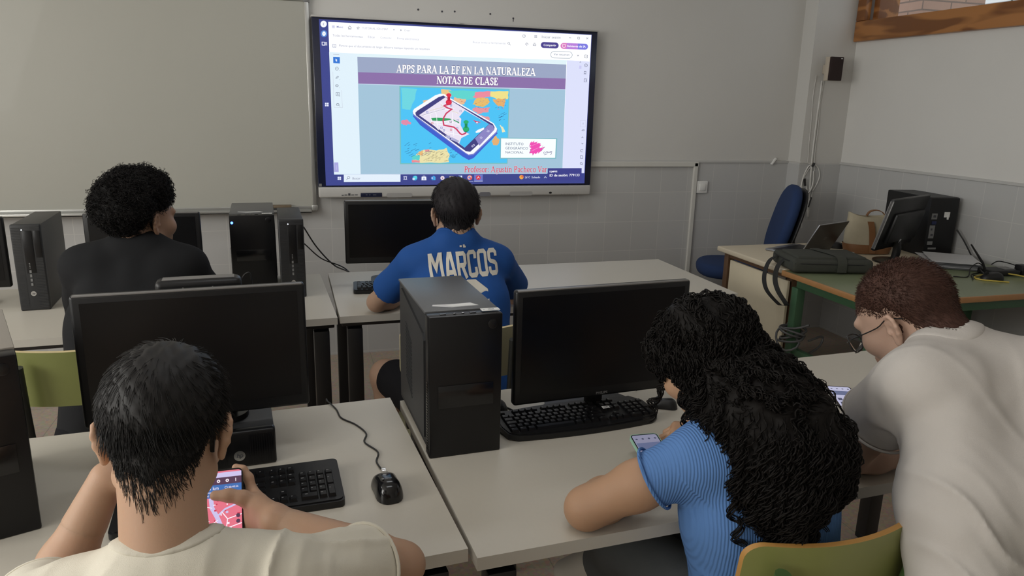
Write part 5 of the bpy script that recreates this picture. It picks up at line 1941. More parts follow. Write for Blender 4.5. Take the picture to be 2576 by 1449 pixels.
dot(1765, 820, 42, (60, 170, 226))
dot(1775, 808, 30, (90, 214, 226))
dot(1742, 836, 22, (206, 226, 250))
q_poly([Cc(1882, 796), Cc(1962, 796), Cc(1966, 858), Cc(1880, 858)], (240, 244, 255))
q_line([Cc(1904, 796), Cc(1910, 782), Cc(1936, 782), Cc(1942, 796)], 1.0, (240, 244, 255))
for dx, dy in ((0, 0), (1, 0), (0, 1), (1, 1)):
    q_poly([Cc(1910 + dx * 16, 815 + dy * 16), Cc(1922 + dx * 16, 815 + dy * 16), Cc(1922 + dx * 16, 827 + dy * 16), Cc(1910 + dx * 16, 827 + dy * 16)], (110, 130, 200))
q_poly([Cc(2060, 800), Cc(2092, 778), Cc(2124, 800), Cc(2124, 856), Cc(2060, 856)], (70, 170, 230))
q_poly([Cc(2046, 796), Cc(2092, 796), Cc(2092, 842), Cc(2046, 842)], (50, 120, 206))
q_line([Cc(2069 + 12 * math.cos(R(a)), 819 + 13 * math.sin(R(a))) for a in range(0, 360, 30)], .9, (226, 240, 255), True)
dot(2246, 818, 36, (236, 220, 230))
q_poly([Cc(2232, 812), Cc(2262, 812), Cc(2246, 836)], (120, 80, 120))
q_poly([Cc(2370, 786), Cc(2440, 786), Cc(2440, 846), Cc(2370, 846)], (226, 220, 200))
q_poly([D(88, 756), D(150, 756), D(150, 806), D(88, 806)], (226, 238, 255))
q_poly([D(84, 760), D(126, 760), D(126, 800), D(84, 800)], (60, 110, 200))
q_text('W', D(92, 790), D(120, 790), (240, 246, 255), bold=.02)
dot(280, 790, 42, (226, 100, 96), D)
dot(276, 790, 34, (240, 200, 190), D)
dot(276, 790, 20, (110, 140, 220), D)
dot(296, 806, 20, (226, 90, 90), D)
q_line([D(240, 852), D(340, 852)], 1.0, (190, 200, 250))
q_poly([D(354, 740), D(502, 738), D(500, 850), D(354, 852)], (108, 118, 196))
q_line([D(354, 851), D(500, 849)], 1.2, (220, 226, 255))
dot(424, 790, 40, (214, 50, 70), D)
q_line([D(402, 808), D(424, 780), D(448, 802)], 1.2, (255, 236, 240))
q_line([D(424, 780), D(424, 768)], 1.2, (255, 236, 240))
dot(1160, 782, 36, (240, 170, 70), D)
dot(1176, 768, 20, (226, 110, 80), D)
q_text('26°C', D(1218, 802), D(1306, 800), (226, 230, 250), bold=.01)
q_text('Soleado', D(1332, 801), D(1478, 799), (226, 230, 250), bold=.01)
q_line([D(1546, 798), D(1566, 772), D(1588, 797)], 1.0, (236, 240, 255))
q_poly([D(1608, 630), D(2186, 628), D(2182, 836), D(1604, 840)], (62, 64, 138))
q_text('IQM995', D(1636, 702), D(1770, 700), (246, 246, 255), bold=.02)
q_text('ID de sesión: 779133', D(1636, 772), D(2148, 766), (250, 250, 255), bold=.012, k=1.05)
scr = ART.build('lit_screen', AM, t, 0)

# --- things on the white bar below the glass
def bar_pt(px, py):
    return loc(px, py)


mb = MB()
for x, y, w, h in ((862, 491, .012, .004), (870, 490.3, .016, .005), (878.5, 489, .012, .013), (887, 490.2, .016, .005), (896, 490, .016, .005)):
    a, b = bar_pt(x, y)
    mb.box((a, -.0046, b), (w, .003, h))
mb.build('port_row', M_dkp, bar, 0)
a0, b0 = bar_pt(907, 485)
a1, b1 = bar_pt(961, 495)
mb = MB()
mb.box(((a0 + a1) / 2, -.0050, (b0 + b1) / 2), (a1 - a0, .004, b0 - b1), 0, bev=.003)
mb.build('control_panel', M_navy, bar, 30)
mb = MB()
for x, w in ((922, .010), (930, .008), (942, .02)):
    a, b = bar_pt(x, 490)
    mb.box((a, -.0073, b), (w, .001, .003))
mb.build('control_marks', M_greyt, bar, 0)
for xa, xb, yy, m in ((972, 1037, 491, M_grl), (1205, 1234, 488.5, M_grld), (1281, 1339, 487, M_grl)):
    a, b = bar_pt(xa, yy)
    c, _ = bar_pt(xb, yy)
    mb = MB()
    mb.prism(rrect(c - a, .026, .0125, cx=(a + c) / 2, cy=b), .003, .0052, 0, XZ(0) @ Matrix.Diagonal((1, 1, -1, 1)) if False else Matrix(((1, 0, 0, 0), (0, 0, -1, 0), (0, 1, 0, 0), (0, 0, 0, 1))))
    mb.build('speaker_grille', m, bar, 30)
a, b = bar_pt(1384, 484.5)
mb = MB()
mb.prism(rrect(.018, .012, .0055, cx=a, cy=b), .003, .0056, 0, Matrix(((1, 0, 0, 0), (0, 0, -1, 0), (0, 1, 0, 0), (0, 0, 0, 1))))
sn = mb.build('sensor_window', M_gloss, bar, 30)
mb = MB()
for k_ in range(7):
    a, b = bar_pt(1412 + k_ * 7, 488)
    mb.box((a, -.0046, b), (.003, .002, .003))
mb.build('indicator_dots', M_grld, bar, 0)
mb = MB()
a, b = loc(1162, 51)
art_text(mb, 'SMART', a, zt - zb - .0015, .008, 0, XZ(-.0036), align='CENTER', bold=.01)
mb.build('maker_mark', M_greyt, bpy.data.objects['top_cover'], 0)
mb = MB()
a, b = loc(806, 466)
mb.box((a, .0096, b), (.016, .003, .016))
mb.build('corner_label', M_greyt, hs, 0)
# ------------------------------------------------------------------ smooth bodies: blended capsules and ellipsoids turned into one skin
def V3(*a):
    return np.array(a, float)


def unit(v):
    v = np.array(v, float)
    return v / (np.linalg.norm(v) + 1e-12)


class Blob:
    def __init__(s):
        s.ops = []

    def cap(s, a, b, ra, rb=None, k=.02):
        s.ops.append(('cap', np.array(a, float), np.array(b, float), ra, ra if rb is None else rb, k))
        return s

    def chain(s, pts, rs, k=.02):
        for i in range(len(pts) - 1):
            s.cap(pts[i], pts[i + 1], rs[i], rs[i + 1], k)
        return s

    def ell(s, c, r, M=None, k=.02):
        s.ops.append(('ell', np.array(c, float), np.array(r, float), np.eye(3) if M is None else np.array(M), k))
        return s

    def sub(s, c, r, M=None, k=.01):
        s.ops.append(('sub', np.array(c, float), np.array(r, float), np.eye(3) if M is None else np.array(M), k))
        return s

    def subcap(s, a, b, ra, rb=None, k=.006):
        s.ops.append(('subcap', np.array(a, float), np.array(b, float), ra, ra if rb is None else rb, k))
        return s

    def iscap(s, a, b, r):
        """Keep only what lies inside this capsule."""
        s.ops.append(('iscap', np.array(a, float), np.array(b, float), r))
        return s

    def cut(s, p, n):
        """Remove everything on the side n points to."""
        s.ops.append(('cut', np.array(p, float), unit(n)))
        return s

    def cutcap(s, p, n, rad):
        """Slice off the side n points to, only within rad of p."""
        s.ops.append(('cutcap', np.array(p, float), unit(n), rad))
        return s

    def warp(s, fn):
        s.ops.append(('warp', fn))
        return s

    def mesh(s, vox):
        lo, hi = np.full(3, 1e9), np.full(3, -1e9)
        for o in s.ops:
            if o[0] == 'cap':
                r = max(o[3], o[4])
                lo = np.minimum(lo, np.minimum(o[1], o[2]) - r)
                hi = np.maximum(hi, np.maximum(o[1], o[2]) + r)
            elif o[0] == 'ell':
                r = np.abs(o[3]) @ o[2]
                lo = np.minimum(lo, o[1] - r)
                hi = np.maximum(hi, o[1] + r)
        lo -= 3 * vox + .008
        hi += 3 * vox + .008
        n = np.ceil((hi - lo) / vox).astype(int) + 1
        d = np.full(n, .08, np.float32)
        ax = [(lo[i] + vox * np.arange(n[i])).astype(np.float32) for i in range(3)]

        def box(l, h):
            sl = []
            for i in range(3):
                a = max(0, int((l[i] - lo[i]) / vox))
                b = min(n[i], int((h[i] - lo[i]) / vox) + 2)
                sl.append(slice(a, max(a, b)))
            return tuple(sl), [ax[0][sl[0]][:, None, None], ax[1][sl[1]][None, :, None], ax[2][sl[2]][None, None, :]]

        def capd(X, a, b, ra, rb):
            ba = b - a
            L = float(ba @ ba) + 1e-12
            px, py, pz = X[0] - a[0], X[1] - a[1], X[2] - a[2]
            h = np.clip((px * ba[0] + py * ba[1] + pz * ba[2]) / L, 0, 1)
            return np.sqrt((px - ba[0] * h) ** 2 + (py - ba[1] * h) ** 2 + (pz - ba[2] * h) ** 2) - (ra + (rb - ra) * h)

        def elld(X, c, r, M):
            p = [X[0] - c[0], X[1] - c[1], X[2] - c[2]]
            q = [M[0, j] * p[0] + M[1, j] * p[1] + M[2, j] * p[2] for j in range(3)]
            k0 = np.sqrt(sum((q[j] / r[j]) ** 2 for j in range(3)))
            k1 = np.sqrt(sum((q[j] / r[j] ** 2) ** 2 for j in range(3))) + 1e-9
            return k0 * (k0 - 1) / k1

        for o in s.ops:
            if o[0] in ('cap', 'subcap'):
                _, a, b, ra, rb, k = o
                m = max(ra, rb) + k + .03
                sl, X = box(np.minimum(a, b) - m, np.maximum(a, b) + m)
                q = capd(X, a, b, ra, rb)
            elif o[0] in ('ell', 'sub'):
                _, c, r, M, k = o
                e = np.abs(M) @ r + k + .03
                sl, X = box(c - e, c + e)
                q = elld(X, c, r, M)
            elif o[0] == 'cut':
                X = [ax[0][:, None, None], ax[1][None, :, None], ax[2][None, None, :]]
                q = (X[0] - o[1][0]) * o[2][0] + (X[1] - o[1][1]) * o[2][1] + (X[2] - o[1][2]) * o[2][2]
                d = np.maximum(d, q.astype(np.float32))
                continue
            elif o[0] == 'iscap':
                X = [ax[0][:, None, None], ax[1][None, :, None], ax[2][None, None, :]]
                d = np.maximum(d, capd(X, o[1], o[2], o[3], o[3]).astype(np.float32))
                continue
            elif o[0] == 'cutcap':
                sl, X = box(o[1] - o[3], o[1] + o[3])
                q = (X[0] - o[1][0]) * o[2][0] + (X[1] - o[1][1]) * o[2][1] + (X[2] - o[1][2]) * o[2][2]
                rr = np.sqrt((X[0] - o[1][0]) ** 2 + (X[1] - o[1][1]) ** 2 + (X[2] - o[1][2]) ** 2)
                q = np.where(rr < o[3], q, -1.0)
                d[sl] = np.maximum(d[sl], q)
                continue
            elif o[0] == 'warp':
                X = [ax[0][:, None, None], ax[1][None, :, None], ax[2][None, None, :]]
                band = np.abs(d) < .03
                d = np.where(band, d + o[1](X), d).astype(np.float32)
                continue
            D0 = d[sl]
            if o[0] in ('cap', 'ell'):
                h = np.clip(.5 + .5 * (D0 - q) / k, 0, 1)
                d[sl] = D0 + (q - D0) * h - k * h * (1 - h)
            else:
                h = np.clip(.5 - .5 * (D0 + q) / k, 0, 1)
                d[sl] = D0 + (-q - D0) * h + k * h * (1 - h)
        return nets(d, lo, vox)


_CR = [(0, 0, 0), (1, 0, 0), (0, 1, 0), (1, 1, 0), (0, 0, 1), (1, 0, 1), (0, 1, 1), (1, 1, 1)]
_ED = [(0, 1), (2, 3), (4, 5), (6, 7), (0, 2), (1, 3), (4, 6), (5, 7), (0, 4), (1, 5), (2, 6), (3, 7)]


def nets(d, org, vox):
    s = d < 0
    c = np.zeros([x - 1 for x in d.shape], np.int8)
    for a in _CR:
        c += s[a[0]:s.shape[0] - 1 + a[0], a[1]:s.shape[1] - 1 + a[1], a[2]:s.shape[2] - 1 + a[2]]
    act = (c > 0) & (c < 8)
    ijk = np.argwhere(act)
    val = [d[ijk[:, 0] + a[0], ijk[:, 1] + a[1], ijk[:, 2] + a[2]] for a in _CR]
    acc = np.zeros((len(ijk), 3))
    cnt = np.zeros(len(ijk))
    for a, b in _ED:
        m = (val[a] < 0) != (val[b] < 0)
        t = np.where(m, val[a] / np.where(m, val[a] - val[b], 1), 0)
        p = np.array(_CR[a]) + t[:, None] * (np.array(_CR[b]) - np.array(_CR[a]))
        acc += np.where(m[:, None], p, 0)
        cnt += m
    V = org + vox * (ijk + acc / cnt[:, None])
    idm = np.full(c.shape, -1, np.int64)
    idm[act] = np.arange(len(ijk))
    F = []
    S = s.astype(np.int8)
    for axn in range(3):
        o1, o2 = [(1, 2), (2, 0), (0, 1)][axn]
        sa = [slice(1, -1)] * 3
        sb = [slice(1, -1)] * 3
        sa[axn], sb[axn] = slice(0, -1), slice(1, None)
        A_, B_ = S[tuple(sa)], S[tuple(sb)]
        df = A_ - B_
        for sign in (1, -1):
            e = np.argwhere(df == sign)
            if not len(e):
                continue
            e = e + 1
            e[:, axn] -= 1
            u, w = np.zeros(3, int), np.zeros(3, int)
            u[o1], w[o2] = 1, 1
            q = [idm[tuple((e - u - w).T)], idm[tuple((e - w).T)], idm[tuple(e.T)], idm[tuple((e - u).T)]]
            if sign < 0:
                q = q[::-1]
            F.append(np.stack(q, 1))
    return V, np.concatenate(F)


def fast_mesh(name, V, F, mats, parent=None, base=(0, 0, 0), smooth=True, mi=None):
    """Mesh object from numpy arrays; V in room coordinates, base the origin of the thing."""
    V = np.asarray(V, np.float32) - np.asarray(base, np.float32)
    F = np.asarray(F, np.int32)
    me = bpy.data.meshes.new(name)
    me.vertices.add(len(V))
    me.vertices.foreach_set('co', V.ravel())
    k = F.shape[1]
    me.loops.add(F.size)
    me.loops.foreach_set('vertex_index', F.ravel())
    me.polygons.add(len(F))
    me.polygons.foreach_set('loop_start', np.arange(0, F.size, k, dtype=np.int32))
    try:
        me.polygons.foreach_set('loop_total', np.full(len(F), k, np.int32))
    except Exception:
        pass
    for m in (mats if isinstance(mats, (list, tuple)) else [mats]):
        me.materials.append(m)
    if mi is not None:
        me.polygons.foreach_set('material_index', np.asarray(mi, np.int32))
    me.polygons.foreach_set('use_smooth', np.full(len(F), smooth, bool))
    me.update(calc_edges=True)
    me.validate()
    o = bpy.data.objects.new(name, me)
    COL.objects.link(o)
    if parent is not None:
        o.parent = parent
    else:
        o.location = base
    return o


def join(parts):
    V, F, n = [], [], 0
    for v, f in parts:
        V.append(v)
        F.append(f + n)
        n += len(v)
    return np.concatenate(V), np.concatenate(F)


def tubes(P, r, n=3):
    """Many strands at once: P (strands, rings, 3), r (strands, rings)."""
    P = np.asarray(P, float)
    S_, K, _ = P.shape
    T = np.gradient(P, axis=1)
    T /= np.linalg.norm(T, axis=2, keepdims=True) + 1e-9
    ref = np.where(np.abs(T[:, :, 2:3]) > .9, np.array([1.0, 0, 0]), np.array([0, 0, 1.0]))
    X = np.cross(ref, T)
    X /= np.linalg.norm(X, axis=2, keepdims=True) + 1e-9
    Y = np.cross(T, X)
    V = np.empty((S_, K, n, 3))
    for j in range(n):
        a = 2 * PI * j / n
        V[:, :, j] = P + r[:, :, None] * (math.cos(a) * X + math.sin(a) * Y)
    idx = np.arange(S_ * K * n).reshape(S_, K, n)
    F = []
    for j in range(n):
        j2 = (j + 1) % n
        F.append(np.stack([idx[:, :-1, j], idx[:, :-1, j2], idx[:, 1:, j2], idx[:, 1:, j]], -1).reshape(-1, 4))
    return V.reshape(-1, 3), np.concatenate(F)


def frame(yaw, pitch, roll=0):
    """Columns: right, forward, up. yaw>0 turns left, pitch>0 looks down, roll>0 tilts to the right."""
    M = Matrix.Rotation(R(yaw), 3, 'Z') @ Matrix.Rotation(R(-pitch), 3, 'X') @ Matrix.Rotation(R(roll), 3, 'Y')
    return np.array(M)


def noise3(X, f, seed=0.0):
    x, y, z = X[0] * f + seed, X[1] * f + seed * 1.7, X[2] * f - seed
    return (np.sin(x + 1.3 * np.sin(y * .9)) * np.cos(y * 1.1 + np.sin(z)) + np.sin(z * 1.2 + 1.1 * np.sin(x * .8))) * .5


# ---- one head: skull, jaw, face, ears, in a head frame
def head(b, c, M, neck_to, s=1.0, neck_r=.056, slim=1.0):
    c = np.array(c, float)

    def g(x, y, z):
        return c + M @ (np.array([x, y, z]) * s)
    b.ell(g(0, -.012, .040), V3(.0735, .098, .085) * s, M, .02)
    b.ell(g(0, .030, -.015), V3(.064, .066, .088) * s, M, .03)
    for q in (-1, 1):
        b.cap(g(q * .052 * slim, .002, -.055), g(q * .016, .072, -.094), .018 * s, .018 * s, .03)
        b.ell(g(q * .043, .062, -.018), V3(.024, .026, .024) * s, M, .025)
        b.cap(g(q * .014, .092, .030), g(q * .046, .080, .032), .009 * s, .008 * s, .02)
    b.cap(g(-.014, .078, -.096), g(.014, .078, -.096), .017 * s, .017 * s, .025)
    b.cap(g(0, .092, .022), g(0, .113, -.018), .007 * s, .011 * s, .014)
    for q in (-1, 1):
        b.ell(g(q * .011, .103, -.023), V3(.009, .010, .008) * s, M, .008)
        b.sub(g(q * .032, .103, .010), V3(.017, .012, .011) * s, M, .012)
    b.cap(g(-.020, .092, -.052), g(.020, .092, -.052), .0065 * s, .0065 * s, .010)
    b.cap(g(-.017, .091, -.064), g(.017, .091, -.064), .0075 * s, .0075 * s, .010)
    b.subcap(g(-.022, .1015, -.0575), g(.022, .1015, -.0575), .0022 * s, .0022 * s, .004)
    nt = np.array(neck_to, float)
    b.cap(g(0, -.030, -.040), nt, neck_r * s, neck_r * s * 1.06, .03)
    b.cap(g(0, -.052, -.020), nt + M[:, 1] * -.012, .045 * s, .050 * s, .03)
    for q in (-1, 1):
        # ear: a shallow dish with a rolled rim, flaring out towards the back
        E = M @ np.array(Matrix.Rotation(R(q * 15), 3, 'Z'))
        ec = g(q * .0745, -.012, -.004)

        def h(o, u, v):
            return ec + E @ (np.array([q * o, -u, v]) * s)
        b.ell(h(.004, .004, .002), V3(.0048, .017, .029) * s, E, .008)
        rim = [h(.001, -.010, .006), h(.004, -.009, .020), h(.007, .000, .030), h(.010, .012, .0305), h(.012, .0205, .020), h(.012, .021, .006), h(.010, .016, -.009), h(.006, .008, -.021)]
        b.chain(rim, [.0042 * s] * len(rim), .004)
        b.ell(h(.005, .000, -.026), V3(.005, .0085, .0095) * s, E, .006)
        b.sub(h(.012, -.001, .000), V3(.0075, .0085, .014) * s, E, .004)
        b.cap(h(.004, -.012, .0), h(.008, -.008, -.004), .004 * s, .004 * s, .005)
    return g


def eyes(g, M, parent, base, s=1.0):
    for q in (-1, 1):
        V, F = Blob().ell(g(q * .032, .078, .010), V3(.0125, .0125, .0125) * s).mesh(.0025)
        fast_mesh('eye', V, F, M_eye, parent, base)
        c = np.array(g(q * .032, .0905, .010))
        V, F = Blob().ell(g(q * .032, .0885, .009), V3(.0055, .0025, .0055) * s, M).mesh(.0012)
        fast_mesh('iris', V, F, M_iris, bpy.data.objects[[o.name for o in parent.children if o.name.startswith('eye')][-1]], base)


# ---- one hand
def hand(b, W, d, n, thumb_side, curl=(25, 30, 20), spread=.05, thumb=None, s=1.0):
    """W wrist, d towards the fingers, n out of the back of the hand, thumb_side +1/-1 along n x d."""
    d = unit(d)
    n = unit(np.array(n) - np.dot(n, d) * d)
    t = np.cross(n, d) * thumb_side
    W = np.array(W, float)
    L = {0: (.042, .025, .020), 1: (.047, .029, .021), 2: (.043, .027, .020), 3: (.034, .020, .018)}
    off = (.027, .009, -.009, -.026)
    fw = (.083, .087, .083, .074)
    rad = (.0088, .0090, .0086, .0076)
    for i in range(4):
        mcp = W + (d * fw[i] + t * off[i] + n * .003) * s
        b.cap(W + (d * .012 + t * off[i] * .55) * s, mcp, .0135 * s, .0115 * s, .012)
        dirv = unit(d + t * (off[i] / .027) * spread)
        a = 0.0
        p = mcp
        for j in range(3):
            a += curl[j] + (i * 5 if j < 2 else 0)
            v = dirv * math.cos(R(a)) - n * math.sin(R(a))
            q = p + v * L[i][j] * s
            b.cap(p, q, (rad[i] - .0006 * j) * s, (rad[i] - .0006 * (j + 1)) * s, .004)
            p = q
    if thumb is None:
        p0 = W + (d * .018 + t * .022 - n * .006) * s
        p1 = p0 + unit(d * .75 + t * .75 - n * .35) * .042 * s
        p2 = p1 + unit(d * 1 + t * .35 - n * .30) * .030 * s
        p3 = p2 + unit(d * 1 + t * .10 - n * .35) * .024 * s
        thumb = (p0, p1, p2, p3)
    b.chain(thumb, [.0135 * s, .0115 * s, .0100 * s, .0085 * s], .008)
    b.cap(W, W + d * .02 * s, .020 * s, .020 * s, .015)


def arm(b, S, E_, W, ru=.047, re=.036, rw=.0255, k=.02):
    S, E_, W = (np.array(x, float) for x in (S, E_, W))
    m = (S + E_) / 2
    b.cap(S, m, ru, ru * .97, k)
    b.cap(m, E_, ru * .96, re, k)
    f = E_ + (W - E_) * .28
    b.cap(E_, f, re, re * 1.10, k)
    b.cap(f, W, re * 1.10, rw, k)


# ---- hair that follows the head
class Scalp:
    """Radius of the head around an inner point, sampled over all directions (head frame)."""

    def __init__(s, V, F, g, M, c0=(0, -.012, .028)):
        s.M = M
        s.c0 = np.array(c0)
        s.o = np.array(g(*c0))
        bv = BVHTree.FromPolygons([tuple(v) for v in V], [tuple(f) for f in F])
        s.nt, s.np_ = 60, 96
        s.r = np.zeros((s.nt + 1, s.np_))
        for i in range(s.nt + 1):
            th = PI * i / s.nt
            for j in range(s.np_):
                ph = 2 * PI * j / s.np_
                u = np.array([math.sin(th) * math.cos(ph), math.sin(th) * math.sin(ph), math.cos(th)])
                w = M @ u
                # from outside inwards, so that the outer skin is met
                hit = bv.ray_cast(Vector(s.o + w * .16), Vector(-w), .16)
                s.r[i, j] = np.linalg.norm(np.array(hit[0]) - s.o) if hit[0] is not None else .09
        # keep the ears out of the hair
        k = s.r.copy()
        for i in range(s.nt + 1):
            th = PI * i / s.nt
            for j in range(s.np_):
                ph = 2 * PI * j / s.np_
                x, y, z = math.sin(th) * math.cos(ph), math.sin(th) * math.sin(ph), math.cos(th)
                if abs(x) > .60 and -.72 < z < .14 and abs(y) < .62:
                    k[i, j] = min(s.r[i, j], (.0735 - .006 * max(0, -z)) / abs(x))
        s.r = k

    def rad(s, u):
        th = np.arccos(np.clip(u[..., 2], -1, 1)) / PI * s.nt
        ph = (np.arctan2(u[..., 1], u[..., 0]) % (2 * PI)) / (2 * PI) * s.np_
        i0 = np.clip(th.astype(int), 0, s.nt - 1)
        j0 = ph.astype(int) % s.np_
        a, b = th - i0, ph - np.floor(ph)
        j1 = (j0 + 1) % s.np_
        return (s.r[i0, j0] * (1 - a) * (1 - b) + s.r[i0 + 1, j0] * a * (1 - b) + s.r[i0, j1] * (1 - a) * b + s.r[i0 + 1, j1] * a * b)

    def pos(s, u, lift):
        return s.o + (u * (s.rad(u) + lift)[..., None]) @ s.M.T

    def coat(s, thick, n=(70, 110)):
        """Closed shell lying thick(u) above the skin."""
        nt, npp = n
        th = np.linspace(0, PI, nt + 1)[:, None]
        ph = np.linspace(0, 2 * PI, npp, endpoint=False)[None, :]
        u = np.stack([np.sin(th) * np.cos(ph), np.sin(th) * np.sin(ph), np.cos(th) + 0 * ph], -1)
        V = s.pos(u, thick(u)).reshape(-1, 3)
        idx = np.arange((nt + 1) * npp).reshape(nt + 1, npp)
        F = np.stack([idx[:-1], idx[1:], np.roll(idx[1:], -1, 1), np.roll(idx[:-1], -1, 1)], -1).reshape(-1, 4)
        return V, F

    def strands(s, n, length, lift, comb, region, rings=7, wig=.12, width=.0007, seed=1, rise=.5):
        """Strands that leave the skin and lie along comb(u)."""
        rg = np.random.default_rng(seed)
        u = rg.normal(size=(n * 4, 3))
        u /= np.linalg.norm(u, axis=1, keepdims=True)
        u = u[rg.random(len(u)) < region(u)][:n]
        m = len(u)
        P = np.empty((m, rings, 3))
        L = length(u) * rg.uniform(.7, 1.15, m)
        lf = lift(u) * rg.uniform(.25, 1.1, m)
        jit = rg.normal(size=(m, 3)) * wig
        for i in range(rings):
            f = i / (rings - 1)
            P[:, i] = s.pos(u, lf * f ** rise - .001)
            t = comb(u) + jit
            t -= (t * u).sum(1, keepdims=True) * u
            t /= np.linalg.norm(t, axis=1, keepdims=True) + 1e-9
            u = u + t * (L / (rings - 1) / .1)[:, None]
            u /= np.linalg.norm(u, axis=1, keepdims=True)
            jit = jit * .9 + rg.normal(size=(m, 3)) * wig * .3
        r = width * np.linspace(1, .35, rings)[None, :] * rg.uniform(.8, 1.25, m)[:, None]
        return tubes(P, r, 3)


def smoothstep(a, b, x):
    t = np.clip((x - a) / (b - a), 0, 1)
    return t * t * (3 - 2 * t)
# ------------------------------------------------------------------ people
def skin_mat(name, rgb):
    m = mat(name, rgb, 0.52, noise=.05, nscale=18, bump=.10, bscale=500, spec=.35)
    b = m.node_tree.nodes['Principled BSDF']
    b.inputs['Subsurface Weight'].default_value = 0.12
    b.inputs['Subsurface Radius'].default_value = (.012, .004, .002)
    b.inputs['Subsurface Scale'].default_value = 0.6
    return m


def cloth_mat(name, rgb, scale=900, bump=.25, noise=.03, rough=.85):
    return mat(name, rgb, rough, noise=noise, nscale=14, bump=bump, bscale=scale, spec=.15)


M_eye = mat('eye_white', (.70, .68, .66), .25)
M_iris = mat('eye_iris', (.035, .018, .010), .2)
SK_A = skin_mat('skin_near_boy', (0.46, 0.285, 0.19))
SK_B = skin_mat('skin_black_shirt_boy', (0.36, 0.215, 0.145))
SK_C = skin_mat('skin_blue_shirt_boy', (0.40, 0.26, 0.185))
SK_D = skin_mat('skin_girl', (0.44, 0.265, 0.165))
SK_E = skin_mat('skin_glasses_boy', (0.47, 0.31, 0.235))
H_A = mat('hair_black', (0.011, 0.010, 0.010), 0.55, spec=.3)
H_B = mat('hair_black_curly', (0.009, 0.008, 0.008), 0.62, spec=.18)
H_C = mat('hair_dark_brown', (0.014, 0.012, 0.014), 0.6, spec=.2)
H_D = mat('hair_black_long', (0.0075, 0.0062, 0.0055), 0.62, spec=.15)
H_E = mat('hair_red_brown', (0.062, 0.030, 0.022), 0.65, noise=.35, nscale=60, spec=.2)
T_A = cloth_mat('cream_jersey', (0.70, 0.66, 0.56))
T_A2 = cloth_mat('cream_rib', (0.62, 0.58, 0.49))
T_B = cloth_mat('black_jersey', (0.014, 0.0145, 0.016))
T_C = cloth_mat('royal_blue_jersey', (0.017, 0.078, 0.29), rough=.7)
T_E = cloth_mat('white_jersey', (0.49, 0.46, 0.43))
T_J = cloth_mat('grey_denim', (0.105, 0.115, 0.122), 1200, .3, .12)
T_K = cloth_mat('black_trousers', (0.008, 0.008, 0.010))
LET = mat('cream_lettering', (0.62, 0.59, 0.52), .6)
# ribbed knit
T_D = bpy.data.materials.new('blue_rib_knit')
T_D.use_nodes = True
_nt = T_D.node_tree
_b = _nt.nodes['Principled BSDF']
_b.inputs['Base Color'].default_value = (0.105, 0.225, 0.50, 1)
_b.inputs['Roughness'].default_value = .85
_b.inputs['Specular IOR Level'].default_value = .15
_tcn = _nt.nodes.new('ShaderNodeTexCoord')
_wv = _nt.nodes.new('ShaderNodeTexWave')
_wv.bands_direction = 'X'
_wv.inputs['Scale'].default_value = 62
_wv.inputs['Distortion'].default_value = .6
_wv.inputs['Detail Scale'].default_value = .3
_bp = _nt.nodes.new('ShaderNodeBump')
_bp.inputs['Strength'].default_value = .55
_bp.inputs['Distance'].default_value = .0025
_nt.links.new(_tcn.outputs['Object'], _wv.inputs['Vector'])
_nt.links.new(_wv.outputs['Fac'], _bp.inputs['Height'])
_nt.links.new(_bp.outputs['Normal'], _b.inputs['Normal'])


def torso(b, pel, chest, N, SL, SR, grow=0.0, w=1.0, k=.05, deep=1.0):
    pel, chest, N, SL, SR = (np.array(x, float) for x in (pel, chest, N, SL, SR))
    lat = unit(SR - SL)
    for q in (-1, 1):
        b.cap(pel + lat * q * .075 * w, chest + lat * q * .075 * w, .098 * deep + grow, .092 * deep + grow, k)
    mid = (SL + SR) / 2
    b.cap(chest - lat * .07 * w, mid - lat * .085 * w + (chest - mid) * .12, .09 * deep + grow, .075 * deep + grow, k)
    b.cap(chest + lat * .07 * w, mid + lat * .085 * w + (chest - mid) * .12, .09 * deep + grow, .075 * deep + grow, k)
    b.cap(N + (chest - N) * .02, chest, .056 + grow, .09 + grow, k * .7)
    b.cap(SL + lat * .035, SR - lat * .035, .052 + grow, .052 + grow, k)
    for q, S in ((-1, SL), (1, SR)):
        b.cap(N + lat * q * .035 + (N - chest) * .03, S - lat * q * .02, .040 + grow, .048 + grow, k)
    return lat


def sleeve(b, S, E_, frac, r0, r1, k=.03, over=.02):
    S, E_ = np.array(S, float), np.array(E_, float)
    p = S + (E_ - S) * frac
    b.cap(S, p + unit(E_ - S) * over, r0, r1, k)
    return p, unit(E_ - S)


def person(label, V, F, m, base):
    o = fast_mesh('person', V, F, m, None, base)
    return tag(o, label, 'person')


def folds(b, lst):
    """Soft drapery: (centre, direction of the folds, direction across, length, width, depth, spacing)."""
    L = [(np.array(c, float), unit(a), unit(np.array(x, float) - np.dot(x, unit(a)) * unit(a)), l, w, d, m) for c, a, x, l, w, d, m in lst]

    def fn(X):
        out = 0.0
        for c, a, x, l, w, d, m in L:
            n = np.cross(a, x)
            p = [X[i] - c[i] for i in range(3)]
            u = sum(p[i] * a[i] for i in range(3))
            v = sum(p[i] * x[i] for i in range(3))
            t = sum(p[i] * n[i] for i in range(3))
            q = v / m + .35 * np.sin(u * 13 + v * 17) + .18 * np.sin(u * 31 + 1.0)
            rd = np.exp(-(np.sin(PI * q) / .5) ** 2) * (.55 + .45 * np.sin(2.4 * q + 1.3))
            out = out - d * np.exp(-(u / l) ** 2 - (v / w) ** 2 - (t / .12) ** 2) * (rd - .25)
        return out
    b.warp(fn)


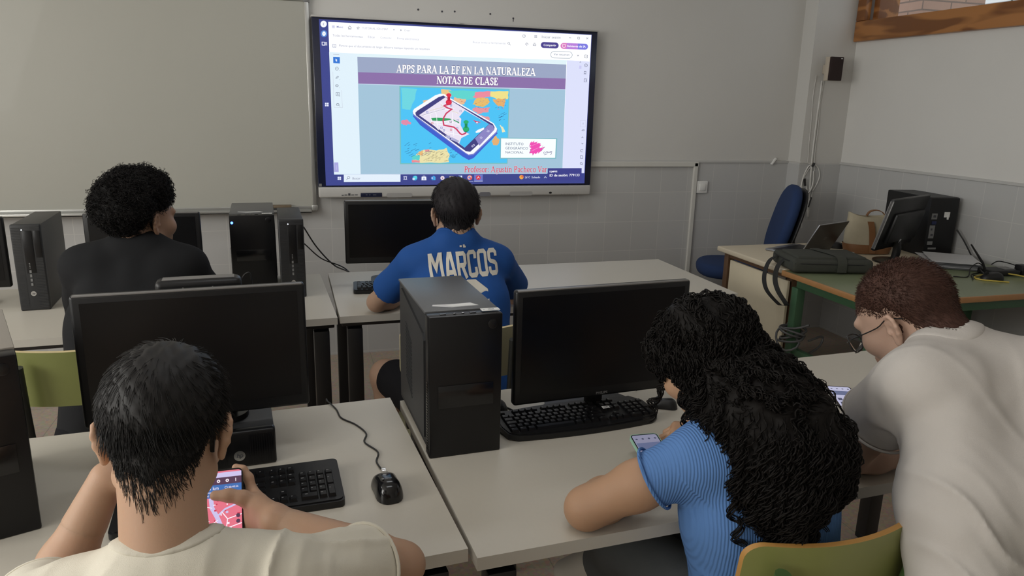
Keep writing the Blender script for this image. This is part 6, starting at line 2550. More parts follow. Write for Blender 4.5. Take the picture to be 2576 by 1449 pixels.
# ================= A: cream T-shirt, near left
base = V3(-.19, .74, .45)
hc, hM = V3(-.192, 1.046, 1.104), frame(-3, 28, 2)
N, SL, SR = V3(-.188, .945, .945), V3(-.355, .955, .895), V3(-.035, .952, .905)
EL, WL = V3(-.405, 1.165, .795), V3(-.318, 1.215, .965)
ER, WR = V3(.142, 1.105, .800), V3(-.062, 1.212, .852)
pel, chest = V3(-.19, .76, .54), V3(-.188, .865, .79)
bh = Blob()
gA = head(bh, hc, hM, N, .95, .050)
bb = Blob()
torso(bb, pel, chest, N, SL, SR, -.012)
bb.cap(hc + hM @ V3(0, -.03, -.05), N, .046, .050, .03)
arm(bb, SL, EL, WL)
arm(bb, SR, ER, WR)
for q in (-1, 1):
    bb.chain([pel + V3(q * .09, .0, -.02), V3(-.19 + q * .12, 1.14, .50), V3(-.19 + q * .12, 1.12, .08)], [.085, .062, .045], .04)
# phone frame: u along its width, v up its screen
pu, pv = unit(V3(1, .06, -.04)), None
pn = unit(V3(.02, -.74, .67))
pu = unit(pu - (pu @ pn) * pn)
pv = np.cross(pn, pu)
pc = V3(-.158, 1.283, .838)
hr = Blob()


def ph(a, b_, c_):
    return pc + pu * a + pv * b_ + pn * c_


# right hand: palm along the right edge, thumb over the glass, four fingers behind
palm0 = WR
for i, (bv_, cc) in enumerate(((.040, -.016), (.020, -.019), (.000, -.020), (-.020, -.018))):
    mcp = ph(.052, bv_ - .004, cc)
    hr.cap(palm0 + (mcp - palm0) * .15, mcp, .0155, .0115, .014)
    ex = (.0, -.004, -.006, -.008)[i]
    if i == 0:
        hr.chain([mcp, ph(.046, .062, -.012), ph(.036, .078, -.011), ph(.024, .084, -.012)], [.0098, .0088, .0082, .0074], .005)
    else:
        hr.chain([mcp, ph(.030, bv_ + .006, -.020), ph(.004 + ex, bv_ + .006, -.0165), ph(-.014 + ex, bv_ + .004, -.0155)], [.0098, .0088, .0082, .0074], .005)
hr.chain([palm0 + V3(-.006, .004, .008), ph(.058, .006, .012), ph(.038, .018, .020), ph(.014, .026, .0185), ph(-.010, .030, .0135)], [.021, .0165, .0125, .0108, .0092], .010)
hr.chain([palm0, ph(.060, -.012, -.006), ph(.050, -.03, -.012)], [.022, .020, .014], .015)
hr.cap(ER + (WR - ER) * .5, WR, .033, .0255, .01)
hl = Blob()
hand(hl, WL, (.80, .25, .10), (-.25, -.2, 1.0), -1, (35, 45, 30))
hl.cap(EL + (WL - EL) * .6, WL, .034, .0265, .01)
parts = [bb.mesh(.0055), bh.mesh(.003), hr.mesh(.0022), hl.mesh(.003)]
headA = parts[1]
V, F = join(parts)
pA = person('boy in a cream T-shirt seen from behind, holding a phone at the near left desk', V, F, SK_A, base)
eyes(gA, hM, pA, base, .95)
# shirt
sb = Blob()
torso(sb, pel, chest, N, SL, SR, .006, 1.05)
pL, dL = sleeve(sb, SL, EL, .52, .060, .071)
pR, dR = sleeve(sb, SR, ER, .62, .062, .073)
folds(sb, [((-.05, .90, .985), (0, -.6, -.6), (1, 0, 0), .08, .11, .011, .046), ((.05, .99, .90), (.7, .6, -.45), (-.6, .7, 0), .09, .07, .008, .036), ((-.28, .90, .93), (-.3, -.6, -.6), (1, 0, 0), .07, .08, .008, .045)])
sb.warp(lambda X: .0028 * noise3(X, 34, 1.0) + .0015 * noise3(X, 75, 2.0))
sb.cutcap(pL, dL, .13)
sb.cutcap(pR, dR, .14)
sb.cap(N + V3(-.03, -.012, .012), N + V3(.03, -.012, .012), .050, .050, .03)
sb.subcap(N + V3(0, .032, .088), hc + hM @ V3(0, -.02, -.03), .061, .064, .006)
V, F = sb.mesh(.005)
shA = fast_mesh('shirt', V, F, T_A, pA, base)


def collar(sb, width, m, parent, base, vox=.004):
    """Neckband: a strip of the shirt's own surface around the neck opening."""
    _, a, b_, r, _, k = [o for o in sb.ops if o[0] == 'subcap'][-1]
    nb = Blob()
    nb.ops = list(sb.ops)
    i = max(j for j, o in enumerate(nb.ops) if o[0] == 'subcap')
    nb.ops.insert(i, ('warp', lambda X: -.0022))
    nb.iscap(a, b_, r + width)
    V, F = nb.mesh(vox)
    fast_mesh('neckband', V, F, m, parent, base)


def cuff(parent, p, d, r, m, base, name='cuff'):
    """Hem ring at the open end of a sleeve."""
    a = unit(np.cross(d, V3(0.3, .2, 1)))
    b_ = np.cross(d, a)
    n = 36
    mb = MB()
    P = [p - d * .006 + r * (math.cos(2 * PI * i / n) * a + math.sin(2 * PI * i / n) * b_) - base for i in range(n + 1)]
    mb.tube(P, .0032, 6)
    mb.build(name, m, parent, 60)


collar(sb, .020, T_A2, shA, base)
# hair, clipped short on the nape, longer on top
sc = Scalp(*headA, gA, hM)


def hairline(u, nape=-.80, v=.07, ear=-.04):
    """>0 inside the hair (u in the head frame)."""
    back = -u[..., 1]
    side = np.abs(u[..., 0])
    line = np.where(back > 0, ear + (nape - ear) * smoothstep(.12, .62, back), ear + (.30 - ear) * smoothstep(0.0, .75, -back))
    line = line - v * np.exp(-(u[..., 0] / .10) ** 2) * (back > .2)
    line = line + .12 * np.exp(-((u[..., 1] - .0) / .13) ** 2) * smoothstep(.6, .9, side)
    return u[..., 2] - line


def combA(u):
    crown = V3(.12, -.62, .78)
    t = u - crown
    sw = np.cross(np.broadcast_to(crown, u.shape), u) * .45
    t = t / (np.linalg.norm(t, axis=-1, keepdims=True) + .05) + sw
    return t + np.array([0, 0, -.25])


def thickA(u):
    hl_ = hairline(u)
    t = -.006 + .010 * smoothstep(-.06, .22, hl_) + .009 * smoothstep(.25, .75, hl_)
    return t + .0018 * (np.sin(u[..., 0] * 34 + 3 * u[..., 2]) * np.cos(u[..., 2] * 21)) * smoothstep(.25, .6, hl_)


V1, F1 = sc.coat(thickA)
st1 = sc.strands(7500, lambda u: .012 + .034 * smoothstep(.25, .8, hairline(u)), lambda u: .003 + 1.25 * np.maximum(thickA(u), 0), combA, lambda u: smoothstep(-.02, .12, hairline(u)), 7, .16, .00075, 3)
st2 = sc.strands(9000, lambda u: .0065 + 0 * u[:, 0], lambda u: .003 + 1.1 * np.maximum(thickA(u), 0), combA, lambda u: smoothstep(-.14, .02, hairline(u)) * (1 - smoothstep(.25, .45, hairline(u))), 4, .25, .0005, 4)
V, F = join([(V1, F1), st1, st2])
fast_mesh('hair', V, F, H_A, pA, base)
cuff(shA, pR, dR, .0735, T_A, base)
cuff(shA, pL, dL, .0700, T_A, base)

# phone of A
M_ph = mat('phone_black', (0.008, 0.008, 0.009), .25)
W4 = Matrix(((pu[0], pv[0], pn[0], pc[0]), (pu[1], pv[1], pn[1], pc[1]), (pu[2], pv[2], pn[2], pc[2]), (0, 0, 0, 1)))
t = thing('phone', 'lit phone with a pink street map in the hand of the cream-shirted boy', 'phone', pc)
W4.translation = (0, 0, 0)
mb = MB()
mb.prism(rrect(.074, .158, .009), -.0042, .0042, 0, W4)
mb.build('phone_body', M_ph, t, 30)
mb = MB()
PM = [emat('map_pink', s2l((236, 120, 140)), .95), emat('map_lilac', s2l((206, 196, 236)), 1.0), emat('map_bar', s2l((96, 66, 92)), .8), emat('map_blue', s2l((70, 116, 186)), .9), emat('map_white', s2l((250, 236, 246)), 1.05), emat('map_line', s2l((214, 70, 96)), .9)]


def PZ(i):
    return W4 @ Matrix.Translation((0, 0, .0044 + i * .00006))


art_poly(mb, rrect(.069, .152, .006), 0, PZ(0))
art_rect(mb, -.0345, .064, .0345, .073, 1, PZ(1))
art_rect(mb, -.0345, .051, .0345, .064, 2, PZ(1))
art_rect(mb, -.0345, .028, .0345, .051, 3, PZ(1))
art_poly(mb, circ(-.012, .0685, .0026, 12), 2, PZ(2))
for x in (-.020, -.005, .010):
    art_poly(mb, circ(x, .0575, .0030, 10), 4, PZ(2))
    art_poly(mb, circ(x, .0575, .0012, 8), 2, PZ(3))
art_rect(mb, .024, .0545, .0252, .0605, 4, PZ(2))
for tx, x, y, s_ in (('85 km', -.026, .0425, .0085), ('Al río Amarg', -.026, .0305, .0052), ('Desplazamiento', -.026, .0365, .0052), ('00:40:56', .012, .0432, .0050), ('768 m', .012, .0345, .0050)):
    art_text(mb, tx, x, y, s_, 4, PZ(2))
art_line(mb, circ(.008, .0450, .0022, 12), .0006, 4, PZ(2), True)
art_line(mb, circ(.008, .0362, .0022, 12), .0006, 4, PZ(2), True)
art_line(mb, [(-.018, .028), (-.016, .010), (-.008, -.006), (-.001, -.024), (.002, -.046), (.004, -.076)], .0075, 1, PZ(1))
art_line(mb, [(-.008, -.006), (.006, .006), (.034, .016)], .0032, 1, PZ(1))
rnd = random.Random(5)
for P in ([(-.034, .016), (-.016, .010)], [(-.034, -.012), (-.018, -.020), (-.006, -.012)], [(-.034, -.040), (-.016, -.052), (.0, -.04)], [(.002, -.030), (.034, -.022)], [(.003, -.052), (.034, -.046)], [(.016, -.026), (.014, -.050)], [(.0, .002), (.010, -.012), (.034, -.006)], [(.010, -.012), (.008, -.028)], [(-.02, -.02), (-.022, -.05)], [(.018, -.049), (.022, -.076)]):
    art_line(mb, P, .0016, 4, PZ(1))
for _ in range(34):
    x, y = rnd.uniform(-.031, .030), rnd.uniform(-.070, .022)
    w_, h_ = rnd.uniform(.0015, .005), rnd.uniform(.0012, .004)
    art_rect(mb, x, y, x + w_, y + h_, rnd.choice((4, 5, 1)), PZ(2))
art_poly(mb, [(.012, -.052), (.0345, -.050), (.0345, -.060), (.014, -.062)], 1, PZ(1))
for y in (-.018, -.008):
    art_poly(mb, circ(.028, y, .0036, 12), 2, PZ(3))
mb.build('phone_screen', PM, t, 0)

# ================= B: black shirt, curly hair, back left
base = V3(-.57, 2.34, .45)
hc, hM = V3(-.490, 2.615, 1.168), frame(-41, 4, 0)
N, SL, SR = V3(-.505, 2.575, 1.080), V3(-.680, 2.580, 1.028), V3(-.350, 2.560, 1.022)
EL, WL = V3(-.720, 2.70, .79), V3(-.60, 2.92, .782)
ER, WR = V3(-.275, 2.76, .79), V3(-.44, 2.95, .782)
pel, chest = V3(-.56, 2.36, .55), V3(-.53, 2.47, .86)
bh = Blob()
gB = head(bh, hc, hM, N, 1.0, .052)
bb = Blob()
torso(bb, pel, chest, N, SL, SR, -.012)
bb.cap(hc + hM @ V3(0, -.03, -.05), N, .048, .054, .03)
arm(bb, SL, EL, WL)
arm(bb, SR, ER, WR)
hl, hr = Blob(), Blob()
hand(hl, WL, (.8, .5, 0), (0, 0, 1), -1, (20, 25, 20))
hand(hr, WR, (-.8, .5, 0), (0, 0, 1), 1, (20, 25, 20))
headB = bh.mesh(.0035)
V, F = join([bb.mesh(.007), headB, hl.mesh(.0032), hr.mesh(.0032)])
pB = person('boy in a black top with bushy curly hair, his head turned right', V, F, SK_B, base)
eyes(gB, hM, pB, base)
sb = Blob()
torso(sb, pel, chest, N, SL, SR, .006, 1.02)
for S, E_, W in ((SL, EL, WL), (SR, ER, WR)):
    sb.cap(S, E_, .056, .050, .04)
    sb.cap(E_, E_ + (W - E_) * .9, .050, .040, .03)
folds(sb, [((-.52, 2.43, .92), (1, 0, .06), (0, 0, 1), .16, .13, .0045, .055), ((-.72, 2.62, .92), (.2, .3, 1), (.3, 1, 0), .1, .07, .004, .04)])
sb.warp(lambda X: .003 * noise3(X, 26, 4.0))
sb.cap(N + V3(-.03, -.010, .012), N + V3(.03, -.010, .012), .048, .048, .03)
sb.subcap(N + V3(.004, .026, .062), hc + hM @ V3(0, -.02, -.03), .060, .062, .006)
V, F = sb.mesh(.007)
sh = fast_mesh('shirt', V, F, T_B, pB, base)
mb = MB()
mb.box((-.560 - base[0], 2.535 - base[1], 1.100 - base[2]), (.02, .004, .010), rot=(.3, 0, .3), bev=.001)
mb.build('shirt_label', LET, sh, 30)
tr = Blob()
for q in (-1, 1):
    tr.chain([pel + V3(q * .085, 0, -.01), V3(-.56 + q * .13, 2.78, .52), V3(-.56 + q * .13, 2.76, .07)], [.10, .075, .055], .04)
    tr.cap(V3(-.56 + q * .13, 2.72, .045), V3(-.56 + q * .14, 2.90, .035), .045, .035, .02)
V, F = tr.mesh(.009)
fast_mesh('trousers', V, F, T_K, pB, base)
sc = Scalp(*headB, gB, hM)


def regB(u):
    return smoothstep(-.06, .10, hairline(u, -.62, .0, .10))


def thickB(u):
    t = hairline(u, -.62, .0, .10)
    lump = np.sin(u[..., 0] * 11 + 2 * u[..., 2]) * np.cos(u[..., 1] * 10 + 1) * np.sin(u[..., 2] * 12 + 2 * u[..., 0]) + .5 * np.sin(u[..., 0] * 23 - u[..., 1] * 17)
    return -.004 + .020 * smoothstep(-.04, .18, t) + .030 * smoothstep(.10, .65, t) + .006 * lump * smoothstep(0, .4, t)


V1, F1 = sc.coat(thickB)
rg = np.random.default_rng(8)


def curls(n, seed, rad=(.004, .008), rings=15, turns=(1.2, 2.4), lift=(.55, 1.18), width=.0012):
    rg = np.random.default_rng(seed)
    u = rg.normal(size=(n * 4, 3))
    u /= np.linalg.norm(u, axis=1, keepdims=True)
    u = u[rg.random(len(u)) < regB(u)][:n]
    m = len(u)
    f = np.linspace(0, 1, rings)
    t1 = np.cross(u, rg.normal(size=(m, 3)))
    t1 /= np.linalg.norm(t1, axis=1, keepdims=True)
    t2 = np.cross(u, t1)
    th = thickB(u)
    hi_ = th * rg.uniform(lift[0] + .3, lift[1], m)
    lo_ = th * rg.uniform(.3, .7, m)
    a = 2 * PI * rg.uniform(*turns, m)[:, None] * f[None] + rg.uniform(0, 6.28, m)[:, None]
    rr = rg.uniform(*rad, m)[:, None] * (.4 + .6 * f[None])
    drift = (t1 * rg.uniform(-.02, .02, m)[:, None])
    P = np.empty((m, rings, 3))
    for i in range(rings):
        off = t1 * (rr[:, i] * np.cos(a[:, i]))[:, None] + t2 * (rr[:, i] * np.sin(a[:, i]))[:, None] + drift * f[i]
        h = lo_ + (hi_ - lo_) * math.sin(f[i] * PI * .75) + .004
        P[:, i] = sc.pos(u, h) + off @ sc.M.T
    r = width * np.linspace(1, .5, rings)[None] * rg.uniform(.8, 1.3, m)[:, None]
    return tubes(P, r, 3)


V, F = join([(V1, F1), curls(3800, 8), curls(1500, 9, (.003, .006), 13, (1.5, 2.5), (.8, 1.30), .0008)])
fast_mesh('hair', V, F, H_B, pB, base)
mb = MB()
for q in (-1, 1):
    P = [np.array(gB(q * (.012 + .038 * i / 6), .098 - .022 * (i / 6) ** 2, .034 + .006 * math.sin(PI * i / 6))) - base for i in range(7)]
    mb.tube(P, [.002, .0035, .002], 6)
mb.build('eyebrows', H_B, pB, 60)

# ================= C: blue football shirt
base = V3(.53, 2.36, .45)
hc, hM = V3(.556, 2.645, 1.163), frame(-2, 6, -1)
N, SL, SR = V3(.548, 2.590, 1.060), V3(.388, 2.615, .995), V3(.718, 2.595, .990)
EL, WL = V3(.285, 2.868, .785), V3(.47, 3.03, .775)
ER, WR = V3(.868, 2.860, .785), V3(.70, 3.02, .775)
pel, chest = V3(.535, 2.36, .55), V3(.545, 2.50, .86)
bh = Blob()
gC = head(bh, hc, hM, N, .99, .054)
bb = Blob()
torso(bb, pel, chest, N, SL, SR, -.012)
bb.cap(hc + hM @ V3(0, -.03, -.05), N, .05, .055, .03)
arm(bb, SL, EL, WL, .048, .037)
arm(bb, SR, ER, WR, .048, .037)
for q, kx in ((-1, .298), (1, .76)):
    bb.chain([pel + V3(q * .085, 0, -.01), V3(kx, 2.70, .535), V3(kx + .02, 2.72, .30), V3(kx + .03, 2.70, .08)], [.085, .058, .052, .036], .03)
    bb.cap(V3(kx + .03, 2.68, .045), V3(kx + .03, 2.86, .03), .04, .03, .03)
hl, hr = Blob(), Blob()
hand(hl, WL, (.8, .5, 0), (0, 0, 1), -1, (20, 25, 20))
hand(hr, WR, (-.8, .5, 0), (0, 0, 1), 1, (20, 25, 20))
headC = bh.mesh(.0035)
V, F = join([bb.mesh(.0065), headC, hl.mesh(.0032), hr.mesh(.0032)])
pC = person('boy in a royal blue football shirt with name on the back, facing the display', V, F, SK_C, base)
eyes(gC, hM, pC, base)
sb = Blob()
torso(sb, pel, chest, N, SL, SR, .005, 1.02)
pL, dL = sleeve(sb, SL, EL, .64, .055, .066)
pR, dR = sleeve(sb, SR, ER, .66, .055, .066)
folds(sb, [((.39, 2.55, .95), (-.5, .5, -.8), (.6, .3, -.4), .09, .07, .004, .04), ((.71, 2.52, .95), (.5, .5, -.8), (-.6, .3, -.4), .09, .07, .004, .04), ((.56, 2.40, .78), (.3, 0, 1), (1, 0, 0), .12, .12, .004, .06)])
sb.warp(lambda X: .0022 * noise3(X, 30, 7.0))
sb.cutcap(pL, dL, .13)
sb.cutcap(pR, dR, .13)
sb.cap(N + V3(-.03, -.010, .022), N + V3(.03, -.010, .022), .048, .048, .03)
sb.subcap(N + V3(0, .026, .072), hc + hM @ V3(0, -.02, -.03), .060, .062, .006)
Vc, Fc = sb.mesh(.0055)
shC = fast_mesh('shirt', Vc, Fc, T_C, pC, base)
sht = Blob()
for q, kx in ((-1, .298), (1, .76)):
    sht.chain([pel + V3(q * .085, 0, -.02), V3(.535, 2.36, .52) + (V3(kx, 2.70, .535) - V3(.535, 2.36, .52)) * .86], [.105, .078], .04)
V, F = sht.mesh(.008)
fast_mesh('shorts', V, F, T_K, pC, base)
collar(sb, .016, T_C, shC, base, .005)
bvC = BVHTree.FromPolygons([tuple(v) for v in Vc], [tuple(f) for f in Fc])


def print_on_back(strokes, cx, cz, size, shear_z, name, parent, m, w, bend=0.0, xs=1.0):
    """Lettering laid on the back of the shirt: strokes in letter units."""
    V, F = [], []
    for P in strokes:
        Q = []
        for i in range(len(P) - 1):
            n = max(1, int(np.hypot(P[i + 1][0] - P[i][0], P[i + 1][1] - P[i][1]) / .16))
            for j in range(n):
                Q.append((P[i][0] + (P[i + 1][0] - P[i][0]) * j / n, P[i][1] + (P[i + 1][1] - P[i][1]) * j / n))
        Q.append(P[-1])
        a, b_ = ribbon(Q, w)
        o = len(V)
        V += a
        F += [tuple(i + o for i in f) for f in b_]
    out, nn = [], []
    for x, y in V:
        X_ = cx + x * size * xs
        Z_ = cz + y * size + shear_z * x * size * xs - bend * (x * size * xs) ** 2
        h = bvC.ray_cast(Vector((X_, 1.9, Z_)), Vector((0, 1, 0)), 1.5)
        p = np.array(h[0]) if h[0] is not None else V3(X_, 2.5, Z_)
        out.append(p + V3(0, -.0022, 0) - base)
    mb = MB()
    mb.add(out, F)
    mb.build(name, m, parent, 0)


JF = {'M': ([[(.08, 0), (.08, .93), (.16, .93), (.39, .42), (.62, .93), (.70, .93), (.70, 0)]], .86),
      'A': ([[(.08, 0), (.27, .93), (.37, .93), (.56, 0)], [(.16, .26), (.48, .26)]], .68),
      'R': ([[(.08, 0), (.08, .92), (.42, .92), (.49, .84), (.49, .56), (.42, .48), (.10, .48)], [(.30, .48), (.50, 0)]], .64),
      'C': ([[(.50, .66), (.50, .84), (.42, .92), (.16, .92), (.08, .84), (.08, .14), (.16, .07), (.42, .07), (.50, .14), (.50, .34)]], .64),
      'O': ([[(.16, .92), (.42, .92), (.50, .84), (.50, .14), (.42, .07), (.16, .07), (.08, .14), (.08, .84), (.16, .92), (.2, .92)]], .64),
      'S': ([[(.50, .70), (.50, .84), (.42, .92), (.16, .92), (.08, .84), (.08, .60), (.16, .52), (.42, .46), (.50, .38), (.50, .14), (.42, .07), (.16, .07), (.08, .14), (.08, .30)]], .62)}
st, x = [], 0.0
for ch in 'MARCOS':
    g_, adv = JF[ch]
    st += [[(a + x, b_) for a, b_ in P] for P in g_]
    x += adv
st = [[(a - x / 2, b_ - .5) for a, b_ in P] for P in st]
print_on_back(st, .560, 1.012, .086, .06, 'name_lettering', shC, LET, .165, .35, .72)
# top of the number below the name
num = [[(-.20, -.5), (-.20, .40), (-.10, .50), (.16, .50), (.26, .40), (.26, .05), (.20, -.02)]]
print_on_back(num, .541, .853, .19, 0, 'number', shC, LET, .17, 0, 1.3)
print_on_back([[(-.5, .0), (-.15, .0)], [(.05, .1), (.2, .1), (.2, -.1), (.5, -.1)]], .556, 1.072, .022, 0, 'crest_mark', shC, LET, .28)
sc = Scalp(*headC, gC, hM)


def thickC(u):
    h_ = hairline(u, -.70, .0, -.02)
    return -.004 + .009 * smoothstep(-.02, .15, h_) + .012 * smoothstep(.2, .7, h_) + .0012 * np.sin(u[..., 0] * 26 + 4 * u[..., 2])


V1, F1 = sc.coat(thickC)
st1 = sc.strands(5600, lambda u: .005 + .032 * smoothstep(.2, .7, hairline(u)), lambda u: .005 + .016 * smoothstep(.1, .7, hairline(u, -.70)), combA, lambda u: smoothstep(-.03, .10, hairline(u, -.70, .0, -.02)), 6, .2, .0010, 13)
V, F = join([(V1, F1), st1])
fast_mesh('hair', V, F, H_C, pC, base)

# ================= D: girl in blue ribbed top, long curly hair
base = V3(.88, 1.06, .45)
hc, hM = V3(.802, 1.280, 1.052), frame(24, 42, 4)
N, SL, SR = V3(.838, 1.180, .975), V3(.700, 1.135, .910), V3(.978, 1.135, .925)
EL, WL = V3(.530, 1.228, .782), V3(.715, 1.325, .768)
ER, WR = V3(1.055, 1.285, .785), V3(.950, 1.488, .786)
pel, chest = V3(.885, 1.090, .56), V3(.852, 1.115, .80)
bh = Blob()
gD = head(bh, hc, hM, N, .96, .048)
bb = Blob()
torso(bb, pel, chest, N, SL, SR, -.014, .88, .05, .92)
bb.cap(hc + hM @ V3(0, -.03, -.05), N, .044, .05, .03)
arm(bb, SL, EL, WL, .049, .041, .024)
arm(bb, SR, ER, WR, .046, .037, .024)
hl, hr = Blob(), Blob()
hand(hl, WL, (.85, .5, 0), (0, 0, 1), 1, (15, 20, 20), s=.92)
hand(hr, WR, (-.95, .12, -.02), (-.05, -.35, 1), 1, (30, 40, 25), s=.92)
headD = bh.mesh(.0035)
V, F = join([bb.mesh(.006), headD, hl.mesh(.0026), hr.mesh(.0024)])
pD = person('girl with long black curly hair and a light blue ribbed top leaning over the desk', V, F, SK_D, base)
eyes(gD, hM, pD, base, .96)
sb = Blob()
torso(sb, pel, chest, N, SL, SR, .002, .92, .05, .92)
sb.cap(chest + V3(-.05, .05, .02), chest + V3(.06, .05, .02), .07, .07, .05)
pL, dL = sleeve(sb, SL, EL, .36, .054, .057, .03)
pR, dR = sleeve(sb, SR, ER, .42, .055, .060, .03)
folds(sb, [((.76, 1.02, .70), (1, -.2, .15), (0, 0, 1), .10, .09, .004, .045), ((.70, 1.09, .885), (.5, -.4, -.4), (-.3, 0, 1), .06, .05, .005, .035)])
sb.warp(lambda X: .0018 * noise3(X, 30, 3.0))
sb.cutcap(pL, dL, .11)
sb.cutcap(pR, dR, .11)
sb.subcap(N + V3(0, .01, .02), hc + hM @ V3(0, -.02, -.03), .057, .06, .006)
V, F = sb.mesh(.005)
shD = fast_mesh('ribbed_top', V, F, T_D, pD, base)
cuff(shD, pL, dL, .0612, T_D, base)
cuff(shD, pR, dR, .060, T_D, base)
tr = Blob()
tr.cap(pel + V3(-.07, 0, -.03), pel + V3(.07, 0, -.03), .105, .105, .05)
tr.chain([pel + V3(-.085, .02, -.01), V3(.70, 1.40, .575), V3(.735, 1.62, .30), V3(.74, 1.66, .12)], [.094, .070, .055, .05], .04)
tr.chain([pel + V3(.085, .02, -.02), V3(.88, 1.40, .54), V3(.745, 1.505, .435)], [.094, .072, .05], .04)
tr.warp(lambda X: .003 * noise3(X, 30, 9.0))
V, F = tr.mesh(.007)
fast_mesh('jeans', V, F, T_J, pD, base)
# crossed foot: white shoe with brown stripes
M_shoe = mat('white_shoe', (.55, .53, .48), .6)
M_str = mat('brown_stripe', (.10, .06, .04), .6)
fb = Blob()
fb.chain([V3(.735, 1.51, .430), V3(.690, 1.535, .425), V3(.625, 1.555, .395)], [.044, .042, .034], .02)
V, F = fb.mesh(.005)
so = fast_mesh('shoe', V, F, M_shoe, pD, base)
mb = MB()
bvs = BVHTree.FromPolygons([tuple(v) for v in V], [tuple(f) for f in F])
for off in (0, .024):
    P = []
    for k_ in range(9):
        a = R(-100 + 200 * k_ / 8)
        q = V3(.690 - off, 1.53, .42) + V3(0, -.06 * math.cos(a), .06 * math.sin(a))
        h = bvs.find_nearest(Vector(q))
        P.append(np.array(h[0]) - base)
    mb.tube(P, .0055, 6, smooth=2)
mb.build('shoe_stripe', M_str, so, 60)

# hair mass: over the skull, then down the back
hb = Blob()
hb.ell(gD(0, -.022, .044), V3(.090, .108, .091), hM, .03)
hb.ell(gD(-.045, .02, .040), V3(.045, .064, .060), hM, .03)
hb.ell(gD(.045, .02, .040), V3(.050, .066, .062), hM, .03)
path = [V3(.836, 1.225, 1.035), V3(.850, 1.150, 1.000), V3(.850, 1.085, .940), V3(.842, 1.045, .885), V3(.832, 1.015, .825)]
hb.chain(path, [.090, .086, .076, .064, .036], .05)
hb.chain([V3(.872, 1.19, 1.03), V3(.905, 1.11, .985), V3(.925, 1.065, .93), V3(.935, 1.05, .885)], [.062, .066, .056, .034], .05)
hb.chain([V3(.79, 1.20, 1.02), V3(.785, 1.13, .965), V3(.785, 1.09, .91), V3(.79, 1.055, .85)], [.055, .050, .038, .022], .04)
hb.warp(lambda X: .007 * noise3(X, 60, 2.0) + .004 * noise3(X, 120, 5.0))
hb.sub(gD(0, .110, -.045), V3(.085, .060, .070), hM, .02)
hb.sub(gD(-.085, .070, -.060), V3(.045, .050, .060), hM, .015)
Vh, Fh = hb.mesh(.006)
bvh = BVHTree.FromPolygons([tuple(v) for v in Vh], [tuple(f) for f in Fh])
rg = np.random.default_rng(21)
NL, ST = 2700, 26
paths, lens = [], []
top = Vh[(Vh[:, 2] > .93)]
pull = V3(.845, 1.205, 1.055)
for i in range(NL):
    low = rg.random() < .38
    p = (Vh[rg.integers(len(Vh))] if low else top[rg.integers(len(top))]).copy()
    L = rg.uniform(.07, .14) if low else rg.uniform(.14, .30)
    if np.linalg.norm(p - hc) < .125 and rg.random() < .75:
        L = rg.uniform(.06, .14)
    pts = [p]
    vel = V3(0, 0, 0)
    free = False
    for k_ in range(ST - 1):
        h = bvh.find_nearest(Vector(p))
        nrm = np.array(h[1])
        sd = float((p - np.array(h[0])) @ nrm)
        g_ = V3(0, -.12, -1.0)
        if p[2] > 1.03:
            g_ = unit(pull - p) * .9 + V3(.0, -.25, -.45)
        if p[2] < .90 and rg.random() < .5:
            g_ = V3(0, 0, -1.0)
        d_ = unit(g_ + rg.normal(size=3) * .10)
        if sd < .016:
            d_ = unit(d_ - (d_ @ nrm) * nrm + nrm * (.008 - sd) * 14)
        p = p + d_ * (L / (ST - 1))
        if p[2] < .80:
            p = p + V3(0, 0, .002)
        pts.append(p)
    paths.append(pts)
    lens.append(L)
P0 = np.array(paths)
lens = np.array(lens)
# resample finely and add the curl
SUB = 3
K = (ST - 1) * SUB + 1
fi = np.linspace(0, ST - 1, K)
i0 = np.minimum(fi.astype(int), ST - 2)
fr = (fi - i0)[None, :, None]
Pf = P0[:, i0] * (1 - fr) + P0[:, i0 + 1] * fr
Tn = np.gradient(Pf, axis=1)
Tn /= np.linalg.norm(Tn, axis=2, keepdims=True) + 1e-9
Xn = np.cross(Tn, np.array([.3, 1, .2]))
Xn /= np.linalg.norm(Xn, axis=2, keepdims=True) + 1e-9
Yn = np.cross(Tn, Xn)
pitch = rg.uniform(.026, .042, NL)
ang = (2 * PI * (lens / pitch))[:, None] * np.linspace(0, 1, K)[None] + rg.uniform(0, 6.28, NL)[:, None]
rad = rg.uniform(.003, .0085, NL)[:, None] * smoothstep(0, .25, np.linspace(0, 1, K))[None]
Pc = Pf + Xn * (rad * np.cos(ang))[..., None] + Yn * (rad * np.sin(ang))[..., None]
wd_ = rg.uniform(.0008, .0020, NL)[:, None] * np.interp(np.linspace(0, 1, K), [0, .1, .8, 1], [.5, 1, .9, .3])[None]
locks = tubes(Pc, wd_, 4)
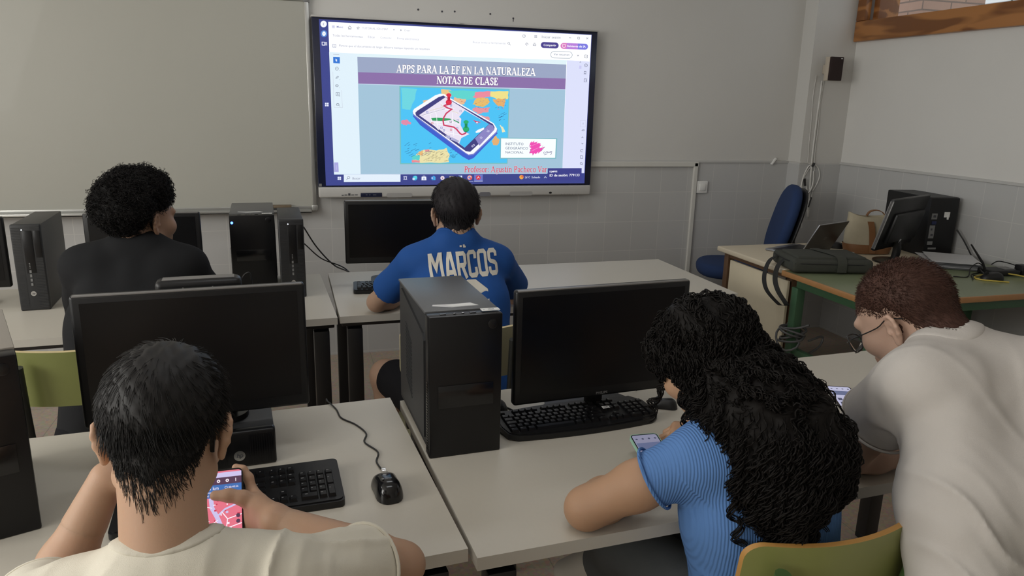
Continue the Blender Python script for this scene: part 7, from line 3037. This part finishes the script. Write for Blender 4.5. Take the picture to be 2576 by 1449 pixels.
# a few separate ringlets in front of the blue top and by the right sleeve
rl = []
for (a, b_, c_), r_ in (((V3(.758, 1.10, .92), V3(.738, 1.045, .87), V3(.742, 1.01, .80)), .0055), ((V3(.775, 1.075, .92), V3(.758, 1.02, .88), V3(.752, 1.0, .84)), .005),
                        ((V3(.945, 1.10, .985), V3(1.00, 1.09, .95), V3(1.015, 1.085, .905)), .006), ((V3(.93, 1.13, 1.01), V3(1.00, 1.14, .985), V3(1.025, 1.13, .945)), .006),
                        ((V3(.945, 1.07, .94), V3(.985, 1.05, .90), V3(.995, 1.04, .845)), .006), ((V3(.88, 1.01, .88), V3(.895, .995, .85), V3(.90, .995, .815)), .005),
                        ((V3(.735, 1.315, 1.0), V3(.715, 1.325, .96), V3(.708, 1.33, .915)), .004), ((V3(.742, 1.265, 1.0), V3(.742, 1.235, .955), V3(.738, 1.215, .92)), .005), ((V3(.83, 1.0, .85), V3(.828, .99, .82), V3(.825, .99, .79)), .005)):
    for m_ in range(9):
        q = spline([a, b_, c_], 30)
        q = np.array(q) + rg.normal(size=3) * .0022
        f = np.linspace(0, 1, len(q))
        tn = np.gradient(q, axis=0)
        tn /= np.linalg.norm(tn, axis=1, keepdims=True)
        xn = np.cross(tn, V3(.3, 1, .2))
        xn /= np.linalg.norm(xn, axis=1, keepdims=True)
        yn = np.cross(tn, xn)
        an = 2 * PI * f * np.linalg.norm(c_ - a) / .040 + .22 * m_
        rr = (.006 + .006 * f)
        q = q + xn * (rr * np.cos(an))[:, None] + yn * (rr * np.sin(an))[:, None]
        rl.append(tubes(q[None], (.0021 * (1 - .55 * f))[None], 5))
V, F = join([(Vh, Fh), locks] + rl)
fast_mesh('hair', V, F, H_D, pD, base)


def flat_phone(name_label, c, rz, tilt, m, scr_rgb, w=.073, l=.150, roll=0):
    t = thing('phone', name_label, 'phone', c, rz)
    Mt = Matrix.Rotation(R(tilt), 4, 'X') @ Matrix.Rotation(R(roll), 4, 'Y')
    mb = MB()
    mb.prism(rrect(w, l, .011), 0, .009, 0, Mt)
    body = mb.build('phone_case', m, t, 30)
    mb = MB()
    art_poly(mb, rrect(w - .004, l - .004, .009), 0, Mt @ XYp(.0092))
    mb.build('phone_glass', M_ph, body, 0)
    mb = MB()
    art_poly(mb, rrect(w - .009, l - .010, .006), 0, Mt @ XYp(.0094))
    for k_ in range(4):
        art_poly(mb, circ(-.024 + k_ * .016, l * .5 - .020, .0030, 10), 1, Mt @ XYp(.0096))
    art_rect(mb, -.030, .012, .030, .040, 2, Mt @ XYp(.0096))
    for k_ in range(6):
        art_rect(mb, -.026 + (k_ % 3) * .018, -.05 + (k_ // 3) * .026, -.014 + (k_ % 3) * .018, -.034 + (k_ // 3) * .026, 1, Mt @ XYp(.0097))
    mb.build('phone_screen', [emat('phone_lit_%d' % scr_rgb[0], s2l(scr_rgb), .75), emat('phone_icon', s2l((96, 100, 130)), .5), emat('phone_banner_%d' % scr_rgb[0], s2l((120, 130, 170)), .6)], t, 0)
    return t


M_mint = mat('mint_case', (0.33, 0.56, 0.44), .5)
flat_phone('phone in a mint green case on the desk before the curly-haired girl', (.783, 1.430, .766), -3, 12, M_mint, (150, 150, 176))
flat_phone('black phone with a lit pale screen on the desk before the boy with glasses', (1.528, 1.668, .7415), -22, 4, M_ph, (206, 206, 236))
flat_phone('black phone mostly hidden under the arms of the boy with glasses', (1.452, 1.405, .7415), 25, 2, M_ph, (214, 214, 226))

# ================= E: white T-shirt, glasses
base = V3(1.19, .78, .45)
hc, hM = V3(1.250, 1.218, 1.135), frame(14, 34, -8)
N, SL, SR = V3(1.272, 1.115, 1.095), V3(1.150, 1.085, 1.055), V3(1.430, .995, 1.070)
EL, WL = V3(1.215, 1.288, .786), V3(1.445, 1.285, .778)
ER, WR = V3(1.620, 1.200, .786), V3(1.470, 1.395, .778)
pel, chest = V3(1.185, .775, .55), V3(1.235, .925, .87)
bh = Blob()
gE = head(bh, hc, hM, N, 1.0, .054)
bb = Blob()
torso(bb, pel, chest, N, SL, SR, -.012)
bb.cap(hc + hM @ V3(0, -.03, -.05), N, .05, .055, .03)
arm(bb, SL, EL, WL, .050, .040, .027)
arm(bb, SR, ER, WR, .050, .040, .027)
hl, hr = Blob(), Blob()
hand(hl, WL, (.9, .25, 0), (0, 0, 1), 1, (20, 30, 20))
hand(hr, WR, (-.8, .55, 0), (0, 0, 1), -1, (25, 30, 20))
headE = bh.mesh(.0032)
V, F = join([bb.mesh(.0062), headE, hl.mesh(.0028), hr.mesh(.0028)])
pE = person('boy in a white T-shirt with glasses and cropped reddish brown hair, bent over the desk', V, F, SK_E, base)
eyes(gE, hM, pE, base)
sb = Blob()
torso(sb, pel, chest, N, SL, SR, .008, 1.04)
pL, dL = sleeve(sb, SL, EL, .46, .066, .080, .035)
pR, dR = sleeve(sb, SR, ER, .60, .064, .076, .035)
folds(sb, [((1.13, .85, .86), (.75, -.35, -.55), (.4, .2, .9), .17, .12, .011, .075), ((1.345, .96, 1.09), (.05, -.6, -.7), (.9, -.4, .1), .08, .11, .017, .070), ((1.10, .82, .74), (.6, -.2, -.7), (.6, .2, .6), .16, .10, .010, .060), ((1.14, 1.06, 1.0), (-.3, .6, -.6), (.7, .4, 0), .10, .07, .008, .045)])
sb.warp(lambda X: .003 * noise3(X, 24, 5.0) + .0012 * noise3(X, 60, 1.0))
sb.cutcap(pL, dL, .14)
sb.cutcap(pR, dR, .14)
sb.subcap(N + V3(-.006, .020, .020), hc + hM @ V3(0, -.02, -.03), .060, .064, .006)
V, F = sb.mesh(.0055)
shE = fast_mesh('shirt', V, F, T_E, pE, base)
collar(sb, .018, T_E, shE, base)
cuff(shE, pL, dL, .0810, T_E, base)
cuff(shE, pR, dR, .0755, T_E, base)
mb = MB()
mb.box(tuple(V3(1.065, .715, .575) - base), (.016, .004, .022), rot=(0, 0, -.6), bev=.001)
mb.build('hem_label', M_cab, shE, 30)
tr = Blob()
tr.cap(pel + V3(-.07, .03, -.05), pel + V3(.07, -.0, -.05), .110, .110, .05)
for q in (-1, 1):
    tr.chain([pel + V3(q * .085, 0, -.02), V3(1.25 + q * .13, 1.19, .53), V3(1.27 + q * .13, 1.22, .07)], [.10, .075, .05], .04)
V, F = tr.mesh(.008)
fast_mesh('trousers', V, F, T_K, pE, base)
sc = Scalp(*headE, gE, hM)


def thickE(u):
    h_ = hairline(u, -.72, .0, -.02)
    return -.005 + .006 * smoothstep(-.02, .18, h_) + .004 * smoothstep(.15, .6, h_)


def combE(u):
    return np.stack([u[:, 0] * .3, -.5 + 0 * u[:, 1], -.8 + 0 * u[:, 2]], 1)


V1, F1 = sc.coat(thickE)
st1 = sc.strands(14000, lambda u: .006 + .005 * smoothstep(.2, .8, hairline(u)), lambda u: .006 + .008 * smoothstep(.1, .7, hairline(u, -.62)), combE, lambda u: smoothstep(-.08, .06, hairline(u, -.72, .0, -.02)), 4, .30, .0007, 33, 1.0)
V, F = join([(V1, F1), st1])
fast_mesh('hair', V, F, H_E, pE, base)
# glasses
M_fr = mat('glasses_frame', (0.012, 0.012, 0.012), .3)
M_len = bpy.data.materials.new('glasses_lens')
M_len.use_nodes = True
_b = M_len.node_tree.nodes['Principled BSDF']
_b.inputs['Transmission Weight'].default_value = 1.0
_b.inputs['Roughness'].default_value = 0.0
_b.inputs['IOR'].default_value = 1.05
_b.inputs['Base Color'].default_value = (.9, .92, .95, 1)
mb = MB()
lens = []
for q in (-1, 1):
    P = []
    for k_ in range(25):
        a = 2 * PI * k_ / 24
        P.append(np.array(gE(q * .034 + .026 * np.sign(math.cos(a)) * abs(math.cos(a)) ** .8, .122 - .004 * abs(math.cos(a)) - .006 * (q * math.cos(a) > .5), -.004 + .021 * np.sign(math.sin(a)) * abs(math.sin(a)) ** .8)) - base)
    mb.tube(P, .0017, 6)
    lens.append(P[:-1])
    mb.tube([np.array(gE(q * .060, .116, .004)) - base, np.array(gE(q * .074, .09, .008)) - base, np.array(gE(q * .080, .02, .012)) - base, np.array(gE(q * .083, -.012, .022)) - base, np.array(gE(q * .082, -.045, .012)) - base], .0014, 6, smooth=4)
mb.tube([np.array(gE(-.009, .121, .004)) - base, np.array(gE(0, .124, .008)) - base, np.array(gE(.009, .121, .004)) - base], .0014, 6, smooth=3)
gl = mb.build('glasses', M_fr, pE, 60)
for P in lens:
    mb = MB()
    c_ = sum(P) / len(P)
    n_ = hM[:, 1] * .0008
    V = [p + n_ for p in P] + [p - n_ for p in P]
    k_ = len(P)
    mb.add(V, [tuple(range(k_)), tuple(range(2 * k_ - 1, k_ - 1, -1))] + [(i, i + k_, (i + 1) % k_ + k_, (i + 1) % k_) for i in range(k_)])
    mb.build('lens', M_len, gl, 0)
